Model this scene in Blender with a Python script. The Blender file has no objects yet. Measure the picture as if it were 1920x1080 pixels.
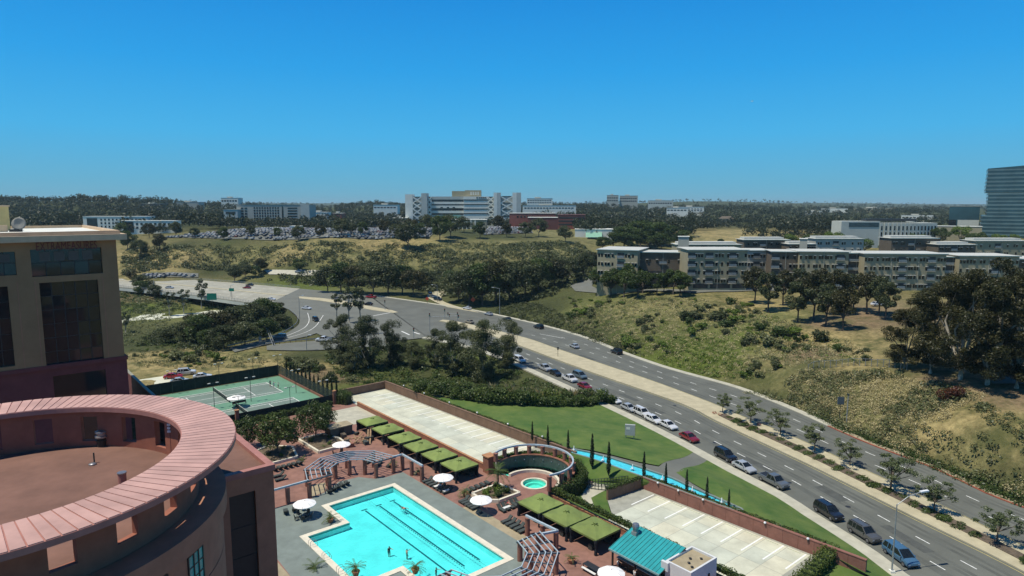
import bpy, bmesh, math, random
import numpy as np
from mathutils import Vector, Matrix
from mathutils.geometry import tessellate_polygon
R = math.radians
rng = random.Random(7)
S = bpy.context.scene
COL = S.collection
# ------------------------------------------------------------------ camera
F, H = 1230.0, 48.0                     # focal length (for a 1920 px wide frame), eye height above the road
TH = math.atan(155 / F)                 # downward tilt
cd = bpy.data.cameras.new('camera'); cam = bpy.data.objects.new('camera', cd); COL.objects.link(cam)
cam.location = (0, 0, H); cam.rotation_euler = (math.pi/2 - TH, 0, 0)
cd.sensor_width = 36; cd.lens = F / 1920 * 36; cd.clip_start = 0.5; cd.clip_end = 60000
S.camera = cam
# ------------------------------------------------------------------ sky, sun, exposure
SUN_AZ, SUN_EL = R(-108), R(67)          # azimuth from +Y towards +X
w = bpy.data.worlds.new('World'); S.world = w; w.use_nodes = True
nt = w.node_tree; nt.nodes.clear()
sky = nt.nodes.new('ShaderNodeTexSky'); sky.sky_type = 'NISHITA'; sky.sun_disc = False
sky.sun_elevation = SUN_EL; sky.sun_rotation = SUN_AZ
sky.altitude = 0; sky.air_density = 0.9; sky.dust_density = 0.25; sky.ozone_density = 3.5
# the clear blue of the air by height above the horizon, the same all round, over the physical sky
geo = nt.nodes.new('ShaderNodeTexCoord'); sep = nt.nodes.new('ShaderNodeSeparateXYZ'); nt.links.new(geo.outputs['Generated'], sep.inputs[0])
mrs = nt.nodes.new('ShaderNodeMapRange'); mrs.inputs['From Min'].default_value = 0.0; mrs.inputs['From Max'].default_value = 1.0; nt.links.new(sep.outputs['Z'], mrs.inputs['Value'])
rmp = nt.nodes.new('ShaderNodeValToRGB'); els = rmp.color_ramp.elements
els[0].position = 0.0; els[0].color = (0.155, 0.44, 0.60, 1); els[1].position = 1.0; els[1].color = (0.006, 0.075, 0.28, 1)
for ps, c in ((0.035, (0.115, 0.45, 0.68, 1)), (0.10, (0.060, 0.46, 0.85, 1)), (0.19, (0.022, 0.37, 0.85, 1)), (0.29, (0.010, 0.28, 0.77, 1)), (0.55, (0.008, 0.12, 0.42, 1))):
    el = els.new(ps); el.color = c
nt.links.new(mrs.outputs[0], rmp.inputs['Fac'])
bg = nt.nodes.new('ShaderNodeBackground'); bg.inputs[1].default_value = 0.05; nt.links.new(sky.outputs[0], bg.inputs[0])
bg2 = nt.nodes.new('ShaderNodeBackground'); bg2.inputs[1].default_value = 1.0; nt.links.new(rmp.outputs[0], bg2.inputs[0])
mxs = nt.nodes.new('ShaderNodeMixShader'); mxs.inputs[0].default_value = 0.93
wo = nt.nodes.new('ShaderNodeOutputWorld')
nt.links.new(bg.outputs[0], mxs.inputs[1]); nt.links.new(bg2.outputs[0], mxs.inputs[2]); nt.links.new(mxs.outputs[0], wo.inputs[0])
sl = bpy.data.lights.new('sun', 'SUN'); sl.energy = 4.7; sl.angle = R(0.5); sl.color = (1, 0.94, 0.81)
so = bpy.data.objects.new('sun', sl); COL.objects.link(so)
sdir = Vector((math.sin(SUN_AZ)*math.cos(SUN_EL), math.cos(SUN_AZ)*math.cos(SUN_EL), math.sin(SUN_EL)))
so.rotation_euler = sdir.to_track_quat('Z', 'Y').to_euler(); so.location = (0, 0, 200)
S.view_settings.view_transform = 'Standard'; S.view_settings.look = 'None'
S.view_settings.exposure = 0.0; S.view_settings.gamma = 1.0
S.cycles.max_bounces = 6; S.cycles.diffuse_bounces = 2; S.cycles.glossy_bounces = 2
S.cycles.transparent_max_bounces = 10; S.cycles.transmission_bounces = 3; S.cycles.volume_bounces = 0
S.cycles.caustics_reflective = False; S.cycles.caustics_refractive = False

# ------------------------------------------------------------------ measuring: photo point -> place on a level
ct, st = math.cos(TH), math.sin(TH)
def ray(px, py):
    u = (px-960)/F; v = (py-540)/F
    return (u, ct - v*st, -(st + v*ct))
def G(px, py, z=0.0):
    r = ray(px, py); t = (z-H)/r[2]
    return Vector((r[0]*t, r[1]*t, z))
def AT(px, py, d):                      # point at forward distance d
    r = ray(px, py); t = d/r[1]
    return Vector((r[0]*t, d, H + r[2]*t))
ZD = 0.8                                # level of the pool deck
AZ = R(50)
Av = Vector((math.sin(AZ), math.cos(AZ), 0)); Bv = Vector((-math.cos(AZ), math.sin(AZ), 0))
T0 = G(740, 906, ZD); K = 0.8806; RA = R(40)
def D(a, b, z=ZD):                      # hotel grid -> world
    p = T0 + Av*(a*K) + Bv*(b*K); p.z = z
    return p
# ------------------------------------------------------------------ materials
MATS = {}
def mat(name, col, rough=0.7, var=0.15, scale=1.0, bump=0.0, metal=0.0, spec=0.4, col2=None, emit=None, coords='world', detail=5, bscale=None, ov=0.0):
    if name in MATS: return MATS[name]
    m = bpy.data.materials.new(name); m.use_nodes = True; n = m.node_tree; b = n.nodes['Principled BSDF']
    b.inputs['Roughness'].default_value = rough; b.inputs['Metallic'].default_value = metal
    b.inputs['Specular IOR Level'].default_value = spec
    if coords == 'world':
        g = n.nodes.new('ShaderNodeNewGeometry'); vec = g.outputs['Position']
    else:
        g = n.nodes.new('ShaderNodeTexCoord'); vec = g.outputs['Object']
    no = n.nodes.new('ShaderNodeTexNoise'); no.inputs['Scale'].default_value = scale; no.inputs['Detail'].default_value = detail
    no.inputs['Roughness'].default_value = 0.65
    n.links.new(vec, no.inputs['Vector'])
    ra = n.nodes.new('ShaderNodeValToRGB'); ra.color_ramp.elements[0].position = 0.3; ra.color_ramp.elements[1].position = 0.7
    c2 = col2 or tuple(c*(1-2*var) for c in col); c1 = col if col2 else tuple(min(1, c*(1+var)) for c in col)
    ra.color_ramp.elements[0].color = (*c2, 1); ra.color_ramp.elements[1].color = (*c1, 1)
    n.links.new(no.outputs['Fac'], ra.inputs['Fac']); n.links.new(ra.outputs[0], b.inputs['Base Color'])
    if ov:                               # pieces of one kind differ a little from each other
        oi = n.nodes.new('ShaderNodeObjectInfo'); mr_ = n.nodes.new('ShaderNodeMapRange'); mr_.inputs['To Min'].default_value = 1-ov; mr_.inputs['To Max'].default_value = 1+ov*0.5
        vm = n.nodes.new('ShaderNodeVectorMath'); vm.operation = 'SCALE'; n.links.new(oi.outputs['Random'], mr_.inputs['Value']); n.links.new(ra.outputs[0], vm.inputs[0]); n.links.new(mr_.outputs[0], vm.inputs['Scale']); n.links.new(vm.outputs[0], b.inputs['Base Color'])
    if bump:
        n2 = n.nodes.new('ShaderNodeTexNoise'); n2.inputs['Scale'].default_value = bscale or scale*4; n2.inputs['Detail'].default_value = 4
        n.links.new(vec, n2.inputs['Vector'])
        bu = n.nodes.new('ShaderNodeBump'); bu.inputs['Strength'].default_value = bump; bu.inputs['Distance'].default_value = 0.1
        n.links.new(n2.outputs['Fac'], bu.inputs['Height']); n.links.new(bu.outputs[0], b.inputs['Normal'])
    if emit:
        b.inputs['Emission Color'].default_value = (*col, 1); b.inputs['Emission Strength'].default_value = emit
    MATS[name] = m
    return m
def leafmat(name, c1, c2, trans=0.25):
    m = bpy.data.materials.new(name); m.use_nodes = True; n = m.node_tree; n.nodes.clear()
    g = n.nodes.new('ShaderNodeNewGeometry'); oi = n.nodes.new('ShaderNodeObjectInfo')
    ad = n.nodes.new('ShaderNodeMath'); ad.operation = 'MULTIPLY_ADD'; ad.inputs[1].default_value = 0.55
    mu = n.nodes.new('ShaderNodeMath'); mu.operation = 'MULTIPLY'; mu.inputs[1].default_value = 0.45
    n.links.new(oi.outputs['Random'], mu.inputs[0]); n.links.new(g.outputs['Random Per Island'], ad.inputs[0]); n.links.new(mu.outputs[0], ad.inputs[2])
    ra = n.nodes.new('ShaderNodeValToRGB'); ra.color_ramp.elements[0].color = (*c1, 1); ra.color_ramp.elements[1].color = (*c2, 1)
    n.links.new(ad.outputs[0], ra.inputs['Fac'])
    d = n.nodes.new('ShaderNodeBsdfDiffuse'); t = n.nodes.new('ShaderNodeBsdfTranslucent'); gl = n.nodes.new('ShaderNodeBsdfGlossy')
    gl.inputs['Roughness'].default_value = 0.45; gl.inputs['Color'].default_value = (0.5, 0.5, 0.5, 1)
    mx = n.nodes.new('ShaderNodeMixShader'); mx.inputs[0].default_value = trans
    m2 = n.nodes.new('ShaderNodeMixShader'); m2.inputs[0].default_value = 0.04
    n.links.new(ra.outputs[0], d.inputs[0]); n.links.new(ra.outputs[0], t.inputs[0])
    n.links.new(d.outputs[0], mx.inputs[1]); n.links.new(t.outputs[0], mx.inputs[2])
    n.links.new(mx.outputs[0], m2.inputs[1]); n.links.new(gl.outputs[0], m2.inputs[2])
    o = n.nodes.new('ShaderNodeOutputMaterial'); n.links.new(m2.outputs[0], o.inputs[0])
    MATS[name] = m
    return m
def watermat(name, tint, bump=0.05, scale=2.0):
    m = bpy.data.materials.new(name); m.use_nodes = True; n = m.node_tree; n.nodes.clear()
    tr = n.nodes.new('ShaderNodeBsdfTransparent'); tr.inputs[0].default_value = (*tint, 1)
    gl = n.nodes.new('ShaderNodeBsdfGlossy'); gl.inputs['Roughness'].default_value = 0.03
    fr = n.nodes.new('ShaderNodeFresnel'); fr.inputs[0].default_value = 1.33
    g = n.nodes.new('ShaderNodeNewGeometry'); no = n.nodes.new('ShaderNodeTexNoise'); no.inputs['Scale'].default_value = scale; no.inputs['Detail'].default_value = 4
    bu = n.nodes.new('ShaderNodeBump'); bu.inputs['Strength'].default_value = bump; bu.inputs['Distance'].default_value = 0.3
    n.links.new(g.outputs['Position'], no.inputs['Vector']); n.links.new(no.outputs[0], bu.inputs['Height'])
    n.links.new(bu.outputs[0], gl.inputs['Normal']); n.links.new(bu.outputs[0], fr.inputs['Normal'])
    mx = n.nodes.new('ShaderNodeMixShader'); n.links.new(fr.outputs[0], mx.inputs[0]); n.links.new(tr.outputs[0], mx.inputs[1]); n.links.new(gl.outputs[0], mx.inputs[2])
    o = n.nodes.new('ShaderNodeOutputMaterial'); n.links.new(mx.outputs[0], o.inputs[0])
    MATS[name] = m
    return m
M = MATS
mat('asphalt', (0.132, 0.137, 0.115), 0.85, 0.13, 0.12, 0.3, bscale=6, detail=10)
mat('asphalt2', (0.150, 0.154, 0.128), 0.85, 0.08, 0.15, 0.2, bscale=5)
mat('concrete', (0.46, 0.44, 0.34), 0.8, 0.10, 0.5, 0.2)
mat('median_conc', (0.46, 0.41, 0.27), 0.85, 0.10, 0.4, 0.2)
mat('lot_conc', (0.60, 0.60, 0.46), 0.8, 0.07, 0.25, 0.15, detail=8)
mat('white_paint', (0.80, 0.80, 0.74), 0.7, 0.22, 1.5, detail=8)
mat('lot_paint', (0.82, 0.83, 0.78), 0.7, 0.05, 2)
mat('red_paint', (0.30, 0.09, 0.05), 0.7, 0.15, 1)
mat('yellow_paint', (0.5, 0.42, 0.15), 0.7, 0.15, 1)
mat('red_paving', (0.27, 0.14, 0.105), 0.8, 0.16, 0.5, 0.15)
mat('grey_paving', (0.19, 0.225, 0.20), 0.8, 0.10, 0.5, 0.15)
mat('tan_paving', (0.36, 0.30, 0.19), 0.8, 0.12, 0.7, 0.15)
mat('coping', (0.72, 0.66, 0.52), 0.7, 0.08, 1.2)
mat('pool_plaster', (0.70, 0.95, 0.95), 0.6, 0.09, 0.3)
mat('pool_tile', (0.05, 0.28, 0.27), 0.4, 0.15, 2)
mat('lane_tile', (0.02, 0.10, 0.13), 0.4, 0.1, 2)
mat('canal_floor', (0.16, 0.72, 0.85), 0.5, 0.12, 1.5)
mat('terracotta', (0.28, 0.125, 0.08), 0.8, 0.12, 1.0, 0.1)
mat('column_red', (0.27, 0.12, 0.085), 0.8, 0.12, 1.5, 0.1)
mat('canopy_pink', (0.55, 0.325, 0.265), 0.55, 0.12, 0.35, detail=9, ov=0.12)
mat('canopy_seam', (0.40, 0.18, 0.145), 0.6, 0.1, 1)
mat('stucco_red', (0.32, 0.115, 0.07), 0.85, 0.1, 0.8, 0.15)
mat('stucco_darkred', (0.16, 0.045, 0.045), 0.85, 0.12, 0.5, 0.1)
mat('stucco_beige', (0.30, 0.175, 0.085), 0.85, 0.08, 0.3, 0.1)
mat('stucco_brown', (0.39, 0.185, 0.11), 0.85, 0.1, 0.6, 0.1)
mat('roof_brown', (0.20, 0.105, 0.076), 0.9, 0.16, 0.22, 0.3, detail=10)
mat('cornice', (0.62, 0.44, 0.27), 0.7, 0.08, 0.6)
mat('roof_white', (0.72, 0.72, 0.64), 0.8, 0.08, 0.5)
mat('yellow_wall', (0.60, 0.47, 0.20), 0.8, 0.07, 0.5)
mat('glass_dark', (0.012, 0.014, 0.016), 0.06, 0.1, 0.3, spec=0.6)
mat('glass_blue', (0.03, 0.055, 0.07), 0.08, 0.3, 0.15, spec=0.7)
mat('car_glass', (0.012, 0.016, 0.018), 0.12, 0.2, 0.5, spec=0.45)
mat('glass_teal', (0.04, 0.42, 0.36), 0.15, 0.2, 1, spec=0.6)
mat('frame_dark', (0.03, 0.03, 0.03), 0.5, 0.1, 2)
mat('metal_grey', (0.30, 0.32, 0.32), 0.45, 0.1, 2, metal=0.5)
mat('pole_dark', (0.035, 0.05, 0.045), 0.5, 0.1, 2)
mat('pole_galv', (0.36, 0.38, 0.38), 0.5, 0.1, 2, metal=0.4)
mat('beam_blue', (0.42, 0.50, 0.54), 0.5, 0.1, 1.5)
mat('beam_dark', (0.10, 0.13, 0.15), 0.5, 0.1, 1.5)
mat('teal_roof', (0.02, 0.32, 0.34), 0.5, 0.10, 0.6, detail=8, ov=0.12)
mat('white_wall', (0.62, 0.63, 0.62), 0.8, 0.06, 0.6)
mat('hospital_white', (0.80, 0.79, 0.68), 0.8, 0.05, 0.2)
mat('hospital_grey', (0.50, 0.52, 0.46), 0.8, 0.05, 0.2)  # plain grey elsewhere; on the hospital it also paints shaded faces
mat('grey_wall', (0.44, 0.43, 0.36), 0.8, 0.06, 0.2)
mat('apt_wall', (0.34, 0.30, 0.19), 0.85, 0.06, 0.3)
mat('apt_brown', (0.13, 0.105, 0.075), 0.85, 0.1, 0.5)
mat('apt_roof', (0.52, 0.52, 0.46), 0.7, 0.06, 0.5)
mat('apt_teal', (0.20, 0.34, 0.34), 0.7, 0.1, 0.5)
mat('brick', (0.27, 0.085, 0.06), 0.85, 0.12, 0.8)
mat('brick_dark', (0.17, 0.06, 0.05), 0.85, 0.12, 0.8)
mat('green_roof', (0.22, 0.42, 0.30), 0.7, 0.08, 0.5)
mat('umbrella_white', (0.86, 0.84, 0.80), 0.8, 0.03, 1)
mat('canvas_green', (0.205, 0.265, 0.07), 0.85, 0.12, 0.35, 0.15, bscale=1.5, detail=2, ov=0.15)
mat('wicker', (0.045, 0.05, 0.045), 0.7, 0.2, 4)
mat('cushion', (0.06, 0.072, 0.066), 0.85, 0.15, 3)
mat('towel', (0.7, 0.7, 0.66), 0.9, 0.06, 3)
mat('dark_cloth', (0.012, 0.016, 0.022), 0.85, 0.2, 2)
mat('wood', (0.34, 0.22, 0.12), 0.7, 0.15, 2)
mat('court_green', (0.125, 0.27, 0.18), 0.8, 0.08, 0.3)
mat('court_grey', (0.16, 0.215, 0.18), 0.8, 0.08, 0.3)
mat('windscreen', (0.02, 0.028, 0.024), 0.85, 0.25, 1)
mat('net', (0.02, 0.035, 0.03), 0.8, 0.1, 3)
mat('bark', (0.13, 0.10, 0.075), 0.9, 0.25, 2, 0.3)
mat('bark_pale', (0.42, 0.37, 0.29), 0.85, 0.25, 1.0, 0.2)
mat('soil', (0.14, 0.105, 0.065), 0.95, 0.25, 1, 0.3)
mat('mulch', (0.13, 0.10, 0.07), 0.95, 0.3, 2, 0.4)
mat('sign_green', (0.01, 0.22, 0.13), 0.5, 0.05, 2)
mat('sign_orange', (0.75, 0.09, 0.03), 0.6, 0.05, 2)
mat('sign_grey', (0.40, 0.42, 0.40), 0.6, 0.08, 2)
mat('black_plastic', (0.02, 0.02, 0.02), 0.5, 0.1, 2)
mat('tyre', (0.02, 0.02, 0.02), 0.85, 0.1, 4)
mat('rim', (0.35, 0.35, 0.36), 0.35, 0.1, 4, metal=0.7)
mat('lamp_clear', (0.75, 0.76, 0.74), 0.15, 0.05, 4)
mat('lamp_red', (0.35, 0.02, 0.02), 0.25, 0.1, 4)
mat('skin', (0.45, 0.25, 0.17), 0.6, 0.08, 4)
mat('hair', (0.03, 0.02, 0.015), 0.7, 0.1, 4)
mat('pot', (0.36, 0.16, 0.08), 0.8, 0.12, 2)
mat('foam', (0.82, 0.90, 0.92), 0.5, 0.05, 3)
mat('rope', (0.75, 0.78, 0.76), 0.6, 0.05, 3)
leafmat('leaf_euc', (0.024, 0.038, 0.014), (0.125, 0.140, 0.055))
leafmat('leaf_brown', (0.020, 0.028, 0.009), (0.078, 0.070, 0.022))
leafmat('leaf_green', (0.020, 0.042, 0.009), (0.095, 0.135, 0.030))
leafmat('leaf_bright', (0.06, 0.11, 0.015), (0.16, 0.22, 0.035))
leafmat('leaf_sage', (0.075, 0.095, 0.035), (0.19, 0.20, 0.085))
leafmat('leaf_straw', (0.28, 0.24, 0.11), (0.56, 0.48, 0.25))
leafmat('leaf_cypress', (0.010, 0.022, 0.009), (0.032, 0.052, 0.020), 0.1)
leafmat('leaf_palm', (0.05, 0.09, 0.02), (0.14, 0.18, 0.05))
leafmat('leaf_hedge', (0.04, 0.07, 0.012), (0.15, 0.19, 0.04))
leafmat('leaf_median', (0.075, 0.105, 0.042), (0.20, 0.225, 0.10), 0.35)
leafmat('leaf_far', (0.016, 0.026, 0.013), (0.058, 0.068, 0.028))
leafmat('leaf_red', (0.05, 0.018, 0.010), (0.14, 0.045, 0.022))
watermat('pool_water', (0.36, 0.96, 0.97), 0.4, 2.2)
watermat('spa_water', (0.35, 0.92, 0.80), 0.1, 3)
watermat('pond_water', (0.22, 0.84, 0.72), 0.2, 2)
watermat('canal_water', (0.72, 0.96, 1.0), 0.12, 3)
def grassmat():
    m = mat('lawn_grass', (0.125, 0.170, 0.036), 0.9, 0.1, 0.22, 0.5, col2=(0.040, 0.100, 0.014), bscale=8, detail=9)
    return m
grassmat()
# ------------------------------------------------------------------ mesh building
class MB:
    def __init__(s): s.v = []; s.f = []; s.m = []; s.mi = 0
    def add(s, vs, fs):
        o = len(s.v); s.v += [tuple(p) for p in vs]; s.f += [tuple(i+o for i in f) for f in fs]; s.m += [s.mi]*len(fs); return s
    def box(s, x0, x1, y0, y1, z0, z1, rot=None, at=None):
        vs = [Vector((x, y, z)) for z in (z0, z1) for y in (y0, y1) for x in (x0, x1)]
        if rot is not None: vs = [Matrix.Rotation(rot, 3, 'Z') @ v for v in vs]
        if at is not None: vs = [v + Vector(at) for v in vs]
        return s.add(vs, [(0,2,3,1),(4,5,7,6),(0,1,5,4),(2,6,7,3),(0,4,6,2),(1,3,7,5)])
    def cyl(s, c, r0, r1, z0, z1, n=12, cap=True):
        vs = []
        for r, z in ((r0, z0), (r1, z1)):
            for i in range(n):
                a = 2*math.pi*i/n; vs.append((c[0]+r*math.cos(a), c[1]+r*math.sin(a), z))
        fs = [(i, (i+1)%n, n+(i+1)%n, n+i) for i in range(n)]
        if cap: fs += [tuple(range(n))[::-1], tuple(range(n, 2*n))]
        return s.add(vs, fs)
    def lathe(s, prof, n=16, c=(0,0,0), cap=True):
        vs = []
        for r, z in prof:
            for i in range(n):
                a = 2*math.pi*i/n; vs.append((c[0]+r*math.cos(a), c[1]+r*math.sin(a), c[2]+z))
        fs = [(k*n+i, k*n+(i+1)%n, (k+1)*n+(i+1)%n, (k+1)*n+i) for k in range(len(prof)-1) for i in range(n)]
        if cap: fs += [tuple(range(n))[::-1], tuple(range((len(prof)-1)*n, len(prof)*n))]
        return s.add(vs, fs)
    def tube(s, pts, rad, n=6):
        pts = [Vector(p) for p in pts]
        if not hasattr(rad, '__len__'): rad = [rad]*len(pts)
        vs = []
        for i, p in enumerate(pts):
            d = (pts[min(i+1, len(pts)-1)] - pts[max(i-1, 0)]).normalized()
            a = d.cross(Vector((0, 0, 1)))
            if a.length < 1e-3: a = Vector((1, 0, 0))
            a.normalize(); b = d.cross(a)
            for k in range(n):
                t = 2*math.pi*k/n; vs.append(p + a*(rad[i]*math.cos(t)) + b*(rad[i]*math.sin(t)))
        fs = [(i*n+k, i*n+(k+1)%n, (i+1)*n+(k+1)%n, (i+1)*n+k) for i in range(len(pts)-1) for k in range(n)]
        fs += [tuple(range(n)), tuple(range((len(pts)-1)*n, len(pts)*n))[::-1]]
        return s.add(vs, fs)
    def bar(s, p, q, w, h):             # rectangular bar between two points, h is its vertical size
        p, q = Vector(p), Vector(q); d = (q-p).normalized(); a = d.cross(Vector((0, 0, 1)))
        if a.length < 1e-3: a = Vector((1, 0, 0))
        a.normalize(); b = a.cross(d); vs = []
        for e in (p, q):
            for i, j in ((-1,-1),(1,-1),(1,1),(-1,1)): vs.append(e + a*(i*w/2) + b*(j*h/2))
        return s.add(vs, [(0,1,2,3),(7,6,5,4),(0,4,5,1),(1,5,6,2),(2,6,7,3),(3,7,4,0)])
    def poly(s, pts, holes=()):         # horizontal-ish polygon with holes
        loops = [[Vector(p) for p in pts]] + [[Vector(p) for p in h] for h in holes]
        tr = tessellate_polygon([[Vector((p.x, p.y, 0)) for p in l] for l in loops])
        allv = [p for l in loops for p in l]; fs = []
        for t in tr:
            a, b, c = (allv[i] for i in t)
            if (b-a).cross(c-a).z < 0: t = (t[0], t[2], t[1])
            fs.append(t)
        return s.add(allv, fs)
    def prism(s, pts, z0, z1):
        pts = [Vector(p) for p in pts]; n = len(pts)
        ar = sum(pts[i].x*pts[(i+1)%n].y - pts[(i+1)%n].x*pts[i].y for i in range(n))
        if ar < 0: pts = pts[::-1]
        lo = [Vector((p.x, p.y, z0)) for p in pts]; hi = [Vector((p.x, p.y, z1)) for p in pts]
        tr = tessellate_polygon([[Vector((p.x, p.y, 0)) for p in pts]])
        fs = [(i, (i+1)%n, n+(i+1)%n, n+i) for i in range(n)]
        for t in tr:
            a, b, c = (pts[i] for i in t); k = 1 if (b-a).cross(c-a).z > 0 else -1
            t = tuple(t)[::k]; fs.append(tuple(i+n for i in t)); fs.append(t[::-1])
        return s.add(lo+hi, fs)
    def ribbon(s, l, r):
        n = len(l); return s.add(list(l)+list(r), [(n+i, n+i+1, i+1, i) for i in range(n-1)])
    def mesh(s, name, mats, smooth=False):
        me = bpy.data.meshes.new(name); me.from_pydata([tuple(p) for p in s.v], [], s.f); 
        for m in (mats if isinstance(mats, (list, tuple)) else [mats]): me.materials.append(MATS[m] if isinstance(m, str) else m)
        if len(me.materials) > 1: me.polygons.foreach_set('material_index', s.m)
        if smooth: me.polygons.foreach_set('use_smooth', [True]*len(me.polygons))
        me.update(); return me
    def build(s, name, mats, parent=None, smooth=False): return link(name, s.mesh(name, mats, smooth), parent)
def link(name, me, parent=None):
    o = bpy.data.objects.new(name, me); COL.objects.link(o)
    if parent is not None: o.parent = parent
    return o
def tag(o, label, cat, group=None):
    o['label'] = label; o['category'] = cat
    if group: o['group'] = group
    return o
def thing(name, label, cat, loc=(0,0,0), rz=0.0, group=None, sc=1.0):
    o = bpy.data.objects.new(name, None); COL.objects.link(o); o.location = loc; o.rotation_euler = (0, 0, rz); o.scale = (sc,)*3
    o.empty_display_size = 0.3
    return tag(o, label, cat, group)
def struct(o): o['kind'] = 'structure'; return o
def stuff(o, label=None, cat=None):
    o['kind'] = 'stuff'
    if label: tag(o, label, cat)
    return o
KIDS = {}
def copytree(src, loc=None, rz=None, sc=None, label=None, group=None, parent=None):
    c = src.copy(); COL.objects.link(c); c.parent = parent
    if loc is not None: c.location = loc
    if rz is not None: c.rotation_euler = (0, 0, rz)
    if sc is not None: c.scale = sc if hasattr(sc, '__len__') else (sc,)*3
    if label: c['label'] = label
    if group: c['group'] = group
    if src.name not in KIDS: KIDS[src.name] = list(src.children)
    for ch in KIDS[src.name]: copytree(ch, parent=c)
    return c
class Proto:                            # the first use takes the original, every later use a copy
    def __init__(s, root): s.root = root; s.used = False
    def put(s, loc, rz=0.0, sc=1.0, label=None, group=None):
        if not s.used:
            s.used = True; o = s.root; o.location = loc; o.rotation_euler = (0, 0, rz); o.scale = sc if hasattr(sc, '__len__') else (sc,)*3
            if label: o['label'] = label
            if group: o['group'] = group
            return o
        return copytree(s.root, loc, rz, sc, label, group)
def recolour(o, kids, m):
    for ch in o.children:
        if ch.name.split('.')[0] in kids:
            ch.material_slots[0].link = 'OBJECT'; ch.material_slots[0].material = m
def crom(pts, step=4.0):                # smooth, evenly stepped curve through points
    pts = [Vector(p) for p in pts]; P = [pts[0]*2-pts[1]] + pts + [pts[-1]*2-pts[-2]]; out = []
    for i in range(1, len(P)-2):
        n = max(2, int((P[i+1]-P[i]).length/step))
        for k in range(n):
            t = k/n; a, b, c, d = P[i-1:i+3]
            out.append(0.5*((2*b)+(c-a)*t+(2*a-5*b+4*c-d)*t*t+(3*b-a-3*c+d)*t**3))
    out.append(pts[-1]); return out
def resample(pts, n):
    L = [0]
    for a, b in zip(pts, pts[1:]): L.append(L[-1]+(b-a).length)
    out = []; j = 0
    for k in range(n):
        t = L[-1]*k/(n-1)
        while j < len(pts)-2 and L[j+1] < t: j += 1
        u = (t-L[j])/max(1e-6, L[j+1]-L[j]); out.append(pts[j].lerp(pts[j+1], min(1, u)))
    return out
def offset(pts, d):                     # to the left of travel, in plan
    out = []
    for i, p in enumerate(pts):
        t = (pts[min(i+1, len(pts)-1)]-pts[max(i-1, 0)]); t.z = 0; t.normalize()
        out.append(p + Vector((-t.y, t.x, 0))*d)
    return out
def up(pts, dz): return [Vector((p.x, p.y, p.z+dz)) for p in pts]
# ------------------------------------------------------------------ road edges (from near to far)
Ledge = crom([G(*p) for p in [(2050,1330),(1850,1180),(1698,1076),(1650,1040),(1590,1001),(1527,962),(1474,928),(1380,880),(1275,823),(1190,781),(1145,760),(1085,732),(1010,698),(950,672),(880,649),(800,632)]], 4)
Redge = crom([G(*p) for p in [(2400,1160),(2150,1040),(1920,953),(1847,925),(1747,877),(1647,840),(1573,809),(1480,767),(1380,728),(1280,700),(1230,685),(1160,660),(1090,632),(1000,607),(900,585),(835,574),(760,563),(690,553)]], 4)
Mnear = crom([G(*p) for p in [(2110,1190),(1920,1073),(1747,987),(1613,920),(1513,870),(1413,823),(1330,783),(1280,758),(1125,704),(1040,673),(960,643),(900,622),(850,607),(824,602)]], 4)
Mfar = crom([G(*p) for p in [(2140,1140),(1920,1027),(1813,973),(1680,910),(1600,873),(1493,823),(1380,777),(1335,757),(1220,714),(1125,682),(1040,653),(985,634),(900,613),(855,603),(830,600)]], 4)
Cjunc = [G(*p) for p in [(692,552.8),(560,541),(500,562),(512,567),(545,582),(562,600),(575,615),(600,628),(640,636),(700,641),(760,637),(802,632.6)]]
Rin = crom([G(*p) for p in [(545,582),(558,592),(562,601),(556,612),(525,630),(482,640),(430,652)]], 3)
Rout = crom([G(*p) for p in [(640,596),(622,607),(608,617),(587,627),(550,636),(512,643),(440,660)]], 3)
R2top = crom([G(*p) for p in [(720,628),(650,634),(590,639),(540,643),(500,648)]], 3)
R2bot = crom([G(*p) for p in [(735,648),(660,652),(600,656),(560,657),(500,656)]], 3)
SRl = crom([G(*p) for p in [(838,575.5),(812,564),(801,555),(812,547),(838,541)]], 3)
SRr = crom([G(*p) for p in [(900,586.5),(838,568),(827,558),(836,550),(850,546)]], 3)
roadpolys = [Ledge + Redge[::-1], Cjunc, Rin + Rout[::-1], R2top + R2bot[::-1], SRl + SRr[::-1]]
WALL0, WALL1 = D(31.6, 60.5), D(36.4, -66)
sidewalkL = offset(Ledge, 2.3)
hotel = [D(-60, 97), D(13.5, 97), D(14, 61), D(31.6, 60.5), G(830, 752, 2.2), G(890, 760, 2), G(1000, 768, 1.5), G(1130, 768, 0.5)] + [p for p in Ledge[::-1] if p.y < G(1140, 760).y] + [Vector((60, 20, 0)), Vector((-200, 20, 0))]
# ------------------------------------------------------------------ terrain
def npoly(ps): return np.array([(p.x, p.y) for p in ps])
def inpoly(X, Y, P):
    ins = np.zeros(X.shape, bool); n = len(P)
    for i in range(n):
        x0, y0 = P[i]; x1, y1 = P[(i+1) % n]
        if y0 == y1: continue
        ins ^= ((y0 > Y) != (y1 > Y)) & (X < (x1-x0)*(Y-y0)/(y1-y0)+x0)
    return ins
def dline(X, Y, P, closed=False):
    d = np.full(X.shape, 1e9); n = len(P)
    for i in range(n if closed else n-1):
        x0, y0 = P[i]; x1, y1 = P[(i+1) % n]; dx, dy = x1-x0, y1-y0
        t = np.clip(((X-x0)*dx+(Y-y0)*dy)/max(1e-9, dx*dx+dy*dy), 0, 1)
        d = np.minimum(d, np.hypot(X-x0-t*dx, Y-y0-t*dy))
    return d
def sstep(a, b, x): t = np.clip((x-a)/(b-a), 0, 1); return t*t*(3-2*t)
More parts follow.
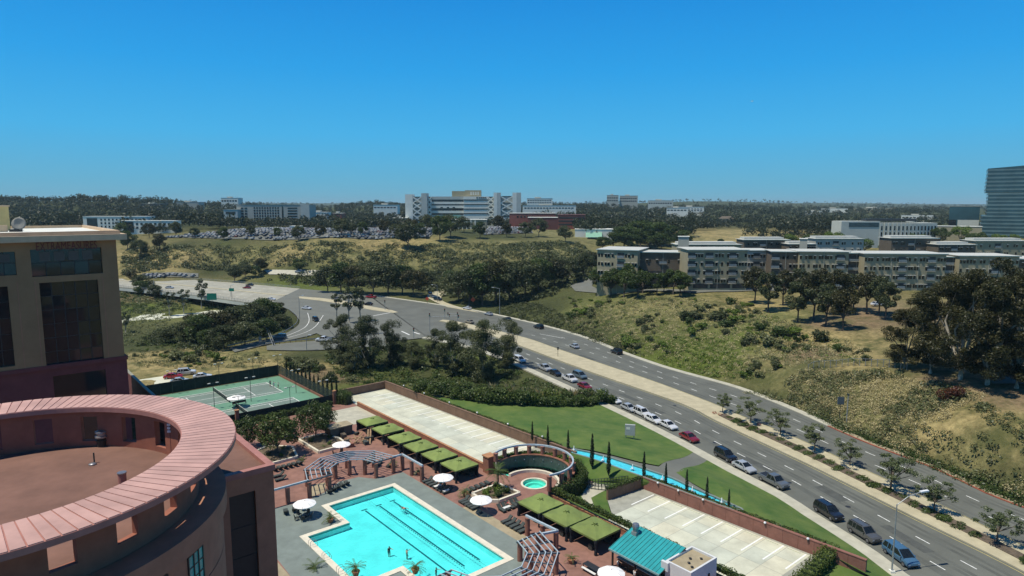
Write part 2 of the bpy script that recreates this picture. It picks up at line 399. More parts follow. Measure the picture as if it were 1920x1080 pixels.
CP = [ # photo x, photo y, level
 (1300,640,5),(1200,620,4.5),(1100,585,4),(1000,560,2.5),(1090,540,8),(1200,556,10.5),(1300,560,11.5),(1400,556,12),(1450,600,9.5),(1560,620,10),(1600,655,9),(1330,690,1.5),(1400,690,4),(1250,670,2),
 (1520,690,7.5),(1660,690,10),(1800,722,11),(1905,742,11.5),(1700,790,4.5),(1560,755,3),(1820,850,4.5),(1900,900,3),(1450,735,1.5),(1600,790,2),(1900,800,9),(1850,690,12),(1900,640,13),(1700,620,12.5),
 (1300,545,12.5),(1700,560,12.5),(1900,560,13),(1150,530,10),(1140,500,11),(1500,480,13),(1800,480,13),(1300,470,13),
 (300,452,20),(450,452,21),(600,456,21),(750,452,22),(900,445,23),(1000,445,22),(1080,452,20),(1130,470,14),
 (280,500,6),(420,505,3),(560,520,1.5),(700,518,2),(850,520,2),(1000,520,4),(1050,505,9),(350,478,13),(500,482,12),(700,485,12),(900,485,13),(1050,480,14),
 (230,600,-6.5),(330,592,-6.5),(420,582,-6.5),(300,570,-5),(480,590,-4),(400,610,-4),(540,600,-1.5),(300,640,-3),(420,650,-1.5),(520,660,-0.5),(250,670,0),(330,680,0.6),(420,690,0.8),(600,690,0),(560,700,0.5),(700,690,-1),(650,720,0.3),(760,710,-1.5),(850,700,-1.5),(950,720,-1),(1050,745,-0.6),(800,730,0),(900,750,0.3),(640,545,-0.3),(750,545,-0.3),(700,665,-0.8),
 (900,560,0.6),(950,575,0.8),(300,525,0.5),(230,520,0.5),(440,520,0.6),(180,560,-4)]
cp = np.array([list(G(*c)) for c in CP]); rp = np.array([(p.x, p.y, 0.0) for p in Redge[::6]] + [(p.x, p.y, 0.0) for p in Ledge[::8]])
cp = np.vstack([cp, rp, [(-500,500,10),(-500,300,0),(-500,100,0),(300,100,8),(500,200,14),(500,450,16),(-300,0,0),(200,0,5),(0,0,0)]])
dm = np.hypot(cp[:,None,0]-cp[None,:,0], cp[:,None,1]-cp[None,:,1]); nc = len(cp)
Amat = np.zeros((nc+1, nc+1)); Amat[:nc,:nc] = -dm - np.eye(nc)*2.0; Amat[nc,:nc] = 1; Amat[:nc,nc] = 1
rw = np.linalg.solve(Amat, np.append(cp[:,2], 0))
NP_road = [npoly(p) for p in roadpolys]; NP_hotel = npoly(hotel)
def vnoise(X, Y, s, seed=0):            # cheap smooth value noise
    xi = np.floor(X/s); yi = np.floor(Y/s); fx = X/s-xi; fy = Y/s-yi; fx = fx*fx*(3-2*fx); fy = fy*fy*(3-2*fy)
    h = lambda a, b: np.modf(np.abs(np.sin(a*12.9898+b*78.233+seed*37.7)*43758.5453))[0]
    return (h(xi,yi)*(1-fx)+h(xi+1,yi)*fx)*(1-fy)+(h(xi,yi+1)*(1-fx)+h(xi+1,yi+1)*fx)*fy
def farz(X, Y):
    t = X/np.maximum(Y, 1)
    z = 22 + 12*sstep(800, 1700, Y) + 4*(vnoise(X, Y, 350, 3)-0.5)
    z = z + 12*sstep(-0.45, -0.62, t)*sstep(800, 1150, Y) + 9*sstep(-0.22, -0.4, t)*sstep(900, 1400, Y)
    z = z + 13*np.exp(-((t+0.20)/0.06)**2)*sstep(1100, 1600, Y)*(1-sstep(2500, 3500, Y))
    z = z + 8*sstep(-0.3, -0.5, t)*sstep(900, 1200, Y)*vnoise(X, Y, 260, 7)
    z = z + 26*np.exp(-((t-0.30)/0.17)**2)*sstep(2200, 3200, Y)*(1-sstep(5000, 7000, Y))*(0.6+0.6*vnoise(X, Y, 500, 11)) + 9*np.exp(-((t-0.02)/0.09)**2)*sstep(1500, 2200, Y)*(1-sstep(4000, 6000, Y))
    z = z - 3*sstep(0.0, 0.4, t)*sstep(500, 900, Y)*(1-sstep(1500, 3000, Y)) + 6*sstep(-0.05, 0.05, t)*(1-sstep(0.35, 0.5, t))*sstep(850, 1300, Y)*(1-sstep(3000, 5000, Y))
    z = z + sstep(2500, 7000, Y)*(14+26*vnoise(X, Y, 1500, 5)) - 12*sstep(0.55, 0.75, t)*sstep(2500, 5000, Y)
    return z
def terr(X, Y):
    X = np.asarray(X, float); Y = np.asarray(Y, float)
    z = np.full(X.shape, rw[nc])
    for i in range(nc): z = z - rw[i]*np.hypot(X-cp[i,0], Y-cp[i,1])
    z = np.clip(z, -8, 26)
    z = z + 0.5*(vnoise(X, Y, 9, 1)-0.5) + 0.25*(vnoise(X, Y, 4, 2)-0.5)
    wf = sstep(560, 800, Y + 0.15*np.abs(X)); z = z*(1-wf) + farz(X, Y)*wf
    near = (Y < 480) & (np.abs(X) < 400)
    if near.any():
        xs, ys, zs = X[near], Y[near], z[near]
        for P in NP_road:
            d = dline(xs, ys, P, True); d[inpoly(xs, ys, P)] = 0
            wgt = sstep(1.5, 9, d); zs = -0.3*(1-wgt) + zs*wgt
        zs[inpoly(xs, ys, NP_hotel)] = -1.0
        z[near] = zs
    return z
def tz(x, y): return float(terr(np.array([x]), np.array([y]))[0])
def GT(px, py, lo=60.0, hi=4000.0):     # photo point -> place on the terrain
    r = ray(px, py); ds = np.geomspace(lo, hi, 240); t = ds/r[1]
    zz = terr(r[0]*t, ds); hit = np.nonzero(H + r[2]*t < zz)[0]
    d = ds[hit[0]] if len(hit) else ds[-1]
    if len(hit) and hit[0] > 0:
        d2 = np.linspace(ds[hit[0]-1], ds[hit[0]], 20); t2 = d2/r[1]; h2 = np.nonzero(H + r[2]*t2 < terr(r[0]*t2, d2))[0]; d = d2[h2[0]]
    return Vector((r[0]*d/r[1], d, tz(r[0]*d/r[1], d)))
def gridaxis(a, b, step, far, g=1.18):
    out = list(np.arange(a, b+0.01, step)); s = step; lo = a
    while out[-1] < far[1]: s *= g; out.append(out[-1]+s)
    s = step
    while out[0] > far[0]: s *= g; out.insert(0, out[0]-s)
    return np.array(out)
gx = gridaxis(-300, 300, 2.5, (-11000, 11000), 1.14); gy = gridaxis(70, 500, 2.5, (-200, 16000), 1.10)
X, Y = np.meshgrid(gx, gy); Z = terr(X.ravel(), Y.ravel()).reshape(X.shape)
nxg, nyg = len(gx), len(gy)
vs = np.stack([X, Y, Z], -1).reshape(-1, 3)
ii = (np.arange(nyg-1)[:,None]*nxg + np.arange(nxg-1)[None,:]).ravel()
fc = np.stack([ii, ii+1, ii+nxg+1, ii+nxg], -1)
def npmesh(name, v, f):
    me = bpy.data.meshes.new(name); k = f.shape[1]
    me.vertices.add(len(v)); me.vertices.foreach_set('co', np.ascontiguousarray(v, dtype=np.float32).ravel())
    me.loops.add(f.size); me.loops.foreach_set('vertex_index', np.ascontiguousarray(f, dtype=np.int32).ravel())
    me.polygons.add(len(f)); me.polygons.foreach_set('loop_start', np.arange(0, f.size, k, dtype=np.int32))
    me.polygons.foreach_set('loop_total', np.full(len(f), k, dtype=np.int32))
    me.update(calc_edges=True); return me
def terr(Xq, Yq):                       # from here on: look the level up on the finished sheet
    Xq = np.asarray(Xq, float); Yq = np.asarray(Yq, float)
    i = np.clip(np.searchsorted(gx, Xq)-1, 0, nxg-2); j = np.clip(np.searchsorted(gy, Yq)-1, 0, nyg-2)
    u = (Xq-gx[i])/(gx[i+1]-gx[i]); v = (Yq-gy[j])/(gy[j+1]-gy[j])
    return (Z[j,i]*(1-u)+Z[j,i+1]*u)*(1-v)+(Z[j+1,i]*(1-u)+Z[j+1,i+1]*u)*v
gm = npmesh('ground', vs, fc); gm.polygons.foreach_set('use_smooth', [True]*len(gm.polygons))
# what grows or lies where: straw, fresh grass, dark scrub, bare soil
ST, GR, DK, BR, TN = (0.34,0.27,0.12), (0.105,0.135,0.028), (0.058,0.066,0.026), (0.20,0.145,0.085), (0.215,0.195,0.082)
GT2 = (0.155,0.165,0.055)
CZ = [(1300,640,GT2),(1200,600,GT2),(1100,580,GT2),(1020,580,DK),(950,575,DK),(1060,600,DK),(1120,630,DK),(1200,580,TN),(1300,575,TN),(1400,570,ST),(1420,600,GT2),(1350,640,GR),(1330,670,GR),(1260,650,GR),(1300,690,GR),(1500,640,ST),(1560,650,ST),(1600,670,ST),(1450,670,TN),(1500,665,BR),(1480,600,TN),(1580,610,BR),(1600,590,BR),
 (1520,700,DK),(1600,720,TN),(1480,720,TN),(1700,760,TN),(1560,770,DK),(1620,790,TN),(1680,830,DK),(1750,800,ST),(1800,760,ST),(1880,780,ST),(1850,830,ST),(1780,850,TN),(1860,890,DK),(1910,920,DK),(1900,850,ST),(1740,720,BR),(1850,715,BR),(1900,740,BR),(1720,870,DK),(1800,900,DK),(1450,745,DK),
 (330,462,DK),(420,460,DK),(300,480,ST),(350,485,ST),(400,490,TN),(280,475,ST),(450,485,TN),(560,475,ST),(600,470,TN),(700,458,ST),(740,456,ST),(650,490,TN),(800,470,TN),(900,480,TN),(950,470,TN),(1000,480,TN),(1060,470,TN),(720,500,TN),(560,500,DK),(700,515,DK),(850,515,DK),(400,510,DK),(1000,510,DK),(1080,500,DK),(900,540,DK),(600,530,GR),(560,525,GR),
 (260,670,ST),(320,675,ST),(380,680,ST),(250,640,DK),(350,640,DK),(430,620,DK),(530,605,DK),(300,560,BR),(270,575,GR),(480,670,TN),(520,680,ST),(600,700,BR),(640,715,BR),(560,690,ST),(700,700,GR),(660,725,GR),(800,700,DK),(950,710,DK),(1000,720,DK),(1080,745,GR),(760,660,DK),(700,650,DK),(850,660,GR),(280,650,DK),(600,670,DK),
 (1350,440,ST),(1450,437,ST),(1400,450,ST),(1250,440,TN),(1600,440,DK),(1800,440,DK),(1500,480,DK),(1900,450,TN),(900,440,DK),(600,430,DK),(300,420,DK),(1100,440,TN),(1500,410,DK),(1100,400,DK)]
cz = np.array([list(GT(c[0], c[1]))[:2] for c in CZ]); cc = np.array([c[2] for c in CZ])
Xr, Yr = X.ravel(), Y.ravel(); num = np.zeros((len(Xr), 3)); den = np.zeros(len(Xr))
wob = 10*(vnoise(Xr, Yr, 14, 8)-0.5), 10*(vnoise(Xr, Yr, 14, 9)-0.5)
for (x, y), c in zip(cz, cc):
    d = np.hypot(Xr+wob[0]-x, Yr+wob[1]-y)/(0.05*y); wgt = 1/(0.15+d)**4; num += wgt[:,None]*np.array(c); den += wgt
gc = num/den[:,None]; ff = sstep(700, 1000, Yr)[:,None]; gc = gc*(1-ff) + np.array(DK)*ff
ca = gm.color_attributes.new('cover', 'FLOAT_COLOR', 'POINT'); ca.data.foreach_set('color', np.hstack([gc, np.ones((len(gc),1))]).astype(np.float32).ravel())
m = bpy.data.materials.new('ground_cover'); m.use_nodes = True; n = m.node_tree; b = n.nodes['Principled BSDF']; b.inputs['Roughness'].default_value = 0.95; b.inputs['Specular IOR Level'].default_value = 0.1
at = n.nodes.new('ShaderNodeAttribute'); at.attribute_name = 'cover'; g = n.nodes.new('ShaderNodeNewGeometry')
def nz(sc, det):
    o = n.nodes.new('ShaderNodeTexNoise'); o.inputs['Scale'].default_value = sc; o.inputs['Detail'].default_value = det; o.inputs['Roughness'].default_value = 0.7; n.links.new(g.outputs['Position'], o.inputs['Vector']); return o
n1, n2, n3 = nz(0.12, 6), nz(0.9, 6), nz(0.035, 4)
def mul(a, fac, lo, hi):
    mr = n.nodes.new('ShaderNodeMapRange'); mr.inputs['From Min'].default_value = 0.3; mr.inputs['From Max'].default_value = 0.7; mr.inputs['To Min'].default_value = lo; mr.inputs['To Max'].default_value = hi
    n.links.new(fac, mr.inputs['Value']); v = n.nodes.new('ShaderNodeVectorMath'); v.operation = 'SCALE'; n.links.new(a, v.inputs[0]); n.links.new(mr.outputs[0], v.inputs['Scale']); return v.outputs[0]
c0 = mul(at.outputs['Color'], n2.outputs['Fac'], 0.5, 1.35)
mxg = n.nodes.new('ShaderNodeMix'); mxg.data_type = 'RGBA'; mr = n.nodes.new('ShaderNodeMapRange'); mr.inputs['From Min'].default_value = 0.46; mr.inputs['From Max'].default_value = 0.64; mr.inputs['To Max'].default_value = 0.85
n.links.new(n1.outputs['Fac'], mr.inputs['Value']); n.links.new(mr.outputs[0], mxg.inputs['Factor']); n.links.new(c0, mxg.inputs['A']); mxg.inputs['B'].default_value = (0.075, 0.085, 0.03, 1)
c1 = mul(mxg.outputs['Result'], n3.outputs['Fac'], 0.8, 1.2)
n.links.new(c1, b.inputs['Base Color'])
bu = n.nodes.new('ShaderNodeBump'); bu.inputs['Strength'].default_value = 0.9; bu.inputs['Distance'].default_value = 0.5; n.links.new(n2.outputs['Fac'], bu.inputs['Height']); n.links.new(bu.outputs[0], b.inputs['Normal'])
gm.materials.append(m); struct(link('ground', gm))

# ------------------------------------------------------------------ roads
def sheet(name, pts, m, z=None, holes=()):
    pts = [Vector((p.x, p.y, z if z is not None else p.z)) for p in pts]
    return struct(MB().poly(pts, holes).build(name, m))
mat('asphalt_dark', (0.085, 0.09, 0.08), 0.9, 0.15, 0.8, 0.2)
road = sheet('road', Ledge + Redge[::-1], 'asphalt', 0.0)
junction = sheet('junction', Cjunc, 'asphalt2', 0.0)
def ribbon(name, l, r, m, dz=0.0, k=60):
    l, r = up(resample(l, k), dz), up(resample(r, k), dz)
    return struct(MB().ribbon(l, r).build(name, m))
ribbon('loop_ramp', Rin, Rout, 'asphalt2', 0.006); ribbon('slip_road', R2top, R2bot, 'asphalt2', 0.01); ribbon('side_road', SRl, SRr, 'median_conc', 0.012)
def kerb(name, edge, wid, m, h=0.15, side=1, parent=None):
    a = edge; bb = offset(edge, wid*side); n_ = len(a); mb = MB()
    for p, q in zip(range(n_-1), range(1, n_)):
        vs_ = [a[p], a[q], bb[q], bb[p]]; mb.add([Vector((v.x, v.y, -0.25)) for v in vs_] + [Vector((v.x, v.y, h)) for v in vs_], [(4,5,6,7),(0,1,5,4),(2,3,7,6)] if side > 0 else [(7,6,5,4),(4,5,1,0),(6,7,3,2)])
    return mb.build(name, m, parent)
struct(kerb('sidewalk', Ledge, 2.3, 'concrete', 0.14))
iR = next(i for i, p in enumerate(Redge) if p.y > G(1560, 804).y)
struct(kerb('far_kerb', Redge[iR:], 1.9, 'concrete', 0.13, -1)); struct(kerb('red_kerb', Redge[:iR+1], 0.35, 'red_paint', 0.14, -1))
struct(kerb('dirt_verge', [p for p in offset(Redge[:iR+1], -0.36)], 1.3, 'tan_paving', 0.11, -1))
# median: paved island, with a planted strip where the trees stand
nm = 90; mn, mf = resample(Mnear, nm), resample(Mfar, nm)
median = struct(MB().prism(mn + mf[::-1], -0.1, 0.16).build('median', 'median_conc'))
yl = MB(); yl.ribbon(up(offset(mn, 0.55), 0.006), up(offset(mn, 0.42), 0.006)); yl.build('edge_line', 'yellow_paint', median)
yl = MB(); yl.ribbon(up(offset(mf, -0.42), 0.006), up(offset(mf, -0.55), 0.006)); yl.build('edge_line', 'yellow_paint', median)
ks = next(i for i, p in enumerate(mn) if p.y > G(1345, 783).y)
st0 = [a.lerp(bq, 0.36) for a, bq in zip(mn[:ks], mf[:ks])]; st1 = [a.lerp(bq, 0.66) for a, bq in zip(mn[:ks], mf[:ks])]
MB().prism(st0 + st1[::-1], 0.10, 0.24).build('planting_strip', 'mulch', median)
mat('asphalt_wear', (0.112, 0.117, 0.099), 0.8, 0.16, 0.2, 0.2, detail=9)
for e0, e1, fs_ in ((Ledge, Mnear, (0.31, 0.36, 0.50, 0.56, 0.76, 0.84)), (Mfar, Redge, (0.11, 0.2, 0.45, 0.54, 0.76, 0.86))):
    a_, b2_ = resample(e0, 160), resample(e1, 160)
    for f_ in fs_:
        c = [x.lerp(y, f_) for x, y in zip(a_, b2_)]; MB().ribbon(up(offset(c, 0.33), 0.002), up(offset(c, -0.33), 0.002)).build('tyre_track', 'asphalt_wear', road)
# lane dashes: each one a piece of the road
def dashes(e0, e1, f, p0, p1, ln=2.3, gap=4.6, w_=0.085):
    n_ = 400; a, bq = resample(e0, n_), resample(e1, n_); c = [x.lerp(y, f) for x, y in zip(a, bq)]
    c = [p for p in c if p0 < p.y < p1]; tot = 0; pos = 0.0; L = [0]
    for x, y in zip(c, c[1:]): L.append(L[-1]+(y-x).length)
    s = 0
    while s + ln < L[-1]:
        i = max(0, np.searchsorted(L, s)-1); t = (c[min(i+1, len(c)-1)]-c[i]).normalized(); p = c[i] + t*(s-L[i]); q = p + t*ln; nrm = Vector((-t.y, t.x, 0))*w_
        MB().add([Vector((v.x, v.y, 0.005)) for v in (p+nrm, p-nrm, q-nrm, q+nrm)], [(0,1,2,3)]).build('lane_dash', 'white_paint', road)
        s += ln + gap
ylo, yhi = 75, G(960, 660).y
dashes(Ledge, Mnear, 0.40, ylo, yhi); dashes(Ledge, Mnear, 0.67, ylo, yhi)
dashes(Mfar, Redge, 0.34, ylo, yhi+30); dashes(Mfar, Redge, 0.66, ylo, yhi+30)
def stripe(pp, q, wpx, parent, z=0.006, m='white_paint'):
    p, q = G(*pp), G(*q); t = (q-p).normalized(); nrm = Vector((-t.y, t.x, 0))*wpx
    MB().add([Vector((v.x, v.y, z)) for v in (p+nrm, p-nrm, q-nrm, q+nrm)], [(0,1,2,3)]).build('stop_line', m, parent)
stripe((735,585.5),(700,592),0.3,junction); stripe((753,621),(768,628),0.3,junction); stripe((775,622.5),(787,626.5),0.3,junction); stripe((1012,626),(1055,634),0.12,road)
for px, py, L_, w_ in ((1180,745,7,1.6),(1420,870,9,1.8),(1560,925,6,2.2),(1300,755,8,1.5),(1010,660,10,1.8),(1700,1010,8,1.7),(1230,770,5,2),(1100,670,8,1.6),(1620,900,7,1.5)):
    p = G(px, py); i = min(range(len(Ledge)), key=lambda k: (Ledge[k]-p).length); t_ = (Ledge[i-1]-Ledge[i]).normalized(); nn_ = Vector((-t_.y, t_.x, 0))
    q = [p+t_*L_/2+nn_*w_/2, p-t_*L_/2+nn_*w_/2*0.9, p-t_*L_/2*1.04-nn_*w_/2, p+t_*L_/2*0.97-nn_*w_/2]
    MB().poly([Vector((v.x, v.y, 0.0025)) for v in q]).build('asphalt_patch', 'asphalt_dark', road)
for px, py in ((1265,760),(1480,905),(1340,830),(1590,950)):
    p = G(px, py); MB().cyl((p.x, p.y), 0.42, 0.42, -0.01, 0.004, 14).build('manhole_cover', 'frame_dark', road)
# ramp lines and the concrete island between the carriageways west of the crossing
for off in (0.35, 0.66):
    a, bq = resample(Rin, 50), resample(Rout, 50); c = [x.lerp(y, off) for x, y in zip(a, bq)][:36]
    MB().ribbon(up(offset(c, 0.12), 0.02), up(offset(c, -0.12), 0.02)).build('ramp_line', 'white_paint', junction)
isl = [G(*p) for p in [(747,586),(735,582),(690,574),(640,563.5),(600,559),(560,556),(560,559.5),(600,564),(650,572),(700,582),(738,587)]]
struct(MB().prism(isl, -0.05, 0.15).build('traffic_island', 'median_conc'))
# bridge carrying the road over the freeway
bt = [G(*p) for p in [(562,541),(445,530.5),(330,522),(200,514)]]; bb_ = [G(*p) for p in [(502,570),(478,569),(400,558),(330,549),(200,536)]]
mat('bridge_conc', (0.36, 0.345, 0.27), 0.85, 0.14, 0.12, 0.2, detail=9)
brg = thing('road_bridge', 'pale concrete road bridge with railing and dark girders over the freeway', 'bridge', (0,0,0))
MB().prism(bt + bb_[::-1], -0.5, 0.004).build('deck', 'bridge_conc', brg)
e = resample(bb_, 40)
mb = MB(); mb.ribbon(up(e, -0.5), [Vector((p.x, p.y, -2.0)) for p in e]); 
for i in range(len(e)-1): mb.bar(e[i] + Vector((0,0.5,-1.3)), e[i+1] + Vector((0,0.5,-1.3)), 0.6, 1.4)
mb.build('girder', 'hospital_grey', brg)
for ed in (resample(bb_, 60), resample(bt, 50)):
    mb = MB()
    for i in range(len(ed)-1):
        for hh in (0.45, 0.85, 1.2): mb.bar(ed[i]+Vector((0,0,hh)), ed[i+1]+Vector((0,0,hh)), 0.08, 0.08)
        mb.bar(ed[i], ed[i]+Vector((0,0,1.2)), 0.1, 0.1)
    mb.build('railing', 'pole_galv', brg)
for px in (345, 415):
    c = G(px, 548, 0); mb = MB(); mb.box(-1.2, 1.2, -4, 8, -8, -0.5, R(10), (c.x, c.y+4, 0)); mb.build('pier', 'hospital_grey', brg)
bt2, bb2 = resample(bt, 60), resample(bb_, 60)
for f_ in (0.2, 0.36, 0.62, 0.8):
    c = [a.lerp(q_, f_) for a, q_ in zip(bt2, bb2)]
    for k in range(2, 58, 3): MB().ribbon(up(offset(c[k:k+2], 0.1), 0.012), up(offset(c[k:k+2], -0.1), 0.012)).build('lane_dash', 'white_paint', brg)
c = [a.lerp(q_, 0.49) for a, q_ in zip(bt2, bb2)]; MB().prism(offset(c, 0.9) + offset(c, -0.9)[::-1], 0.004, 0.2).build('median', 'median_conc', brg)
# freeway below the bridge
fw = [(200,594),(330,586),(430,578),(470,574)]; fb = [(200,622),(330,606),(436,588),(480,580)]
fl = resample([G(*p, -6.4) for p in fw], 20); fr_ = resample([G(*p, -6.4) for p in fb], 20); fmid = [a.lerp(b2, 0.55) for a, b2 in zip(fl, fr_)]
struct(MB().ribbon(fl, fmid).build('freeway', 'lot_conc')); struct(MB().ribbon(up(fmid, -0.1), up(fr_, -0.1)).build('freeway_shoulder', 'asphalt2'))
# ramps and lots on the far side
def terrain_ribbon(name, tp, bt_, m, dz=0.35, k=40):
    l, r = resample([GT(*p) for p in tp], k), resample([GT(*p) for p in bt_], k)
    rows = []; 
    for f_ in np.linspace(0, 1, 7): rows.append([a.lerp(c, float(f_)) for a, c in zip(l, r)])
    mb = MB(); 
    for A_, B_ in zip(rows, rows[1:]):
        mb.ribbon([Vector((p.x, p.y, tz(p.x, p.y)+dz)) for p in A_], [Vector((p.x, p.y, tz(p.x, p.y)+dz)) for p in B_])
    return struct(mb.build(name, m, smooth=True))
terrain_ribbon('far_ramp', [(495,508),(560,508.5),(640,509)], [(505,516),(560,518),(650,522)], 'concrete', 0.5)
terrain_ribbon('access_road', [(1118,519),(1085,524),(1066,535),(1078,547),(1150,553),(1300,551),(1420,546),(1560,548)], [(1135,524),(1112,530),(1110,538),(1130,546),(1160,547),(1300,544),(1420,540),(1560,541)], 'asphalt2', 0.35, 70)
terrain_ribbon('grove_car_park', [(1845,690),(1890,685),(1990,680)], [(1860,722),(1900,722),(2000,728)], 'asphalt2', 0.3, 20)
terrain_ribbon('lower_path', [(985,500),(1020,498),(1050,496)], [(990,508),(1030,506),(1060,503)], 'concrete', 0.4, 20)
# ------------------------------------------------------------------ hotel lawn, path, canal
NS = npoly(sidewalkL); NW = npoly([WALL0, WALL1])
def lawnz(x, y):
    ds = float(dline(np.array([x]), np.array([y]), NS)[0]); dw = float(dline(np.array([x]), np.array([y]), NW)[0])
    t = ds/(ds+max(0.0, dw-7)+1e-6); t = t*t*(3-2*t)
    return 0.12 + min(2.35*t, 0.26*ds)
def GL(px, py):
    z = 1.5
    for _ in range(12): p = G(px, py, z); z = 0.5*z + 0.5*lawnz(p.x, p.y)
    return Vector((p.x, p.y, lawnz(p.x, p.y)))
def lawn_sheet(name, px, m, dz=0.0, res=2.0):
    P = [GL(*p) if isinstance(p, tuple) else p for p in px]; bm = bmesh.new()
    bm.faces.new([bm.verts.new((p.x, p.y, 0)) for p in P])
    xs = [p.x for p in P]; ys = [p.y for p in P]
    for c in np.arange(min(xs), max(xs), res): bmesh.ops.bisect_plane(bm, geom=bm.verts[:]+bm.edges[:]+bm.faces[:], plane_co=(c,0,0), plane_no=(1,0,0))
    for c in np.arange(min(ys), max(ys), res): bmesh.ops.bisect_plane(bm, geom=bm.verts[:]+bm.edges[:]+bm.faces[:], plane_co=(0,c,0), plane_no=(0,1,0))
    for v in bm.verts: v.co.z = lawnz(v.co.x, v.co.y) + dz
    bmesh.ops.recalc_face_normals(bm, faces=bm.faces[:])
    me = bpy.data.meshes.new(name); bm.to_mesh(me); bm.free()
    if me.polygons[0].normal.z < 0: me.flip_normals()
    me.materials.append(MATS[m]); return struct(link(name, me))
def side(p0, p1): # stretch of the sidewalk's inner edge between two depths
    return [p for p in sidewalkL if min(p0, p1) < p.y < max(p0, p1)]
def sw(y):
    for a, b_ in zip(sidewalkL, sidewalkL[1:]):
        if a.y <= y < b_.y: return a.lerp(b_, (y-a.y)/(b_.y-a.y))
yA, yB, yC = G(1142, 768).y, G(1298, 849).y, G(1320, 864).y
wl = lambda t: WALL0.lerp(WALL1, t)
lawn_sheet('lawn', [wl(0.10), GL(800, 742), GL(850, 748), GL(950, 752), GL(1130, 752)] + side(yA, yB)[::-1] + [sw(yB), (1235,873),(1200,866),(1150,853),(1105,843),(1060,838), wl(0.55)], 'lawn_grass')
lawn_sheet('lawn', [sw(yC)] + side(yC, 40)[::-1] + [Vector((45, 40, 0)), D(34, -95), wl(1.0), (1440,985),(1395,958),(1340,929),(1297,905),(1268,886)], 'lawn_grass')
lawn_sheet('garden_path', [(1060,840),(1105,845),(1150,855),(1200,868),(1235,874.5)] + [sw(yB+1.0), sw((yB+yC)/2), sw(yC-1.0), (1270,887),(1298,906.5),(1340,930.5),(1395,959.5),(1440,987), wl(0.99), wl(0.52)], 'asphalt2', -0.03)
cf = [G(*p, 2.78) for p in [(1068,841),(1105,848),(1149,860),(1198,876),(1258,896),(1297,914),(1337,931),(1390,955)]]
cn = [G(*p, 2.78) for p in [(1074,849),(1105,858),(1135,868),(1179,884),(1208,894),(1254,911),(1333,940),(1378,956)]]
cfr, cnr = resample(cf, 40), resample(cn, 40)
canal = struct(MB().ribbon(up(cfr, 0.0), up(cnr, 0.0)).build('canal_water', 'canal_water'))
struct(MB().ribbon(up(cfr, -0.18), up(cnr, -0.18)).build('canal_floor', 'canal_floor'))
for ed, s_ in ((cfr, 1), (cnr, -1)):
    struct(kerb('canal_edging', ed, 0.35*1, 'grey_paving', 2.88, s_))
struct(MB().bar(cfr[-1]+Vector((0.2,-0.2,-0.2)), cnr[-1]+Vector((0.2,-0.2,-0.2)), 0.4, 0.7).build('canal_end', 'grey_paving'))
top_ = resample([p for p in offset(cnr, -0.3)][:24], 24); bot_ = resample([D(29,-8.4), D(30.1,-12), D(30.1,-24.6), D(32.6,-27), wl(0.733)], 24)
rows = [[a.lerp(Vector((c.x,c.y,ZD+0.03)), f_) for a, c in zip(up(top_, 0.08), bot_)] for f_ in (0, 0.3, 0.6, 0.85, 1.0)]
mb = MB()
for r0, r1 in zip(rows, rows[1:]): mb.ribbon(r0, r1)
struct(mb.build('garden_bank', 'lawn_grass', smooth=True))
# ------------------------------------------------------------------ pool deck with its basins
pool = [D(0,0), D(-15,0), D(-15,-8.2), D(-22.4,-8.2), D(-22.4,-27.8), D(-15,-27.8), D(-15,-36), D(0,-36)]
def inset(ab, d): return [D(a, b_) for a, b_ in ab]
win = [D(-1.0,-1.0), D(-14,-1.0), D(-14,-9.2), D(-21.4,-9.2), D(-21.4,-26.8), D(-14,-26.8), D(-14,-35), D(-1.0,-35)]
spa_c, spa_r = D(20.6,-17.7), 2.0
circ = lambda c, r, n_=32, z=ZD, a0=0, a1=2*math.pi: [Vector((c.x+r*math.cos(a0+(a1-a0)*i/n_), c.y+r*math.sin(a0+(a1-a0)*i/n_), z)) for i in range(n_)]
pond_c, pond_r = D(21.5,-17), 6.6
deckp = [D(-70,-95), D(18.6,-95), D(18.6,-24.6), D(30,-24.6), D(30,-7), D(17.6,-7), D(17.6,60), D(-70,60)]
sheet('pool_deck', deckp, 'red_paving', ZD, [pool, circ(spa_c, spa_r+0.35)])
ga = [D(-27,5), D(-16,3.6), D(-12,5), D(-8,7.6), D(-4,7.2), D(-2,4.4), D(0,3.6), D(4,3.6), D(4,-12), D(4,-34), D(0.5,-37.6), D(-4,-42), D(-12,-45), D(-28,-45), D(-28,-20)]
sheet('pool_surround', ga, 'grey_paving', ZD+0.005, [pool])
sheet('pool_surround', [D(-22.35,-27.85), D(-15.05,-27.85), D(-15.05,-36), D(-22.35,-36)], 'grey_paving', ZD+0.007)
for pq in ([D(4,-17), D(6,-17), D(6,-33), D(4,-33)], [D(-28,-9), D(-28,-24), D(-33,-24), D(-33,-9)], [D(-12,5.2), D(-15.6,4.2), D(-12.5,9.5), D(-10,9)]): sheet('tan_paving', pq, 'tan_paving', ZD+0.009)
mb = MB(); mb.poly([Vector((p.x,p.y,ZD+0.06)) for p in pool], [[Vector((p.x,p.y,ZD+0.06)) for p in win]])
for L_, flip in ((pool, 0), (win, 1)):
    for p, q in zip(L_, L_[1:]+L_[:1]):
        z0 = ZD-0.1; f_ = [(0,1,2,3)] if flip else [(3,2,1,0)]
        mb.add([(p.x,p.y,z0),(q.x,q.y,z0),(q.x,q.y,ZD+0.06),(p.x,p.y,ZD+0.06)], f_)
struct(mb.build('pool_coping', 'coping'))
mb = MB(); mb2 = MB()
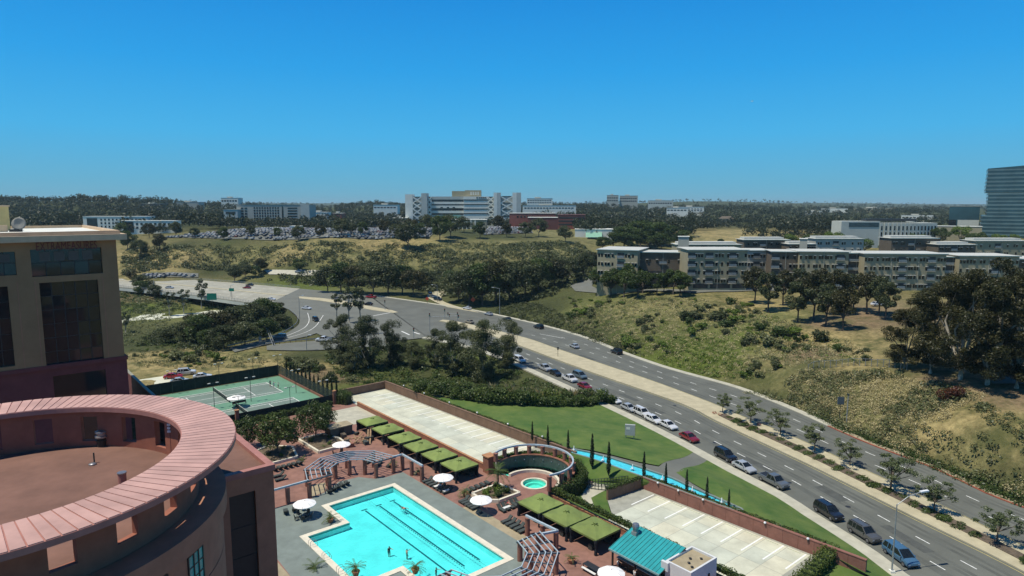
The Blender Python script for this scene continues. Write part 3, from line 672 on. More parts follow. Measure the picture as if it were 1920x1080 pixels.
for p, q in zip(win, win[1:]+win[:1]):
    mb.add([(p.x,p.y,ZD-1.05),(q.x,q.y,ZD-1.05),(q.x,q.y,ZD-0.3),(p.x,p.y,ZD-0.3)], [(0,1,2,3)])
    mb2.add([(p.x,p.y,ZD-0.3),(q.x,q.y,ZD-0.3),(q.x,q.y,ZD-0.1),(p.x,p.y,ZD-0.1)], [(0,1,2,3)])
mb.poly([Vector((p.x,p.y,ZD-1.05)) for p in win]); basin = struct(mb.build('pool_basin', 'pool_plaster')); mb2.build('waterline_tile', 'pool_tile', basin)
for a in (-8.7, -5.8, -2.9):
    MB().box(-0.13, 0.13, -26.5*K, 0, ZD-1.048, ZD-1.04, RA, (D(a,-4.6).x, D(a,-4.6).y, 0)).build('lane_line', 'lane_tile', basin)
    MB().box(-0.5, 0.5, -0.15, 0.15, ZD-1.047, ZD-1.038, RA, (D(a,-4.2).x, D(a,-4.2).y, 0)).build('lane_line', 'lane_tile', basin)
struct(MB().poly([Vector((p.x,p.y,ZD-0.16)) for p in win]).build('pool_water', 'pool_water'))
# spa
mb = MB(); c = circ(spa_c, spa_r+0.35, 32, ZD+0.12); c2 = circ(spa_c, spa_r, 32, ZD+0.12); mb.poly(c, [c2])
for L_, z0, fl_ in ((c, ZD-0.05, 0), (c2, ZD-0.15, 1)):
    for p, q in zip(L_, L_[1:]+L_[:1]): mb.add([(p.x,p.y,z0),(q.x,q.y,z0),(q.x,q.y,ZD+0.12),(p.x,p.y,ZD+0.12)], [(3,2,1,0)] if fl_ else [(0,1,2,3)])
struct(mb.build('spa_coping', 'coping'))
mb = MB(); mb.lathe([(spa_r, ZD-0.1), (spa_r, ZD-0.5), (spa_r-0.5, ZD-0.5), (spa_r-0.5, ZD-0.9), (0.01, ZD-0.9)], 32, (spa_c.x, spa_c.y, 0), cap=False); struct(mb.build('spa_basin', 'pool_plaster'))
struct(MB().poly(circ(spa_c, spa_r, 32, ZD-0.1)).build('spa_water', 'spa_water'))
# ------------------------------------------------------------------ parking decks
mat('joint_grey', (0.34,0.34,0.28), 0.9, 0.1, 1)
lot1 = sheet('parking_deck', [D(17.6,60), D(31.6,60.5), wl(0.56), D(31.2,-7), D(17.6,-7)], 'joint_grey', ZD+0.01)
sheet('garden_lawn', [D(18.7,-24.7), D(30,-24.7), D(32.5,-27), wl(0.733), D(26.1,-31.5), D(22.3,-35.9), D(18.7,-37.4)], 'lawn_grass', ZD+0.02)
sheet('garden_walk', [D(27.8,-24.8), D(29.9,-24.8), D(31.5,-29.2), D(28.5,-28.5), D(24.5,-29), D(22.6,-31.5), D(21.6,-31), D(23.5,-27.5)], 'concrete', ZD+0.026)
lot2 = sheet('parking_deck', [D(26.1,-31.6), wl(0.735), WALL1, D(36.6,-67.6), D(18.8,-67.6), D(18.8,-37.5), D(22.4,-36)], 'joint_grey', ZD+0.01)
for nm_, c_ in (('slab_a', (0.60,0.60,0.46)), ('slab_b', (0.56,0.57,0.45)), ('slab_c', (0.62,0.60,0.45)), ('slab_d', (0.53,0.55,0.44))): mat(nm_, c_, 0.8, 0.12, 0.3, 0.15, detail=10)
def slabs(par, a_rows, b0, b1, db, aend):
    b_ = b0
    while b_ - db > b1 - 0.01:
        for i in range(len(a_rows)):
            a0 = a_rows[i]; a1 = a_rows[i+1] if i+1 < len(a_rows) else aend(b_-db/2)
            g_ = 0.035; MB().add([D(a0+g_, b_-g_, ZD+0.0135), D(a0+g_, b_-db+g_, ZD+0.0135), D(a1-g_, b_-db+g_, ZD+0.0135), D(a1-g_, b_-g_, ZD+0.0135)], [(0,1,2,3)]).build('slab', rng.choice(('slab_a','slab_b','slab_c','slab_a','slab_d')), par)
        b_ -= db
aw = lambda b_: 31.6 + (60.5-b_)/126.5*4.8 - 0.7
slabs(lot1, (17.9, 22.5, 27.0), 59.5, -3.5, 4.5, aw); slabs(lot2, (22.6, 27.3, 31.6), -36.2, -67.6, 3.55, aw); slabs(lot2, (19.0,), -39.6, -67.6, 4.43, lambda b_: 22.55)
def bay(p, q, par, w_=0.11):
    t = (q-p).normalized(); nrm = Vector((-t.y, t.x, 0))*w_
    MB().add([Vector((v.x, v.y, ZD+0.018)) for v in (p+nrm, p-nrm, q-nrm, q+nrm)], [(0,1,2,3)]).build('parking_stripe', 'lot_paint', par)
for i in range(19):
    b_ = 55 - i*3.15; a1 = 31.6 + (60.5-b_)/126.5*4.8 - 0.8
    bay(D(a1-6.2, b_), D(a1, b_), lot1)
sheet('garden_lawn', [D(18.8,-67.7), D(37.5,-67.7), D(37.5,-96), D(18.8,-96)], 'lawn_grass', ZD+0.02)
for i in range(9):
    b_ = -35.6 - i*3.55; a1 = 31.6 + (60.5-b_)/126.5*4.8 - 0.8
    bay(D(a1-6.4, b_), D(a1, b_), lot2)
# ------------------------------------------------------------------ the round hotel building with its ring canopy
RC = Vector((-37.4, 44.5, 0)); ZR = 30.0; RO, RI = 16.5, 12.5
bld = thing('ring_building', 'terracotta round building topped by a wide pink metal ring canopy', 'building', RC)
NPAN = 132; da = 2*math.pi/NPAN
def wedge(r0, r1, a0, a1, z0, z1, k=2):
    vs_ = []; 
    for z in (z0, z1):
        for r in (r0, r1):
            for i in range(k+1):
                a = a0+(a1-a0)*i/k; vs_.append((r*math.cos(a), r*math.sin(a), z))
    q = k+1; fs = []
    for i in range(k):
        fs += [(2*q+i, 3*q+i, 3*q+i+1, 2*q+i+1), (i, i+1, q+i+1, q+i), (q+i, q+i+1, 3*q+i+1, 3*q+i), (i+1, i, 2*q+i, 2*q+i+1)]
    fs += [(0, q, 3*q, 2*q), (q-1, 3*q-1, 4*q-1, 2*q-1)]
    return vs_, fs
pan = MB().add(*wedge(RI+0.06, RO-0.06, -da*0.44, da*0.44, ZR-0.02, ZR+0.06, 1)).mesh('panel', 'canopy_pink')
for i in range(NPAN):
    o = link('panel', pan, bld); o.rotation_euler = (0, 0, i*da)
mb = MB()
for i in range(96): mb.add(*wedge(RI, RO, i*2*math.pi/96, (i+1)*2*math.pi/96, ZR-0.4, ZR, 1))
mb.build('canopy_deck', 'canopy_seam', bld)
angs = []
for p in ((132, 1042), (268, 985)):
    g_ = G(*p, 27.9); angs.append(math.atan2(g_.y-RC.y, g_.x-RC.x))
stp = abs(angs[1]-angs[0]); 
W0, W1, ZF = 13.1, 13.6, 26.2
nseg = int(round(2*math.pi/stp)); stp = 2*math.pi/nseg; hw = 0.055
mbw = MB()
for i in range(nseg):
    a = angs[0] + i*stp
    for k in range(8):
        a0 = a+hw+(stp-2*hw)*k/8; a1 = a+hw+(stp-2*hw)*(k+1)/8; mbw.add(*wedge(W0, W1, a0, a1, ZF-0.5, ZR-0.4, 1))
    mbw.add(*wedge(W0, W1, a-hw, a+hw, ZF-0.5, ZF+0.5, 2)); mbw.add(*wedge(W0, W1, a-hw, a+hw, ZR-1.0, ZR-0.4, 2))
mbw.build('ring_wall', 'stucco_red', bld)
MB().cyl((0, 0), W0, W0, ZF-0.4, ZF, 72).build('roof', 'roof_brown', bld)
mb = MB(); RD = 15.2
for i in range(96): mb.add(*wedge(W0-0.2, RD+0.35, i*2*math.pi/96, (i+1)*2*math.pi/96, ZF-2.0, ZF-0.55, 1))
mb.build('cornice_band', 'stucco_brown', bld)
for k in range(7):                       # courses of the drum, with recessed joints between
    mb = MB(); z1 = ZF-2.0-k*3.2
    for i in range(96): mb.add(*wedge(RD-0.6, RD, i*2*math.pi/96, (i+1)*2*math.pi/96, z1-3.12, z1-0.02, 1))
    mb.build('wall_course', 'stucco_brown', bld)
mb = MB(); mb.cyl((0, 0), RD-0.25, RD-0.25, ZF-26, ZF-2.0, 96); mb.build('wall_core', 'frame_dark', bld)
def drumwin(px, py, m, wd=0.075, ht=2.6):
    zc0 = ZF-3.6; best = None            # where on the drum the photo shows it
    for a_ in np.linspace(-2.2, 0.7, 600):
        q = Vector((RC.x+RD*math.cos(a_), RC.y+RD*math.sin(a_), zc0-H)); f_ = q.y*ct-q.z*st; e_ = abs(960+F*q.x/f_-px)
        if (q.x*math.cos(a_)+q.y*math.sin(a_) < 0) and (best is None or e_ < best[0]): best = (e_, a_)
    a = best[1]
    wn = MB().add(*wedge(RD-0.2, RD+0.04, a-wd, a+wd, ZF-4.9, ZF-4.9+ht, 2)).build('window', m, bld)
    mb = MB(); z0 = ZF-4.9
    for t in (-1, -0.33, 0.33, 1): mb.add(*wedge(RD-0.1, RD+0.1, a+t*wd-0.003, a+t*wd+0.003, z0, z0+ht, 1))
    for t in (0, 0.33, 0.66, 1): mb.add(*wedge(RD-0.1, RD+0.09, a-wd, a+wd, z0+t*ht-0.04, z0+t*ht+0.04, 1))
    mb.build('frame', 'frame_dark', wn)
drumwin(368, 1022, 'glass_teal', 0.06); drumwin(288, 1075, 'glass_blue'); drumwin(200, 1110, 'glass_blue')
# roof gear of the round building
v = thing('roof_vent', 'silver barrel vent with stacked collars standing on the round brown roof', 'vent', G(192, 836, ZF))
mb = MB(); mb.lathe([(0.42,0),(0.42,0.5),(0.5,0.5),(0.5,0.62),(0.4,0.62),(0.4,0.85)], 16); mb.build('drum', 'black_plastic', v)
mb = MB(); mb.lathe([(0.55,0.85),(0.55,1.0),(0.42,1.05),(0.42,1.25),(0.52,1.28),(0.5,1.42),(0.1,1.5)], 16); mb.build('hood', 'rim', v)
v = thing('roof_pipe', 'thin capped pipe with a pale round drain cover on the brown roof', 'pipe', G(177, 868, ZF))
MB().cyl((0,0), 0.06, 0.06, 0, 0.9, 8).build('stack', 'pole_dark', v); MB().lathe([(0.3,0),(0.3,0.1),(0.18,0.16),(0.02,0.18)], 12, (0.1,-0.4,0)).build('drain_cover', 'rim', v)
v = thing('roof_flue', 'short brown cylinder flue with bright cap near the canopy edge', 'flue', G(230, 908, ZF))
MB().cyl((0,0), 0.3, 0.3, 0, 0.9, 14).build('shaft', 'canopy_seam', v); MB().cyl((0,0), 0.34, 0.34, 0.9, 1.0, 14).build('cap', 'rim', v)
v = thing('wall_floodlight', 'slim post of three white floodlights against the inner red wall', 'floodlight', G(322, 855, ZF))
MB().cyl((0,0), 0.05, 0.05, 0, 2.9, 8).build('post', 'stucco_darkred', v)
for z in (2.2, 2.5, 2.8): MB().box(-0.14, 0.14, -0.2, 0.05, z, z+0.18).build('lamp', 'lamp_clear', v)
# square stair block beside the drum
ZB = 23.0; PB = G(512, 873, ZB)
blk = thing('stair_block', 'brown square block with flat roof and tall dark window beside the round drum', 'building', (PB.x, PB.y, 0), RA)
mb = MB(); mb.box(-13, -4.2, 0, 12, 0.8, ZB-0.4); mb.box(-4.2, -1.8, 0.5, 12, 0.8, ZB-0.4); mb.box(-4.2, -1.8, 0, 0.5, ZB-2, ZB-0.4); mb.box(-1.8, 0, 0, 12, 0.8, ZB-0.4); mb.build('wall', 'stucco_brown', blk)
MB().box(-4.2, -1.8, 0.35, 0.45, 0.8, ZB-2).build('window', 'frame_dark', blk)
for k in range(6): MB().box(-4.2, -1.8, 0.28, 0.349, 2.5+k*3, 2.6+k*3).build('mullion', 'frame_dark', blk)
mb = MB(); mb.box(-13, 0.15, -0.15, 0.5, ZB-0.4, ZB+0.15); mb.box(-0.5, 0.15, 0.5, 12, ZB-0.4, ZB+0.15); mb.box(-13, 0.15, 11.6, 12.2, ZB-0.4, ZB+0.15); mb.build('parapet', 'canopy_seam', blk)
MB().box(-13, -0.5, 0.5, 11.6, ZB-0.4, ZB-0.25).build('roof', 'roof_brown', blk)
# ------------------------------------------------------------------ the beige office tower
DT = 115.0; Pw = AT(217, 448, DT); nB = -Bv
def FH(px, py):
    r = Vector(ray(px, py)); o = Vector((0, 0, H)); t = (Pw-o).dot(nB)/r.dot(nB); p = o + r*t
    return (p-Pw).dot(Av), p.z              # x along the facade (negative to the left), z
ZT = Pw.z
tow = thing('office_tower', 'beige office tower with dark recessed windows, red base and projecting pale cornice', 'building', (Pw.x, Pw.y, 0), RA)
zred = FH(232, 667)[1]
mat('frame_grey', (0.09,0.085,0.075), 0.7, 0.1, 1)
wins = []
for (x0, x1, y0, y1) in ((58,192,466,516),(80,190,527,682),(-90,30,474,519),(-90,22,540,694)):
    u0, _ = FH(x0, (y0+y1)/2); u1, _ = FH(x1, (y0+y1)/2); _, z1 = FH((x0+x1)/2, y0); _, z0 = FH((x0+x1)/2, y1); wins.append((u0, u1, z0, z1))
us = sorted(set([-60.0, 0.0] + [w_[0] for w_ in wins] + [w_[1] for w_ in wins])); zs = sorted(set([zred, ZT] + [w_[2] for w_ in wins] + [w_[3] for w_ in wins]))
mb = MB()
for i in range(len(us)-1):
    for j in range(len(zs)-1):
        cu, cz_ = (us[i]+us[i+1])/2, (zs[j]+zs[j+1])/2
        if any(w_[0] < cu < w_[1] and w_[2] < cz_ < w_[3] for w_ in wins): continue
        mb.box(us[i], us[i+1], 0, 1.0, zs[j], zs[j+1])
mb.box(-60, 0, 1.001, 40, zred, ZT-0.6); mb.build('wall', 'stucco_beige', tow)
for i, (u0, u1, z0, z1) in enumerate(wins):
    wn = MB().box(u0, u1, 0.75, 0.95, z0, z1).build('window', 'glass_dark', tow)
    mb = MB(); nn = 5
    for k in range(1, nn): x = u0+(u1-u0)*k/nn; mb.box(x-0.06, x+0.06, 0.68, 0.749, z0, z1)
    nz_ = max(2, int((z1-z0)/2.2))
    for k in range(1, nz_): z = z0+(z1-z0)*k/nz_; mb.box(u0, u1, 0.66, 0.748, z-0.05, z+0.05)
    mb.build('mullion', 'frame_dark', wn)
    for k in range(nn):
        for k2 in range(nz_):
            x0_, x1_ = u0+(u1-u0)*k/nn+0.07, u0+(u1-u0)*(k+1)/nn-0.07; q0_, q1_ = z0+(z1-z0)*k2/nz_+0.06, z0+(z1-z0)*(k2+1)/nz_-0.06; e1, e2 = rng.uniform(-0.025,0.025), rng.uniform(-0.025,0.025)
            MB().add([(x0_,0.71+e1,q0_),(x1_,0.71-e1,q0_),(x1_,0.71-e1+e2,q1_),(x0_,0.71+e1+e2,q1_)], [(0,1,2,3)]).build('pane', 'glass_dark', wn)
    if i in (0, 2):
        for k in range(4):
            x = u0 + (u1-u0)*(0.12+0.2*k); MB().box(x, x+1.5, 0.60, 0.655, z0+0.55*(z1-z0), z0+0.9*(z1-z0)).build('blind', 'frame_grey', wn)
for x in (FH(30,600)[0]+0.6, FH(80,600)[0]-0.6, FH(190,600)[0]+0.7):
    MB().box(x-0.05, x+0.05, -0.03, -0.001, zred, FH(100,525)[1]).build('joint', 'stucco_brown', tow)
u0, zb1 = FH(100, 707); u1, _ = FH(200, 707)
mb = MB(); mb.box(-60, u0, 0.5, 40, 0, zred-0.01); mb.box(u0, u1, 1.5, 40, 0, zred-0.01); mb.box(u1, 0.4, 0.5, 40, 0, zred-0.01); mb.box(u0, u1, 0.5, 1.5, zb1, zred-0.01); mb.box(-60, 0.5, -0.1, 0.5, zred-0.7, zred-0.01); mb.build('base_wall', 'stucco_darkred', tow)
MB().box(u0, u1, 1.2, 1.4, zb1-14, zb1).build('window', 'glass_dark', tow)
mb = MB(); mb.box(-62, 1.5, -1.5, 41.5, ZT-0.1, ZT+0.9); mb.build('cornice', 'cornice', tow)
mb = MB(); mb.box(-60, 0.6, -0.6, 0.0, ZT+0.9, ZT+1.5); mb.box(0, 0.6, 0.0, 40, ZT+0.9, ZT+1.5); mb.box(-60, 0.6, 40, 40.6, ZT+0.9, ZT+1.5); mb.build('parapet', 'cornice', tow)
MB().box(-60, 0, 0, 40, ZT+0.9, ZT+0.98).build('roof', 'roof_white', tow)
MB().box(-40, -14, 20, 21, ZT+0.98, ZT+2.2).build('roof_screen', 'cornice', tow)
fd = bpy.data.curves.new('lettering', 'FONT'); fd.body = 'EXTRAMEASURES'; fd.extrude = 0.08; fd.size = 1.6; fd.space_character = 1.05
fo = bpy.data.objects.new('lettering_tmp', fd); COL.objects.link(fo); bpy.context.view_layer.update()
me = bpy.data.meshes.new_from_object(fo.evaluated_get(bpy.context.evaluated_depsgraph_get())); bpy.data.objects.remove(fo)
ua, za = FH(67, 468); ub, _ = FH(182, 468); wx = max(v_.co.x for v_ in me.vertices); zc = FH(120, 468)[1]; hh_ = FH(120, 453)[1]-zc; hx = max(v_.co.y for v_ in me.vertices)
for v_ in me.vertices: v_.co = Vector((ua+v_.co.x/wx*(ub-ua), -0.1+v_.co.z*0.5, zc+v_.co.y/hx*hh_))
me.materials.clear(); me.materials.append(M['stucco_darkred']); link('lettering', me, tow)
p = AT(-20, 437, 128); pt = thing('rooftop_plant_room', 'yellow rendered plant room box standing on the tower roof', 'plant room', (p.x, p.y, ZT+0.98), RA)
MB().box(-8, 3.2, -3, 5, 0, 4.6).build('wall', 'yellow_wall', pt); MB().box(-8.2, 3.4, -3.2, 5.2, 4.6, 4.9).build('coping', 'cornice', pt); MB().box(-2, -1, -3.05, -3.001, 0, 2.1).build('door', 'cornice', pt)
mat('dish_grey', (0.20,0.20,0.18), 0.7, 0.1, 1)
p = AT(38, 431, 122); ds = thing('satellite_dish', 'pale round satellite dish on the tower roof beside the yellow plant room', 'satellite dish', (p.x, p.y, ZT+0.98))
mb = MB(); mb.lathe([(0.05,0),(0.8,0.12),(1.2,0.35),(1.22,0.4),(0.8,0.2),(0.05,0.08)], 20, cap=False); dm_ = mb.mesh('dish', 'dish_grey', True); dm_.transform(Matrix.Translation((0,0,1.4)) @ Matrix.Rotation(R(75),4,'X') @ Matrix.Rotation(R(12),4,'Y')); link('dish', dm_, ds)
MB().cyl((0,0.3), 0.08, 0.08, 0, 1.4, 8).build('mast', 'pole_galv', ds); MB().box(-1.4, 0.2, -0.9, 0.3, 0, 0.5).build('ballast', 'black_plastic', ds)
# dark red wing wall with teal coping that runs from the tower towards the ring
mat('coping_grey', (0.30,0.29,0.21), 0.6, 0.1, 1)
q0, q1 = G(234, 690, 9.0), G(300, 752, 9.0)
ww = thing('wing_wall', 'long dark red wing wall with a thin teal metal coping', 'wall', (0,0,0))
MB().bar(Vector((q0.x,q0.y,4.4)), Vector((q1.x,q1.y,4.4))+(q1-q0)*1.2, 0.6, 8.8).build('wall', 'stucco_darkred', ww)
MB().bar(Vector((q0.x,q0.y,8.95)), Vector((q1.x,q1.y,8.95))+(q1-q0)*1.2, 0.6, 0.16).build('coping', 'coping_grey', ww)
# ------------------------------------------------------------------ walls round the parking decks
def wallthing(name, label, p, q, h, th, m, cm, z0=0.0, over=0.1, nblk=0):
    t = thing(name, label, 'wall', (0,0,0)); p, q = Vector(p), Vector(q)
    if nblk:
        for i in range(nblk):
            a, c = p.lerp(q, i/nblk), p.lerp(q, (i+1)/nblk); d = (c-a).normalized()*0.015
            MB().bar(Vector((a.x+d.x,a.y+d.y,(z0+h)/2)), Vector((c.x-d.x,c.y-d.y,(z0+h)/2)), th, h-z0).build('panel', m, t)
    else: MB().bar(Vector((p.x,p.y,(z0+h)/2)), Vector((q.x,q.y,(z0+h)/2)), th, h-z0).build('wall', m, t)
    MB().bar(Vector((p.x,p.y,h+0.06)), Vector((q.x,q.y,h+0.06)), th+over, 0.12).build('coping', cm, t)
    return t
mat('wall_brown', (0.19, 0.115, 0.075), 0.85, 0.12, 0.8, 0.1); mat('wall_red', (0.25, 0.115, 0.085), 0.85, 0.12, 0.8, 0.1); mat('coping_orange', (0.42, 0.21, 0.10), 0.8, 0.12, 1)
wallthing('retaining_wall', 'long brown retaining wall between the empty parking deck and the lawn', wl(0.0), wl(0.60), 2.75, 0.4, 'wall_brown', 'wall_brown', ZD, nblk=26)
wallthing('retaining_wall', 'reddish brown retaining wall below the cypresses along the striped parking deck', wl(0.735), wl(1.05), 2.75, 0.4, 'wall_red', 'wall_red', ZD, nblk=16)
wallthing('end_wall', 'short brown wall closing the parking deck behind the tennis court', D(17.6,60.3), wl(0.0), 2.6, 0.4, 'wall_brown', 'wall_brown', ZD, nblk=5)
wallthing('end_wall', 'short brown wall with hedge on top at the garden end of the deck', D(26.1,-31.5), wl(0.733), 2.5, 0.4, 'wall_brown', 'wall_brown', ZD, nblk=4)
wallthing('parapet_wall', 'low terracotta parapet with orange coping behind the row of six cabanas', D(17.5,50), D(17.5,-6.8), 1.75, 0.35, 'terracotta', 'coping_orange', ZD)
wallthing('parapet_wall', 'low terracotta wall under a clipped yellow green hedge behind three cabanas', D(18.6,-24.8), D(18.6,-80), 1.6, 0.4, 'terracotta', 'coping_orange', ZD)
pp = D(17.4,-7.6); t = thing('wall_pier', 'stout square terracotta pier ending the cabana parapet by the pond', 'pier', (pp.x,pp.y,ZD), RA); MB().box(-0.8,0.8,-0.8,0.8,0,3.0).build('shaft','terracotta',t); MB().box(-0.95,0.95,-0.95,0.95,3.0,3.2).build('cap','coping_orange',t)
# bollard lights standing along the parapets
bl = thing('wall_light', 'small white globe light on the retaining wall of the striped deck', 'lamp', (0,0,0), 0, 'globe lights on the retaining walls')
MB().cyl((0,0), 0.05, 0.05, 0, 0.35, 8).build('stem', 'pole_dark', bl); MB().lathe([(0.02,0.35),(0.17,0.42),(0.2,0.53),(0.15,0.66),(0.02,0.7)], 10).build('globe', 'lamp_clear', bl, True)
BL = Proto(bl)
for t_ in (0.765, 0.80, 0.84, 0.93, 0.985): p = wl(t_); BL.put((p.x-0.35, p.y-0.1, 2.87-0.5))
for t_ in (0.08, 0.16, 0.25, 0.34, 0.43, 0.52): p = wl(t_); BL.put((p.x, p.y, 2.87), label='small white globe light on the wall of the unmarked pale deck')
# ------------------------------------------------------------------ cabanas
def cabana():
    s_ = 2.45
    t = thing('cabana', 'green canvas cabana with dark posts and seating', 'cabana', (0,0,0))
    mb = MB(); n_ = 8; vs_ = []; fs = []
    for i in range(n_+1):
        for j in range(n_+1):
            x, y = -s_+2*s_*i/n_, -s_+2*s_*j/n_; d = max(abs(x), abs(y))/s_; z = 3.05-0.62*d+0.06*math.sin(i*1.7)*math.sin(j*1.3); vs_.append((x, y, z))
    for i in range(n_):
        for j in range(n_): a = i*(n_+1)+j; fs.append((a, a+n_+1, a+n_+2, a+1))
    mb.add(vs_, fs)
    b4 = [(-s_,-s_),(s_,-s_),(s_,s_),(-s_,s_)]
    for (x0,y0),(x1,y1) in zip(b4, b4[1:]+b4[:1]): mb.add([(x0,y0,2.43),(x1,y1,2.43),(x1,y1,2.15),(x0,y0,2.15)], [(3,2,1,0)])
    mb.build('canopy', 'canvas_green', t)
    for x, y in b4:
        x *= 0.95; y *= 0.95; MB().box(x-0.09, x+0.09, y-0.09, y+0.09, 0, 2.42).build('post', 'frame_dark', t)
        mb = MB(); mb.lathe([(0.22,2.3),(0.26,1.9),(0.12,1.1),(0.2,0.6),(0.24,0.1)], 8, (x, y, 0)); mb.build('curtain', 'dark_cloth', t)
    MB().box(s_*0.93, s_*0.95, -s_*0.9, s_*0.9, 0.1, 2.3).build('back_curtain', 'dark_cloth', t)
    MB().box(-s_*0.9, s_*0.9, s_*0.93, s_*0.95, 0.1, 2.3).build('side_curtain', 'dark_cloth', t)
    mb = MB(); mb.box(1.2, 2.1, -1.7, 1.7, 0.05, 0.42); mb.box(1.9, 2.15, -1.7, 1.7, 0.42, 0.9); mb.build('sofa', 'wicker', t)
    mb = MB(); mb.box(1.22, 1.88, -1.65, 1.65, 0.42, 0.56); mb.build('sofa_cushion', 'cushion', t)
    mb = MB(); mb.box(-1.9, -1.1, -1.2, -0.5, 0.05, 0.5); mb.box(-1.9, -1.75, -1.2, -0.5, 0.5, 0.95); mb.build('armchair', 'wicker', t)
    mb = MB(); mb.cyl((0,0), 0.45, 0.45, 0.42, 0.47, 14); mb.cyl((0,0), 0.06, 0.06, 0, 0.42, 8); mb.build('coffee_table', 'frame_dark', t)
    mb = MB()
    for k in range(5): a = k*1.25; mb.bar((0,0,3.02), (0.5*math.cos(a), 0.5*math.sin(a), 2.98), 0.1, 0.04)
    mb.build('top_seam', 'leaf_green', t)
    return t
CB = Proto(cabana())
r6 = [(12.0,29.6),(12.1,22.3),(12.1,14.9),(12.1,8.2),(12.4,1.5),(12.7,-5.2)]
ords = ['end cabana of the six, next to the lumber pile','second green cabana from the lumber pile','third green cabana from the lumber pile','fourth green cabana from the lumber pile','fifth green cabana from the lumber pile','end cabana of the six, beside the stout pier']
for (a, b_), l_ in zip(r6, ords): CB.put(D(a-1.0, b_), RA, (0.98,0.98,0.93), l_, 'green cabanas round the pool')
for (a, b_), l_ in zip([(12.4,-28.4),(12.6,-34.6),(13.0,-40.6)], ['green cabana of the three nearest the spa','middle green cabana of the three by the hedge','green cabana of the three nearest the teal roofed bar']): CB.put(D(a, b_), RA, (1.02,1.02,0.93), l_, 'green cabanas round the pool')
# ------------------------------------------------------------------ umbrellas
def umbrella(r=1.55):
    t = thing('umbrella', 'white octagonal sun umbrella', 'umbrella', (0,0,0))
    for k in range(8):
        a0, a1 = math.pi/4*k+0.012, math.pi/4*(k+1)-0.012; pts = []
        for rr, z in ((0.03, 2.62), (0.55*r, 2.42), (r, 2.12)):
            for a in (a0, (a0+a1)/2, a1): q = rr*(1 if a != (a0+a1)/2 else 0.975); pts.append((q*math.cos(a), q*math.sin(a), z-(0.03 if a == (a0+a1)/2 else 0)))
        pts += [(r*math.cos(a0), r*math.sin(a0), 1.97), (r*math.cos(a1), r*math.sin(a1), 1.97)]
        MB().add(pts, [(0,3,4,1),(1,4,5,2),(3,6,7,4),(4,7,8,5),(6,9,10,8,7)]).build('panel', 'umbrella_white', t)
    mb = MB(); mb.cyl((0,0), 0.035, 0.035, 0.05, 2.66, 8); mb.build('pole', 'wood', t)
    mb = MB()
    for k in range(8): a = math.pi/4*k; mb.bar((0,0,2.0), (0.9*r*math.cos(a), 0.9*r*math.sin(a), 2.14), 0.025, 0.025)
    mb.build('ribs', 'wood', t); MB().lathe([(0.3,0),(0.3,0.07),(0.08,0.12),(0.06,0.3)], 12).build('base', 'black_plastic', t)
    return t
UM = Proto(umbrella())
for (px, py, l_) in ((571,944,'white octagonal umbrella over dark chairs at the pool notch'),(640,833,'white umbrella beyond the arched trellis near the lumber pile'),(831,895,'white umbrella over loungers by the sixth cabana'),(902,937,'white umbrella over loungers beside the raised planter'),(1146,1074,'white umbrella at the tables before the teal roofed bar'),(443,747,'white umbrella over a bench between the two tennis courts')):
    p = G(px, py, ZD+2.15); UM.put((p.x, p.y, ZD), RA+0.2, (1.12,1.12,1.0) if px != 443 else (1.35,1.35,1.1), l_, 'white umbrellas')
# ------------------------------------------------------------------ loungers
def lounger():
    t = thing('sun_lounger', 'dark wicker sun lounger', 'sun lounger', (0,0,0))
    mb = MB(); mb.box(-0.34, 0.34, -0.95, 0.45, 0.24, 0.32); mb.build('seat', 'wicker', t)
    mb = MB(); mb.bar((0,0.45,0.32), (0,1.0,0.78), 0.66, 0.07); mb.build('backrest', 'wicker', t)
    mb = MB(); mb.box(-0.3, 0.3, -0.92, 0.44, 0.321, 0.39); mb.build('cushion', 'cushion', t)
    mb = MB(); mb.bar((0,0.43,0.39), (0,0.93,0.83), 0.58, 0.06); mb.build('back_cushion', 'cushion', t)
    for x in (-0.3, 0.3):
        for y in (-0.85, 0.4): MB().box(x-0.03, x+0.03, y-0.03, y+0.03, 0, 0.24).build('leg', 'wicker', t)
    return t
LG = Proto(lounger()); GLN = 'dark loungers on the pool deck'
def loungers(ab0, ab1, n_, rot, label):
    for i in range(n_):
        f_ = i/max(1, n_-1); p = D(ab0[0]+(ab1[0]-ab0[0])*f_, ab0[1]+(ab1[1]-ab0[1])*f_)
        LG.put((p.x, p.y, ZD+0.01), RA+rot+rng.uniform(-0.06, 0.06), 1.0, label, GLN)
loungers((5.2,-3.6),(5.4,-10.2),7,R(-90),'dark lounger in the row under the umbrella by the sixth cabana')
loungers((5.6,-15.2),(5.6,-18.8),5,R(-90),'dark lounger at the pool edge beside the raised planter umbrella')
loungers((8.6,-12.6),(13.6,-12.2),5,R(180),'dark lounger along the cabana side of the raised planter')
loungers((8.6,-22.4),(12.6,-22.2),5,R(0),'dark lounger along the spa side of the raised planter')
loungers((6.6,-26.2),(6.6,-30.6),5,R(-90),'dark lounger between the pool and the three cabanas')
loungers((-15.6,21),(-10.4,21),6,R(180),'dark lounger in the row before the olive tree bed')
loungers((-11.6,4.2),(-7.4,5.4),5,R(170),'dark lounger under the arched trellis facing the pool')
loungers((-21,1.2),(-18,1.0),3,R(160),'dark lounger beside the umbrella at the pool notch')
loungers((3.5,8),(1.0,12.5),3,R(-60),'dark lounger on red paving behind the arched trellis')
loungers((-16.5,15.5),(-16.2,17.5),2,R(-90),'dark lounger beside the brown stair block')
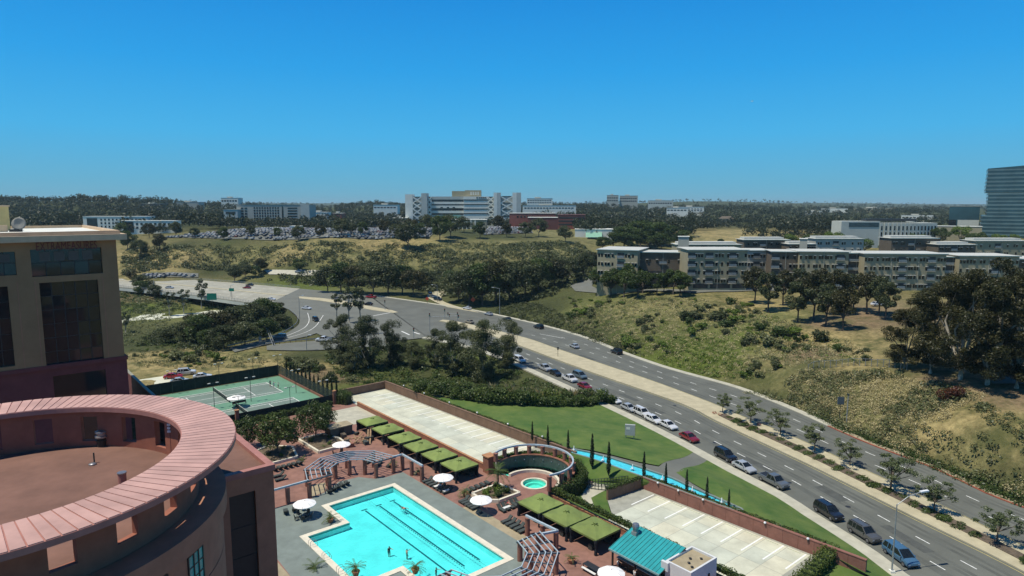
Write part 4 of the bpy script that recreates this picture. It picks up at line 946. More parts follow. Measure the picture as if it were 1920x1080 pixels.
# towels left on loungers
for (a, b_), l_ in zip([(5.2,-7.2),(5.4,-10.0),(9.6,-22.6)], ['white towel spread on a lounger under the cabana umbrella','white towel spread on the last lounger of the umbrella row','white towel on a lounger next to the sunbather']):
    p = D(a, b_); o = MB().box(-0.7, 0.7, -0.27, 0.27, 0.0, 0.03).build('towel', 'towel'); o.location = (p.x, p.y, ZD+0.43); o.rotation_euler = (0, 0, RA); tag(o, l_, 'towel')
# ------------------------------------------------------------------ colonnades and trellises
def column(loc, h, r=0.36, parent=None):
    mb = MB(); mb.lathe([(r,0),(r,h-0.02),(r+0.05,h-0.02),(r+0.05,h+0.12),(0.02,h+0.12)], 14, tuple(loc)); return mb.build('column', 'column_red', parent)
def trellis(label, cab, ri, ro, a0, a1, extra_beams, extra_cols, hh=2.85):
    t = thing('arched_trellis', label, 'pergola', (0,0,0)); zt = ZD+hh; nv = 5
    def pt(r, i): a = a0+(a1-a0)*i/nv; return D(cab[0]+r*math.cos(a), cab[1]+r*math.sin(a), zt)
    for r in np.linspace(ri-0.5, ro+0.3, 6):
        for i in range(nv): MB().bar(pt(r,i)+Vector((0,0,0.12)), pt(r,i+1)+Vector((0,0,0.12)), 0.11, 0.14).build('rafter', 'beam_blue', t)
    for i in range(nv+1): MB().bar(pt(ri-0.7,i)-Vector((0,0,0.06)), pt(ro+0.6,i)-Vector((0,0,0.06)), 0.16, 0.2).build('cross_beam', 'beam_dark', t)
    for i in range(nv):
        a_ = pt(ri-0.5,i).lerp(pt(ri-0.5,i+1),0.5); c_ = pt(ro+0.3,i).lerp(pt(ro+0.3,i+1),0.5); MB().bar(a_-Vector((0,0,0.03)), c_-Vector((0,0,0.03)), 0.1, 0.14).build('cross_beam', 'beam_dark', t)
    for i in range(nv+1):
        for r in (ri, ro): p = pt(r, i); column((p.x, p.y, ZD), hh-0.3, parent=t)
    for p, q in extra_beams: MB().bar(D(*p, zt), D(*q, zt), 0.28, 0.28).build('beam', 'beam_blue', t)
    for p in extra_cols: p = D(*p); column((p.x, p.y, ZD), hh-0.28, parent=t)
trellis('blue grey arched trellis on red columns at the cabana end of the pool', (-6.4,4.6), 4.9, 8.8, math.pi, 0, [((-24,4.8),(-15.2,4.8)),((2.4,4.8),(4.6,4.8)),((4.6,4.9),(4.6,-2.9))], [(-19.2,4.8),(-23.5,4.8),(4.6,4.8),(4.6,1.2),(4.6,-2.6)])
trellis('blue grey arched trellis on red columns at the bar end of the pool', (-6.2,-36.9), 6.6, 10.3, 0, -math.pi, [((4.2,-37.5),(6.8,-38.4)),((6.8,-38.5),(6.4,-31.4))], [(6.7,-38.2),(6.4,-31.8),(6.6,-35.2)])
# ------------------------------------------------------------------ round pond with its wall and colonnade
pc = D(20.5,-17.0); rk = K
pon = thing('pond_colonnade', 'curved wall with terracotta coping, short red columns and grey ring beam round the pond', 'colonnade', (pc.x, pc.y, 0), RA)
A0, A1 = R(112), R(-108); nn = 26
mbw, mbc, mbb = MB(), MB(), MB()
for i in range(nn):
    a, c = A1+(A0-A1)*i/nn, A1+(A0-A1)*(i+1)/nn
    low = R(-62) > a
    hh = 2.4 if not low else 1.4
    mbw.add(*wedge(7.4*rk, 7.9*rk, a, c, ZD, ZD+hh, 1)); mbc.add(*wedge(7.3*rk, 8.4*rk, a, c, ZD+hh, ZD+hh+0.16, 1))
    mbb.add(*wedge(7.85*rk, 8.15*rk, a, c, ZD+4.0, ZD+4.28, 1))
mat('pond_tile', (0.075, 0.10, 0.09), 0.5, 0.2, 1.5)
mbw.build('wall', 'pond_tile', pon); mbc.build('coping', 'terracotta', pon); mbb.build('ring_beam', 'beam_blue', pon)
for i in range(12):
    a = A0+(A1-A0)*i/11; hh = 2.56 if a > R(-62) else 1.56
    column((8.0*rk*math.cos(a), 8.0*rk*math.sin(a), ZD+hh), 4.0-hh-0.1, 0.4, pon)
for i in range(9):
    a = R(75-15*i); mb = MB(); mb.lathe([(0.05,0),(0.12,0.12),(0.05,0.25)], 8, (7.36*rk*math.cos(a), 7.36*rk*math.sin(a), ZD+1.5)); mb.build('spout', 'rim', pon)
mb = MB()
for i in range(24):
    a, c = R(-70)+R(175)*i/24, R(-70)+R(175)*(i+1)/24; mb.add(*wedge(5.0*rk, 5.5*rk, a, c, ZD, ZD+0.5, 1))
mb.build('pond_kerb', 'coping', pon)
mb = MB(); mb2 = MB()
for i in range(24):
    a, c = R(-70)+R(175)*i/24, R(-70)+R(175)*(i+1)/24; mb.add(*wedge(5.45*rk, 7.45*rk, a, c, ZD+0.3, ZD+0.36, 1)); mb2.add(*wedge(5.45*rk, 7.45*rk, a, c, ZD+0.01, ZD+0.05, 1))
pw_ = struct(mb.build('pond_water', 'pond_water')); pw_.location = (pc.x, pc.y, 0); pw_.rotation_euler = (0,0,RA)
pw_ = struct(mb2.build('pond_floor', 'pool_plaster')); pw_.location = (pc.x, pc.y, 0); pw_.rotation_euler = (0,0,RA)
# ------------------------------------------------------------------ bar hut
pb = D(10.6,-46.6); bar = thing('pool_bar', 'poolside bar with sloping teal metal roof and silver exhaust hood', 'bar', (pb.x, pb.y, ZD), RA)
Lx, Ly = 6.0*K+0.6, 9.2*K                 # local: x along A, y along -B direction is negative
npn = 14
for k in range(npn):
    y0, y1 = -Ly*k/npn-0.02, -Ly*(k+1)/npn+0.02
    mb = MB(); mb.add([(-0.9,y0,2.5),(-0.9,y1,2.5),(Lx*0.75,y1,4.1),(Lx*0.75,y0,4.1),(-0.9,y0,2.4),(-0.9,y1,2.4),(Lx*0.75,y1,4.0),(Lx*0.75,y0,4.0)], [(3,2,1,0),(4,5,6,7),(0,1,5,4),(2,3,7,6),(1,2,6,5),(3,0,4,7)]); mb.build('roof_panel', 'teal_roof', bar)
mb = MB()
for k in range(npn+1): y = -Ly*k/npn; mb.bar((-0.9,y,2.52), (Lx*0.75,y,4.12), 0.05, 0.1)
mb.build('seam', 'pool_tile', bar)
MB().bar((-0.95,0,2.42), (-0.95,-Ly,2.42), 0.14, 0.22).build('fascia', 'apt_teal', bar)
mb = MB(); mb.box(1.5, Lx*0.75, -Ly, 0, 0, 2.9); mb.add([(1.5,0,2.9),(Lx*0.75,0,2.9),(Lx*0.75,0,3.98),(1.5,0,3.15),(1.5,-Ly,2.9),(Lx*0.75,-Ly,2.9),(Lx*0.75,-Ly,3.98),(1.5,-Ly,3.15)], [(0,1,2,3),(7,6,5,4),(1,5,6,2),(4,0,3,7)]); mb.build('wall', 'stucco_brown', bar)
MB().box(0.2, 0.9, -Ly+0.5, -0.6, 0, 1.1).build('counter', 'frame_dark', bar); MB().box(0.0, 1.0, -Ly+0.4, -0.5, 1.1, 1.18).build('counter_top', 'hospital_grey', bar)
for y in (-0.3, -Ly/2, -Ly+0.3): MB().box(-0.6, -0.4, y-0.1, y+0.1, 0, 2.55).build('post', 'frame_dark', bar)
for k in range(5): y = -1.2-k*1.3; mb = MB(); mb.cyl((-0.3,y), 0.2, 0.2, 0.7, 0.77, 10); mb.cyl((-0.3,y), 0.04, 0.04, 0, 0.7, 6); mb.build('stool', 'frame_dark', bar)
hd = MB().box(2.6, 3.4, -1.6, -0.8, 3.5, 4.05).build('exhaust_hood', 'pole_galv', bar); MB().lathe([(0.38,4.05),(0.38,4.6),(0.5,4.6),(0.5,4.85),(0.4,5.1),(0.05,5.2)], 16, (3.0,-1.2,0)).build('cowl', 'rim', hd)
pw2 = D(11.2,-55.6); svc = thing('service_hut', 'white square service hut with flat tan roof behind the teal bar roof', 'hut', (pw2.x, pw2.y, ZD), RA)
wx_, wy_ = 6.2*K, -4.2*K
mb = MB(); mb.box(0, wx_, wy_, 0, 0, 3.4); mb.build('wall', 'white_wall', svc)
mb = MB(); mb.box(0, wx_, wy_, wy_+0.25, 3.4, 3.75); mb.box(0, wx_, -0.25, 0, 3.4, 3.75); mb.box(0, 0.25, wy_+0.25, -0.25, 3.4, 3.75); mb.box(wx_-0.25, wx_, wy_+0.25, -0.25, 3.4, 3.75); mb.build('parapet', 'white_wall', svc)
MB().box(0.25, wx_-0.25, wy_+0.25, -0.25, 3.4, 3.46).build('roof', 'tan_paving', svc); MB().box(-0.35, 0, -0.6, 0.4, 2.6, 3.7).build('corner_pier', 'white_wall', svc)
for x, y in ((2,-2),(3,-1.5),(1.5,-2.8),(4,-2.4)): MB().lathe([(0.12,3.46),(0.12,3.6),(0.2,3.62),(0.02,3.7)], 8, (x,y,0)).build('roof_vent', 'black_plastic', svc)
MB().box(3.6, 3.9, wy_-0.1, wy_-0.001, 1.9, 2.3).build('wall_lamp', 'black_plastic', svc)
# bar tables
tb = thing('bench_table', 'long dark serving table with pale cloth near the potted plant', 'table', D(6.6,-45.5), RA)
MB().box(-0.5,0.5,-1.8,0.8,0.72,0.78).build('top','frame_dark',tb); MB().box(-0.9,-0.55,-1.7,0.7,0.4,0.46).build('bench','towel',tb)
for x in (-0.45,0.45):
    for y in (-1.7,0.7): MB().box(x-0.04,x+0.04,y-0.04,y+0.04,0,0.72).build('leg','frame_dark',tb)
def chairset(): 
    t = thing('deck_chair', 'dark wicker chair', 'chair', (0,0,0)); MB().box(-0.28,0.28,-0.28,0.28,0.38,0.46).build('seat','wicker',t); MB().bar((0,0.27,0.46),(0,0.36,0.95),0.54,0.06).build('backrest','wicker',t)
    for x in (-0.25,0.25):
        for y in (-0.25,0.25): MB().box(x-0.03,x+0.03,y-0.03,y+0.03,0,0.38).build('leg','wicker',t)
    return t
CH = Proto(chairset())
for k in range(5): a = k*1.25; p = D(-19.4,-2.6)+Vector((1.0*math.cos(a),1.0*math.sin(a),0)); CH.put((p.x,p.y,ZD+0.01), a-math.pi/2, 1, 'dark wicker chair under the umbrella at the pool notch', 'chairs under umbrellas')
for k in range(4): a = k*1.57; p = D(5.1,-50.9)+Vector((1.0*math.cos(a),1.0*math.sin(a),0)); CH.put((p.x,p.y,ZD+0.01), a-math.pi/2, 1, 'dark wicker chair under the umbrella before the bar', 'chairs under umbrellas')
for k in range(4): a = k*1.57; p = D(-1.8,20.2)+Vector((1.0*math.cos(a),1.0*math.sin(a),0)); CH.put((p.x,p.y,ZD+0.01), a-math.pi/2, 1, 'dark wicker chair under the umbrella behind the arched trellis', 'chairs under umbrellas')
# pool hardware
def rail(a, b_, l_):
    p = D(a, b_); t = thing('pool_ladder', l_, 'pool ladder', (p.x,p.y,ZD+0.06), RA)
    for y in (-0.3, 0.3): MB().tube([(-0.5,y,0),(-0.5,y,0.75),(-0.2,y,0.9),(0.3,y,0.85),(0.55,y,0.3),(0.55,y,-0.5)], 0.028, 6).build('handrail', 'rim', t)
    for z in (-0.25,-0.45): MB().bar((0.52,-0.3,z),(0.52,0.3,z),0.1,0.04).build('tread','rim',t)
rail(-21.9,-12.5,'chrome pool ladder on the long side next to the notch corner'); rail(-21.9,-17.5,'chrome pool ladder halfway along the shallow side'); rail(-21.9,-22.5,'chrome pool ladder nearest the yellow pool toys')
# lane ropes
for a in (-7.2, -4.3):
    t = thing('lane_rope', 'floating lane rope of small discs across the lap pool', 'lane rope', (0,0,0), 0, 'lane ropes in the pool'); 
    MB().bar(D(a,-1.2,ZD-0.13), D(a,-34.8,ZD-0.13), 0.02, 0.02).build('cable', 'pool_tile', t)
    mb = MB()
    for k in range(38): p = D(a,-10-k*0.62,ZD-0.14); mb.box(-0.06,0.06,-0.06,0.06,0,0.1,RA,(p.x,p.y,p.z))
    mb.build('floats', 'pool_tile', t)
# raised planters
def planter(name, label, ab, h, m='coping'):
    t = thing(name, label, 'planter', (0,0,0)); P = [D(*p) for p in ab]; n_ = len(P)
    for p, q in zip(P, P[1:]+P[:1]): MB().bar(Vector((p.x,p.y,ZD+h/2)), Vector((q.x,q.y,ZD+h/2)), 0.4, h).build('wall', m, t)
    c = sum(P, Vector())/n_; MB().poly([Vector((p.x,p.y,ZD+h-0.12)) for p in P]).build('soil', 'soil', t)
planter('raised_planter', 'pale stone raised planter holding the tall palm between loungers', [(8.2,-14.2),(14.6,-14.0),(15.2,-19.6),(10.2,-19.6),(8.0,-17.5)], 0.55)
planter('raised_planter', 'long stone kerbed bed of shrubs near the lumber pile', [(-5.2,34.4),(0.6,34.4),(2.2,29),(2.0,24.5),(-4.8,24.2)], 0.5)
planter('raised_planter', 'stone kerbed bed under the round olive tree by the stair block', [(-15,24.5),(-9.5,24.6),(-8,31),(-12,35),(-16,33)], 0.45)
# ------------------------------------------------------------------ tennis courts
zc_ = ZD+0.02
court = sheet('tennis_court', [D(12.9,95), D(13.3,56.2), D(-30,55.6), D(-30,95)], 'court_green', zc_)
def rectab(a0, a1, b0, b1, z): return [D(a0,b0,z), D(a1,b0,z), D(a1,b1,z), D(a0,b1,z)]
def court_lines(bm_, bw):
    b0, b1 = bm_-bw/2, bm_+bw/2
    MB().poly(rectab(-23, 7.1, b0, b1, zc_+0.005)).build('play_area', 'court_grey', court)
    lw = 0.09
    L_ = [(-23,b0,7.1,b0),(-23,b1,7.1,b1),(-23,b0+1.7,7.1,b0+1.7),(-23,b1-1.7,7.1,b1-1.7),(7.1,b0,7.1,b1),(-23,b0,-23,b1),(-0.2,b0+1.7,-0.2,b1-1.7),(-16,b0+1.7,-16,b1-1.7),(-16,bm_,-0.2,bm_)]
    for a0, c0, a1, c1 in L_:
        p, q = D(a0,c0), D(a1,c1); t = (q-p).normalized(); nv = Vector((-t.y,t.x,0))*lw
        MB().add([Vector((v_.x,v_.y,zc_+0.010)) for v_ in (p+nv,p-nv,q-nv,q+nv)], [(0,1,2,3)]).build('court_line', 'white_paint', court)
    t = thing('tennis_net', 'dark tennis net on posts across the court', 'net', (0,0,0), 0, 'tennis nets')
    p, q = D(-8,b0-0.9), D(-8,b1+0.9)
    for e_ in (p, q): MB().cyl((e_.x,e_.y), 0.05, 0.05, zc_, zc_+1.07, 8).build('post','pole_dark',t)
    mb = MB(); nn = 30
    for k in range(nn+1): m_ = p.lerp(q, k/nn); mb.bar(Vector((m_.x,m_.y,zc_+0.05)), Vector((m_.x,m_.y,zc_+0.98)), 0.05, 0.05)
    for k in range(7): mb.bar(Vector((p.x,p.y,zc_+0.05+k*0.14)), Vector((q.x,q.y,zc_+0.05+k*0.14)), 0.05, 0.05)
    mb.build('mesh', 'net', t); MB().bar(Vector((p.x,p.y,zc_+1.0)), Vector((q.x,q.y,zc_+1.0)), 0.05, 0.09).build('tape', 'towel', t)
court_lines(82.8, 13.6); court_lines(62.5, 13.0)
def fence(label, p, q, h, m, base=None, npost=12):
    t = thing('court_fence', label, 'fence', (0,0,0)); z0 = ZD
    if base: MB().bar(Vector((p.x,p.y,ZD+0.3)), Vector((q.x,q.y,ZD+0.3)), 0.3, 0.6).build('base_wall', base, t); z0 = ZD+0.6
    for k in range(npost):
        a, c = p.lerp(q, k/npost), p.lerp(q, (k+1)/npost); d = (c-a).normalized()*0.05
        MB().bar(Vector((a.x+d.x,a.y+d.y,(z0+ZD+h)/2)), Vector((c.x-d.x,c.y-d.y,(z0+ZD+h)/2)), 0.03, ZD+h-z0-0.1).build('screen', m, t)
    for k in range(npost+1): a = p.lerp(q, k/npost); MB().cyl((a.x,a.y), 0.05, 0.05, z0, ZD+h+0.1, 8).build('post', 'pole_dark', t)
def seethru():
    m = bpy.data.materials.new('chain_mesh'); m.use_nodes = True; n = m.node_tree; n.nodes.clear(); d = n.nodes.new('ShaderNodeBsdfDiffuse'); d.inputs[0].default_value = (0.05,0.065,0.06,1); tr = n.nodes.new('ShaderNodeBsdfTransparent'); mx = n.nodes.new('ShaderNodeMixShader'); mx.inputs[0].default_value = 0.4; o = n.nodes.new('ShaderNodeOutputMaterial')
    n.links.new(d.outputs[0], mx.inputs[1]); n.links.new(tr.outputs[0], mx.inputs[2]); n.links.new(mx.outputs[0], o.inputs[0]); MATS['chain_mesh'] = m
seethru()
fence('tall black screened fence behind the tennis court facing the parked cars', D(-30,95.2), D(12.9,95.2), 3.1, 'windscreen', None, 14)
fence('grey chain link fence on a low red wall beside the tennis courts', D(12.95,95), D(13.35,56), 3.1, 'chain_mesh', 'terracotta', 12)
fence('dark screened fence between the tennis court and the olive trees', D(13.2,55.7), D(-30,55.2), 2.4, 'windscreen', None, 13)
for a, b_, l_ in ((13.4,55.6,'square red gate pier at the tennis court corner'),(-12.3,55,'square red gate pier below the court umbrella')):
    p = D(a,b_); t = thing('gate_pier', l_, 'pier', (p.x,p.y,ZD), RA); MB().box(-0.35,0.35,-0.35,0.35,0,3.2).build('shaft','terracotta',t); MB().box(-0.45,0.45,-0.45,0.45,3.2,3.35).build('cap','coping_orange',t)
cl = thing('court_light', 'dark court light pole with twin flat lamps over the tennis courts', 'light pole', (0,0,0), 0, 'light poles round the tennis courts')
MB().cyl((0,0), 0.07, 0.05, 0, 6.0, 8).build('pole','pole_dark',cl); MB().bar((-0.8,0,6.0),(0.8,0,6.0),0.07,0.07).build('arm','pole_dark',cl)
for x in (-0.9,0.9): MB().box(x-0.3,x+0.3,-0.2,0.2,5.92,6.08).build('lamp','hospital_grey',cl)
CLp = Proto(cl)
for a, b_ in ((-12.6,72.9),(-3.1,72.6),(9.6,72.6),(1.4,55.9),(-11.5,56),(10.8,56.4),(-17.8,94.6),(-5,94.6),(5,94.6),(12.5,94.4)): p = D(a,b_); CLp.put((p.x,p.y,ZD), RA)
p = D(-6.5,72.6); t = thing('court_bench', 'dark bench and cooler on the tennis court under its umbrella', 'bench', (p.x,p.y,zc_), RA)
MB().box(-1.6,1.6,-0.9,-0.5,0.42,0.48).build('seat','frame_dark',t); MB().box(-1.6,1.6,-0.55,-0.5,0.48,0.9).build('backrest','frame_dark',t); MB().box(-1.2,-0.6,0.2,0.6,0,0.6).build('cooler','towel',t)
for x in (-1.5,1.5): MB().box(x-0.04,x+0.04,-0.9,-0.5,0,0.42).build('leg','frame_dark',t)
# cement drive beside the courts and strips of kerb
sheet('service_drive', [D(-45,97), D(-30,97), D(-8,101), D(-12,118), D(-45,118)], 'lot_conc', ZD)
sheet('garden_walk', [D(5,50), D(17.4,50), D(17.4,36), D(8,37)], 'concrete', ZD+0.012)
# shed, lumber and clutter near the far cabana
p = D(3.8,32.6); sh = thing('garden_shed', 'low dark shed with flat tan roof beside the lumber pile', 'shed', (p.x,p.y,ZD), RA)
MB().box(-2.4,2.4,-1.4,1.4,0,1.9).build('wall','apt_brown',sh); MB().box(-2.55,2.55,-1.55,1.55,1.9,2.05).build('roof','tan_paving',sh); MB().box(-0.5,0.5,-1.45,-1.401,0.05,1.75).build('door','frame_dark',sh)
for k in range(11):
    a, b_ = rng.uniform(3.6,7.4), rng.uniform(23.5,28.5); p = D(a,b_); L_ = rng.uniform(1.5,3.8); an = rng.uniform(0,3.14)
    o = MB().box(-L_/2,L_/2,-0.14,0.14,0,0.05).build('lumber_board','wood'); o.location = (p.x,p.y,ZD+0.05+0.06*k); o.rotation_euler = (0.02*k,rng.uniform(-0.1,0.1),an); tag(o,'loose pale wooden board in the lumber pile on the deck','board','boards of the lumber pile')
p0, p1_ = D(9.0,26.6), D(6.2,21.8)
for k in (0,1):
    o = MB().bar(Vector((p0.x-k*0.5,p0.y,ZD+1.6)), Vector((p1_.x-k*0.5,p1_.y,ZD+0.1)), 0.3, 0.06).build('leaning_plank','wood'); tag(o,'long pale plank leaning against the first cabana','plank','leaning planks')
for k in range(7):
    a, b_ = rng.uniform(-0.5,8), rng.uniform(22.5,30); p = D(a,b_); s_ = rng.uniform(0.4,0.9)
    o = MB().box(-s_,s_,-s_*0.6,s_*0.6,0,s_).build('storage_crate', rng.choice(['wicker','apt_brown','terracotta','cushion'])); o.location = (p.x,p.y,ZD+0.01); o.rotation_euler = (0,0,rng.uniform(0,3)); tag(o,'dark storage crate among the clutter by the lumber pile','crate','crates by the lumber pile')
# ------------------------------------------------------------------ plants
nr = np.random.default_rng(11)
def leafcloud(C, Rr, per, size, updir=0.5, asp=0.6, shell=0.5):
    C = np.repeat(np.asarray(C, float), per, 0); Rr = np.asarray(Rr, float)
    if Rr.ndim == 1: Rr = np.stack([Rr]*3, -1)
    Rr = np.repeat(Rr, per, 0); n_ = len(C)
    d = nr.normal(size=(n_,3)); d /= np.linalg.norm(d, axis=1)[:,None]
    rad = (shell + (1-shell)*nr.random(n_))**0.7
    P = C + d*Rr*rad[:,None]
    nm_ = d*0.6 + nr.normal(size=(n_,3))*0.55 + np.array([0,0,updir]); nm_ /= np.linalg.norm(nm_, axis=1)[:,None]
    a = np.cross(nm_, nr.normal(size=(n_,3))); a /= np.linalg.norm(a, axis=1)[:,None]; b_ = np.cross(nm_, a)
    s = (np.asarray(size)*np.ones(n_) if np.ndim(size) == 0 else np.repeat(size, per))*nr.uniform(0.6, 1.35, n_)
    a = a*s[:,None]; b_ = b_*(s*asp)[:,None]
    V = np.stack([P-a, P-b_*0.8, P+a, P+b_], 1).reshape(-1, 3)
    return V, np.arange(n_*4).reshape(-1, 4)
def leafmesh(name, V, Fc, m):
    me = npmesh(name, V, Fc); me.materials.append(MATS[m]); return me
def blobcrown(blobs, per, size, m, updir=0.5, asp=0.6, shell=0.5):
    V, Fc = leafcloud([b_[:3] for b_ in blobs], [b_[3:6] if len(b_) > 4 else (b_[3],)*3 for b_ in blobs], per, size, updir, asp, shell)
    return leafmesh('crown', V, Fc, m)
def tree(name, label, cat, trunk_mb, bark, crown_me, group):
    t = thing(name, label, cat, (0,0,0), 0, group); trunk_mb.build('trunk', bark, t, True); link('crown', crown_me, t); return Proto(t)
def limbs(mb, base, ends, r0, h0, rr):
    mid = Vector((rr.uniform(-0.04,0.04), rr.uniform(-0.04,0.04), 1))*h0
    mb.tube([base, base.lerp(mid, 0.5)+Vector((rr.uniform(-.1,.1),rr.uniform(-.1,.1),0))*h0*0.3, mid], [r0, r0*0.8, r0*0.65], 8)
    for e in ends:
        e = Vector(e); k = mid.lerp(e, 0.5) + Vector((rr.uniform(-.12,.12), rr.uniform(-.12,.12), rr.uniform(-.05,.1)))*(e-mid).length
        mb.tube([mid - Vector((0,0,0.2)), k, e], [r0*0.5, r0*0.32, r0*0.1], 6)
def euc(seed, hgt=14, spread=5, nb=26, per=150, size=0.34, m='leaf_euc', bark='bark_pale', label='', group='', low=0.35, rf=1.0):
    rr = random.Random(seed); blobs = []
    for i in range(nb):
        z = hgt*rr.uniform(low, 0.96); w_ = spread*math.sin(math.pi*min(0.97, max(0.12, (z/hgt-low*0.7)/(1-low*0.7))))**0.6; a = rr.uniform(0, 6.28); d = w_*rr.uniform(0.1, 1)
        r = rr.uniform(0.065, 0.135)*hgt*0.8*rf; blobs.append((d*math.cos(a), d*math.sin(a), z, r, r, r*0.75))
    mb = MB(); limbs(mb, Vector((0,0,-0.8)), [b_[:3] for b_ in blobs[:12]], hgt*0.022, hgt*low*0.8, rr)
    return tree('eucalyptus_tree', label, 'tree', mb, bark, blobcrown(blobs, per, size, m, shell=0.35), group)
def roundtree(seed, hgt=8, spread=3.2, nb=18, per=130, size=0.26, m='leaf_green', bark='bark', label='', group='', name='broadleaf_tree', low=0.25):
    rr = random.Random(seed); blobs = []
    for i in range(nb):
        a = rr.uniform(0, 6.28); u = rr.uniform(-0.8, 1); d = spread*math.sqrt(max(0.05, 1-u*u))*rr.uniform(0.5, 0.95); z = hgt*(low+0.5*(1-low)) + u*hgt*(1-low)*0.42
        r = rr.uniform(0.28, 0.45)*spread; blobs.append((d*math.cos(a), d*math.sin(a), z, r, r, r*0.8))
    mb = MB(); limbs(mb, Vector((0,0,-0.6)), [b_[:3] for b_ in blobs[:8]], hgt*0.025, hgt*low, rr)
    return tree(name, label, 'tree', mb, bark, blobcrown(blobs, per, size, m, shell=0.4), group)
def put_on(proto, px, base, top, hgt, label=None, fat=1.0, group=None, on=GT):
    p = on(px, base); h_ = (base-top)/F*math.hypot(p.y, 0)*1.04; s = h_/hgt
    return proto.put((p.x, p.y, p.z), rng.uniform(0, 6.28), (s*fat, s*fat, s), label, group)
EUD = [euc(s, 14, 5.4, 44, 720, 0.105, 'leaf_brown', 'bark_pale', 'huge dark eucalyptus', 'tall eucalyptus on the bank', 0.12) for s in (1, 2, 3)]
for i, (px, b_, t_, f_, l_) in enumerate([(1695,690,560,1.0,'dark eucalyptus at the left end of the bank grove, over the field'),(1745,700,535,1.05,'tall dark eucalyptus with pale bare limbs inside the bank grove'),(1800,712,500,1.1,'broad rust tinged eucalyptus in the middle of the bank grove'),(1850,722,486,1.1,'tallest dark eucalyptus of the bank grove, before the apartments'),(1905,728,520,1.0,'rust brown eucalyptus with a forked pale trunk by parked cars'),(1950,735,495,1.1,'eucalyptus at the road end of the bank grove'),(1880,672,500,1.0,'eucalyptus at the back of the bank grove towards the apartments'),(1770,668,530,1.0,'eucalyptus at the back of the grove beside the field')]):
    put_on(EUD[i % 3], px, b_, t_, 14, l_, f_, 'eucalyptus grove on the bank')
EUC = [euc(s, 14, 6.0, 44, 520, 0.15, 'leaf_euc', 'bark_pale', 'grey green eucalyptus', 'eucalyptus below the crossing', 0.10, 1.3) for s in (11, 12, 13)]
for i, (px, b_, t_, f_, l_) in enumerate([(640,672,592,1.0,'grey green eucalyptus by the slip road'),(690,690,592,1.05,'wide grey green eucalyptus between slip road and parking deck'),(735,685,600,0.9,'grey green eucalyptus at the crossing corner'),(855,706,604,1.0,'eucalyptus with white leaning trunks above the hedge'),(905,712,600,1.05,'wide eucalyptus with white trunks beside the kerb'),(955,690,598,0.9,'eucalyptus hanging over the first parked cars'),(820,690,618,0.9,'low eucalyptus between the two groves'),(775,690,640,1.2,'bushy low eucalyptus in the gap behind the parking deck'),(660,700,640,1.2,'bushy low eucalyptus behind the tennis court cypresses')]):
    put_on(EUC[i % 3], px, b_, t_, 14, l_, f_, 'eucalyptus below the crossing')
THN = [euc(s, 12, 2.6, 12, 90, 0.3, 'leaf_euc', 'bark_pale', 'thin young eucalyptus', 'thin eucalyptus', 0.4) for s in (21, 22)]
for i, (px, b_, t_) in enumerate([(655,606,535),(676,603,540),(632,598,548),(378,578,524),(345,588,540),(236,625,585),(318,592,545)]):
    put_on(THN[i % 2], px, b_, t_, 12, ['thin young eucalyptus with open crown at the crossing','thin young eucalyptus leaning over the turning lane','thin young eucalyptus by the ramp light','thin pale trunked eucalyptus in front of the bridge','slender eucalyptus below the bridge','slender eucalyptus beside the tower','slender eucalyptus on the freeway bank'][i])
DKT = [roundtree(s, 8, 3.6, 24, 300, 0.19, m, 'bark', 'dark tree', 'trees in the canyon') for s, m in ((31,'leaf_euc'),(32,'leaf_green'),(33,'leaf_brown'),(34,'leaf_euc'))]
cany = [(615,548,503),(640,550,495),(668,552,500),(700,554,496),(728,552,492),(755,552,500),(775,556,508),(860,566,512),(880,572,505),(905,572,498),(930,570,492),(955,566,498),(985,556,492),(1010,548,488),(1040,540,488),(1065,532,486),(1095,522,478),(845,550,510),(925,545,490),(800,540,505),(690,530,492),(560,510,487),(490,512,485),(460,522,497),(440,530,500),(265,555,528),(250,530,508),(270,548,516),(290,560,535),(480,520,500),(1110,510,474)]
for i, (px, b_, t_) in enumerate(cany):
    put_on(DKT[i % 4], px, b_, t_, 8, 'dark rounded tree in the scrub between the road and the hospital hill', 1.15, 'dark trees in the canyon')
for i, (px, b_, t_) in enumerate([(345,642,605),(375,645,592),(405,640,585),(440,632,578),(470,622,570),(495,612,562),(520,602,568),(420,655,612),(460,648,605),(500,640,600),(360,625,590),(530,618,590),(310,645,618),(390,655,620)]):
    put_on(DKT[i % 4], px, b_, t_, 8, 'dark bushy tree on the slope inside the loop ramp', 1.3, 'bushy trees inside the loop ramp')
APT = [roundtree(s, 8, 2.7, 18, 280, 0.17, m, 'bark', 'tree', 'trees by the apartments', low=0.3) for s, m in ((41,'leaf_brown'),(42,'leaf_euc'),(43,'leaf_green'))]
for i, (px, b_, t_) in enumerate([(1415,568,502),(1440,585,512),(1468,572,508),(1495,605,530),(1525,600,512),(1548,612,535),(1570,590,508),(1600,582,515),(1625,588,512),(1648,592,520),(1540,570,505),(1500,570,505),(1580,620,545),(1660,600,530)]):
    put_on(APT[i % 2], px, b_, t_, 8, 'dark slender tree with bare trunk before the apartments', 1.0, 'dark trees before the apartments')
for i, (px, b_, t_) in enumerate([(1138,548,512),(1160,549,500),(1182,548,494),(1205,550,508),(1232,552,512),(1262,552,506),(1282,550,516),(1245,548,520),(1128,540,500),(1125,552,505),(1145,556,508),(1170,558,510),(1195,558,515),(1275,556,512)]):
    put_on(APT[2], px, b_, t_, 8, 'leafy green tree on the bank inside the apartment drive', 1.3, 'green trees inside the apartment drive')
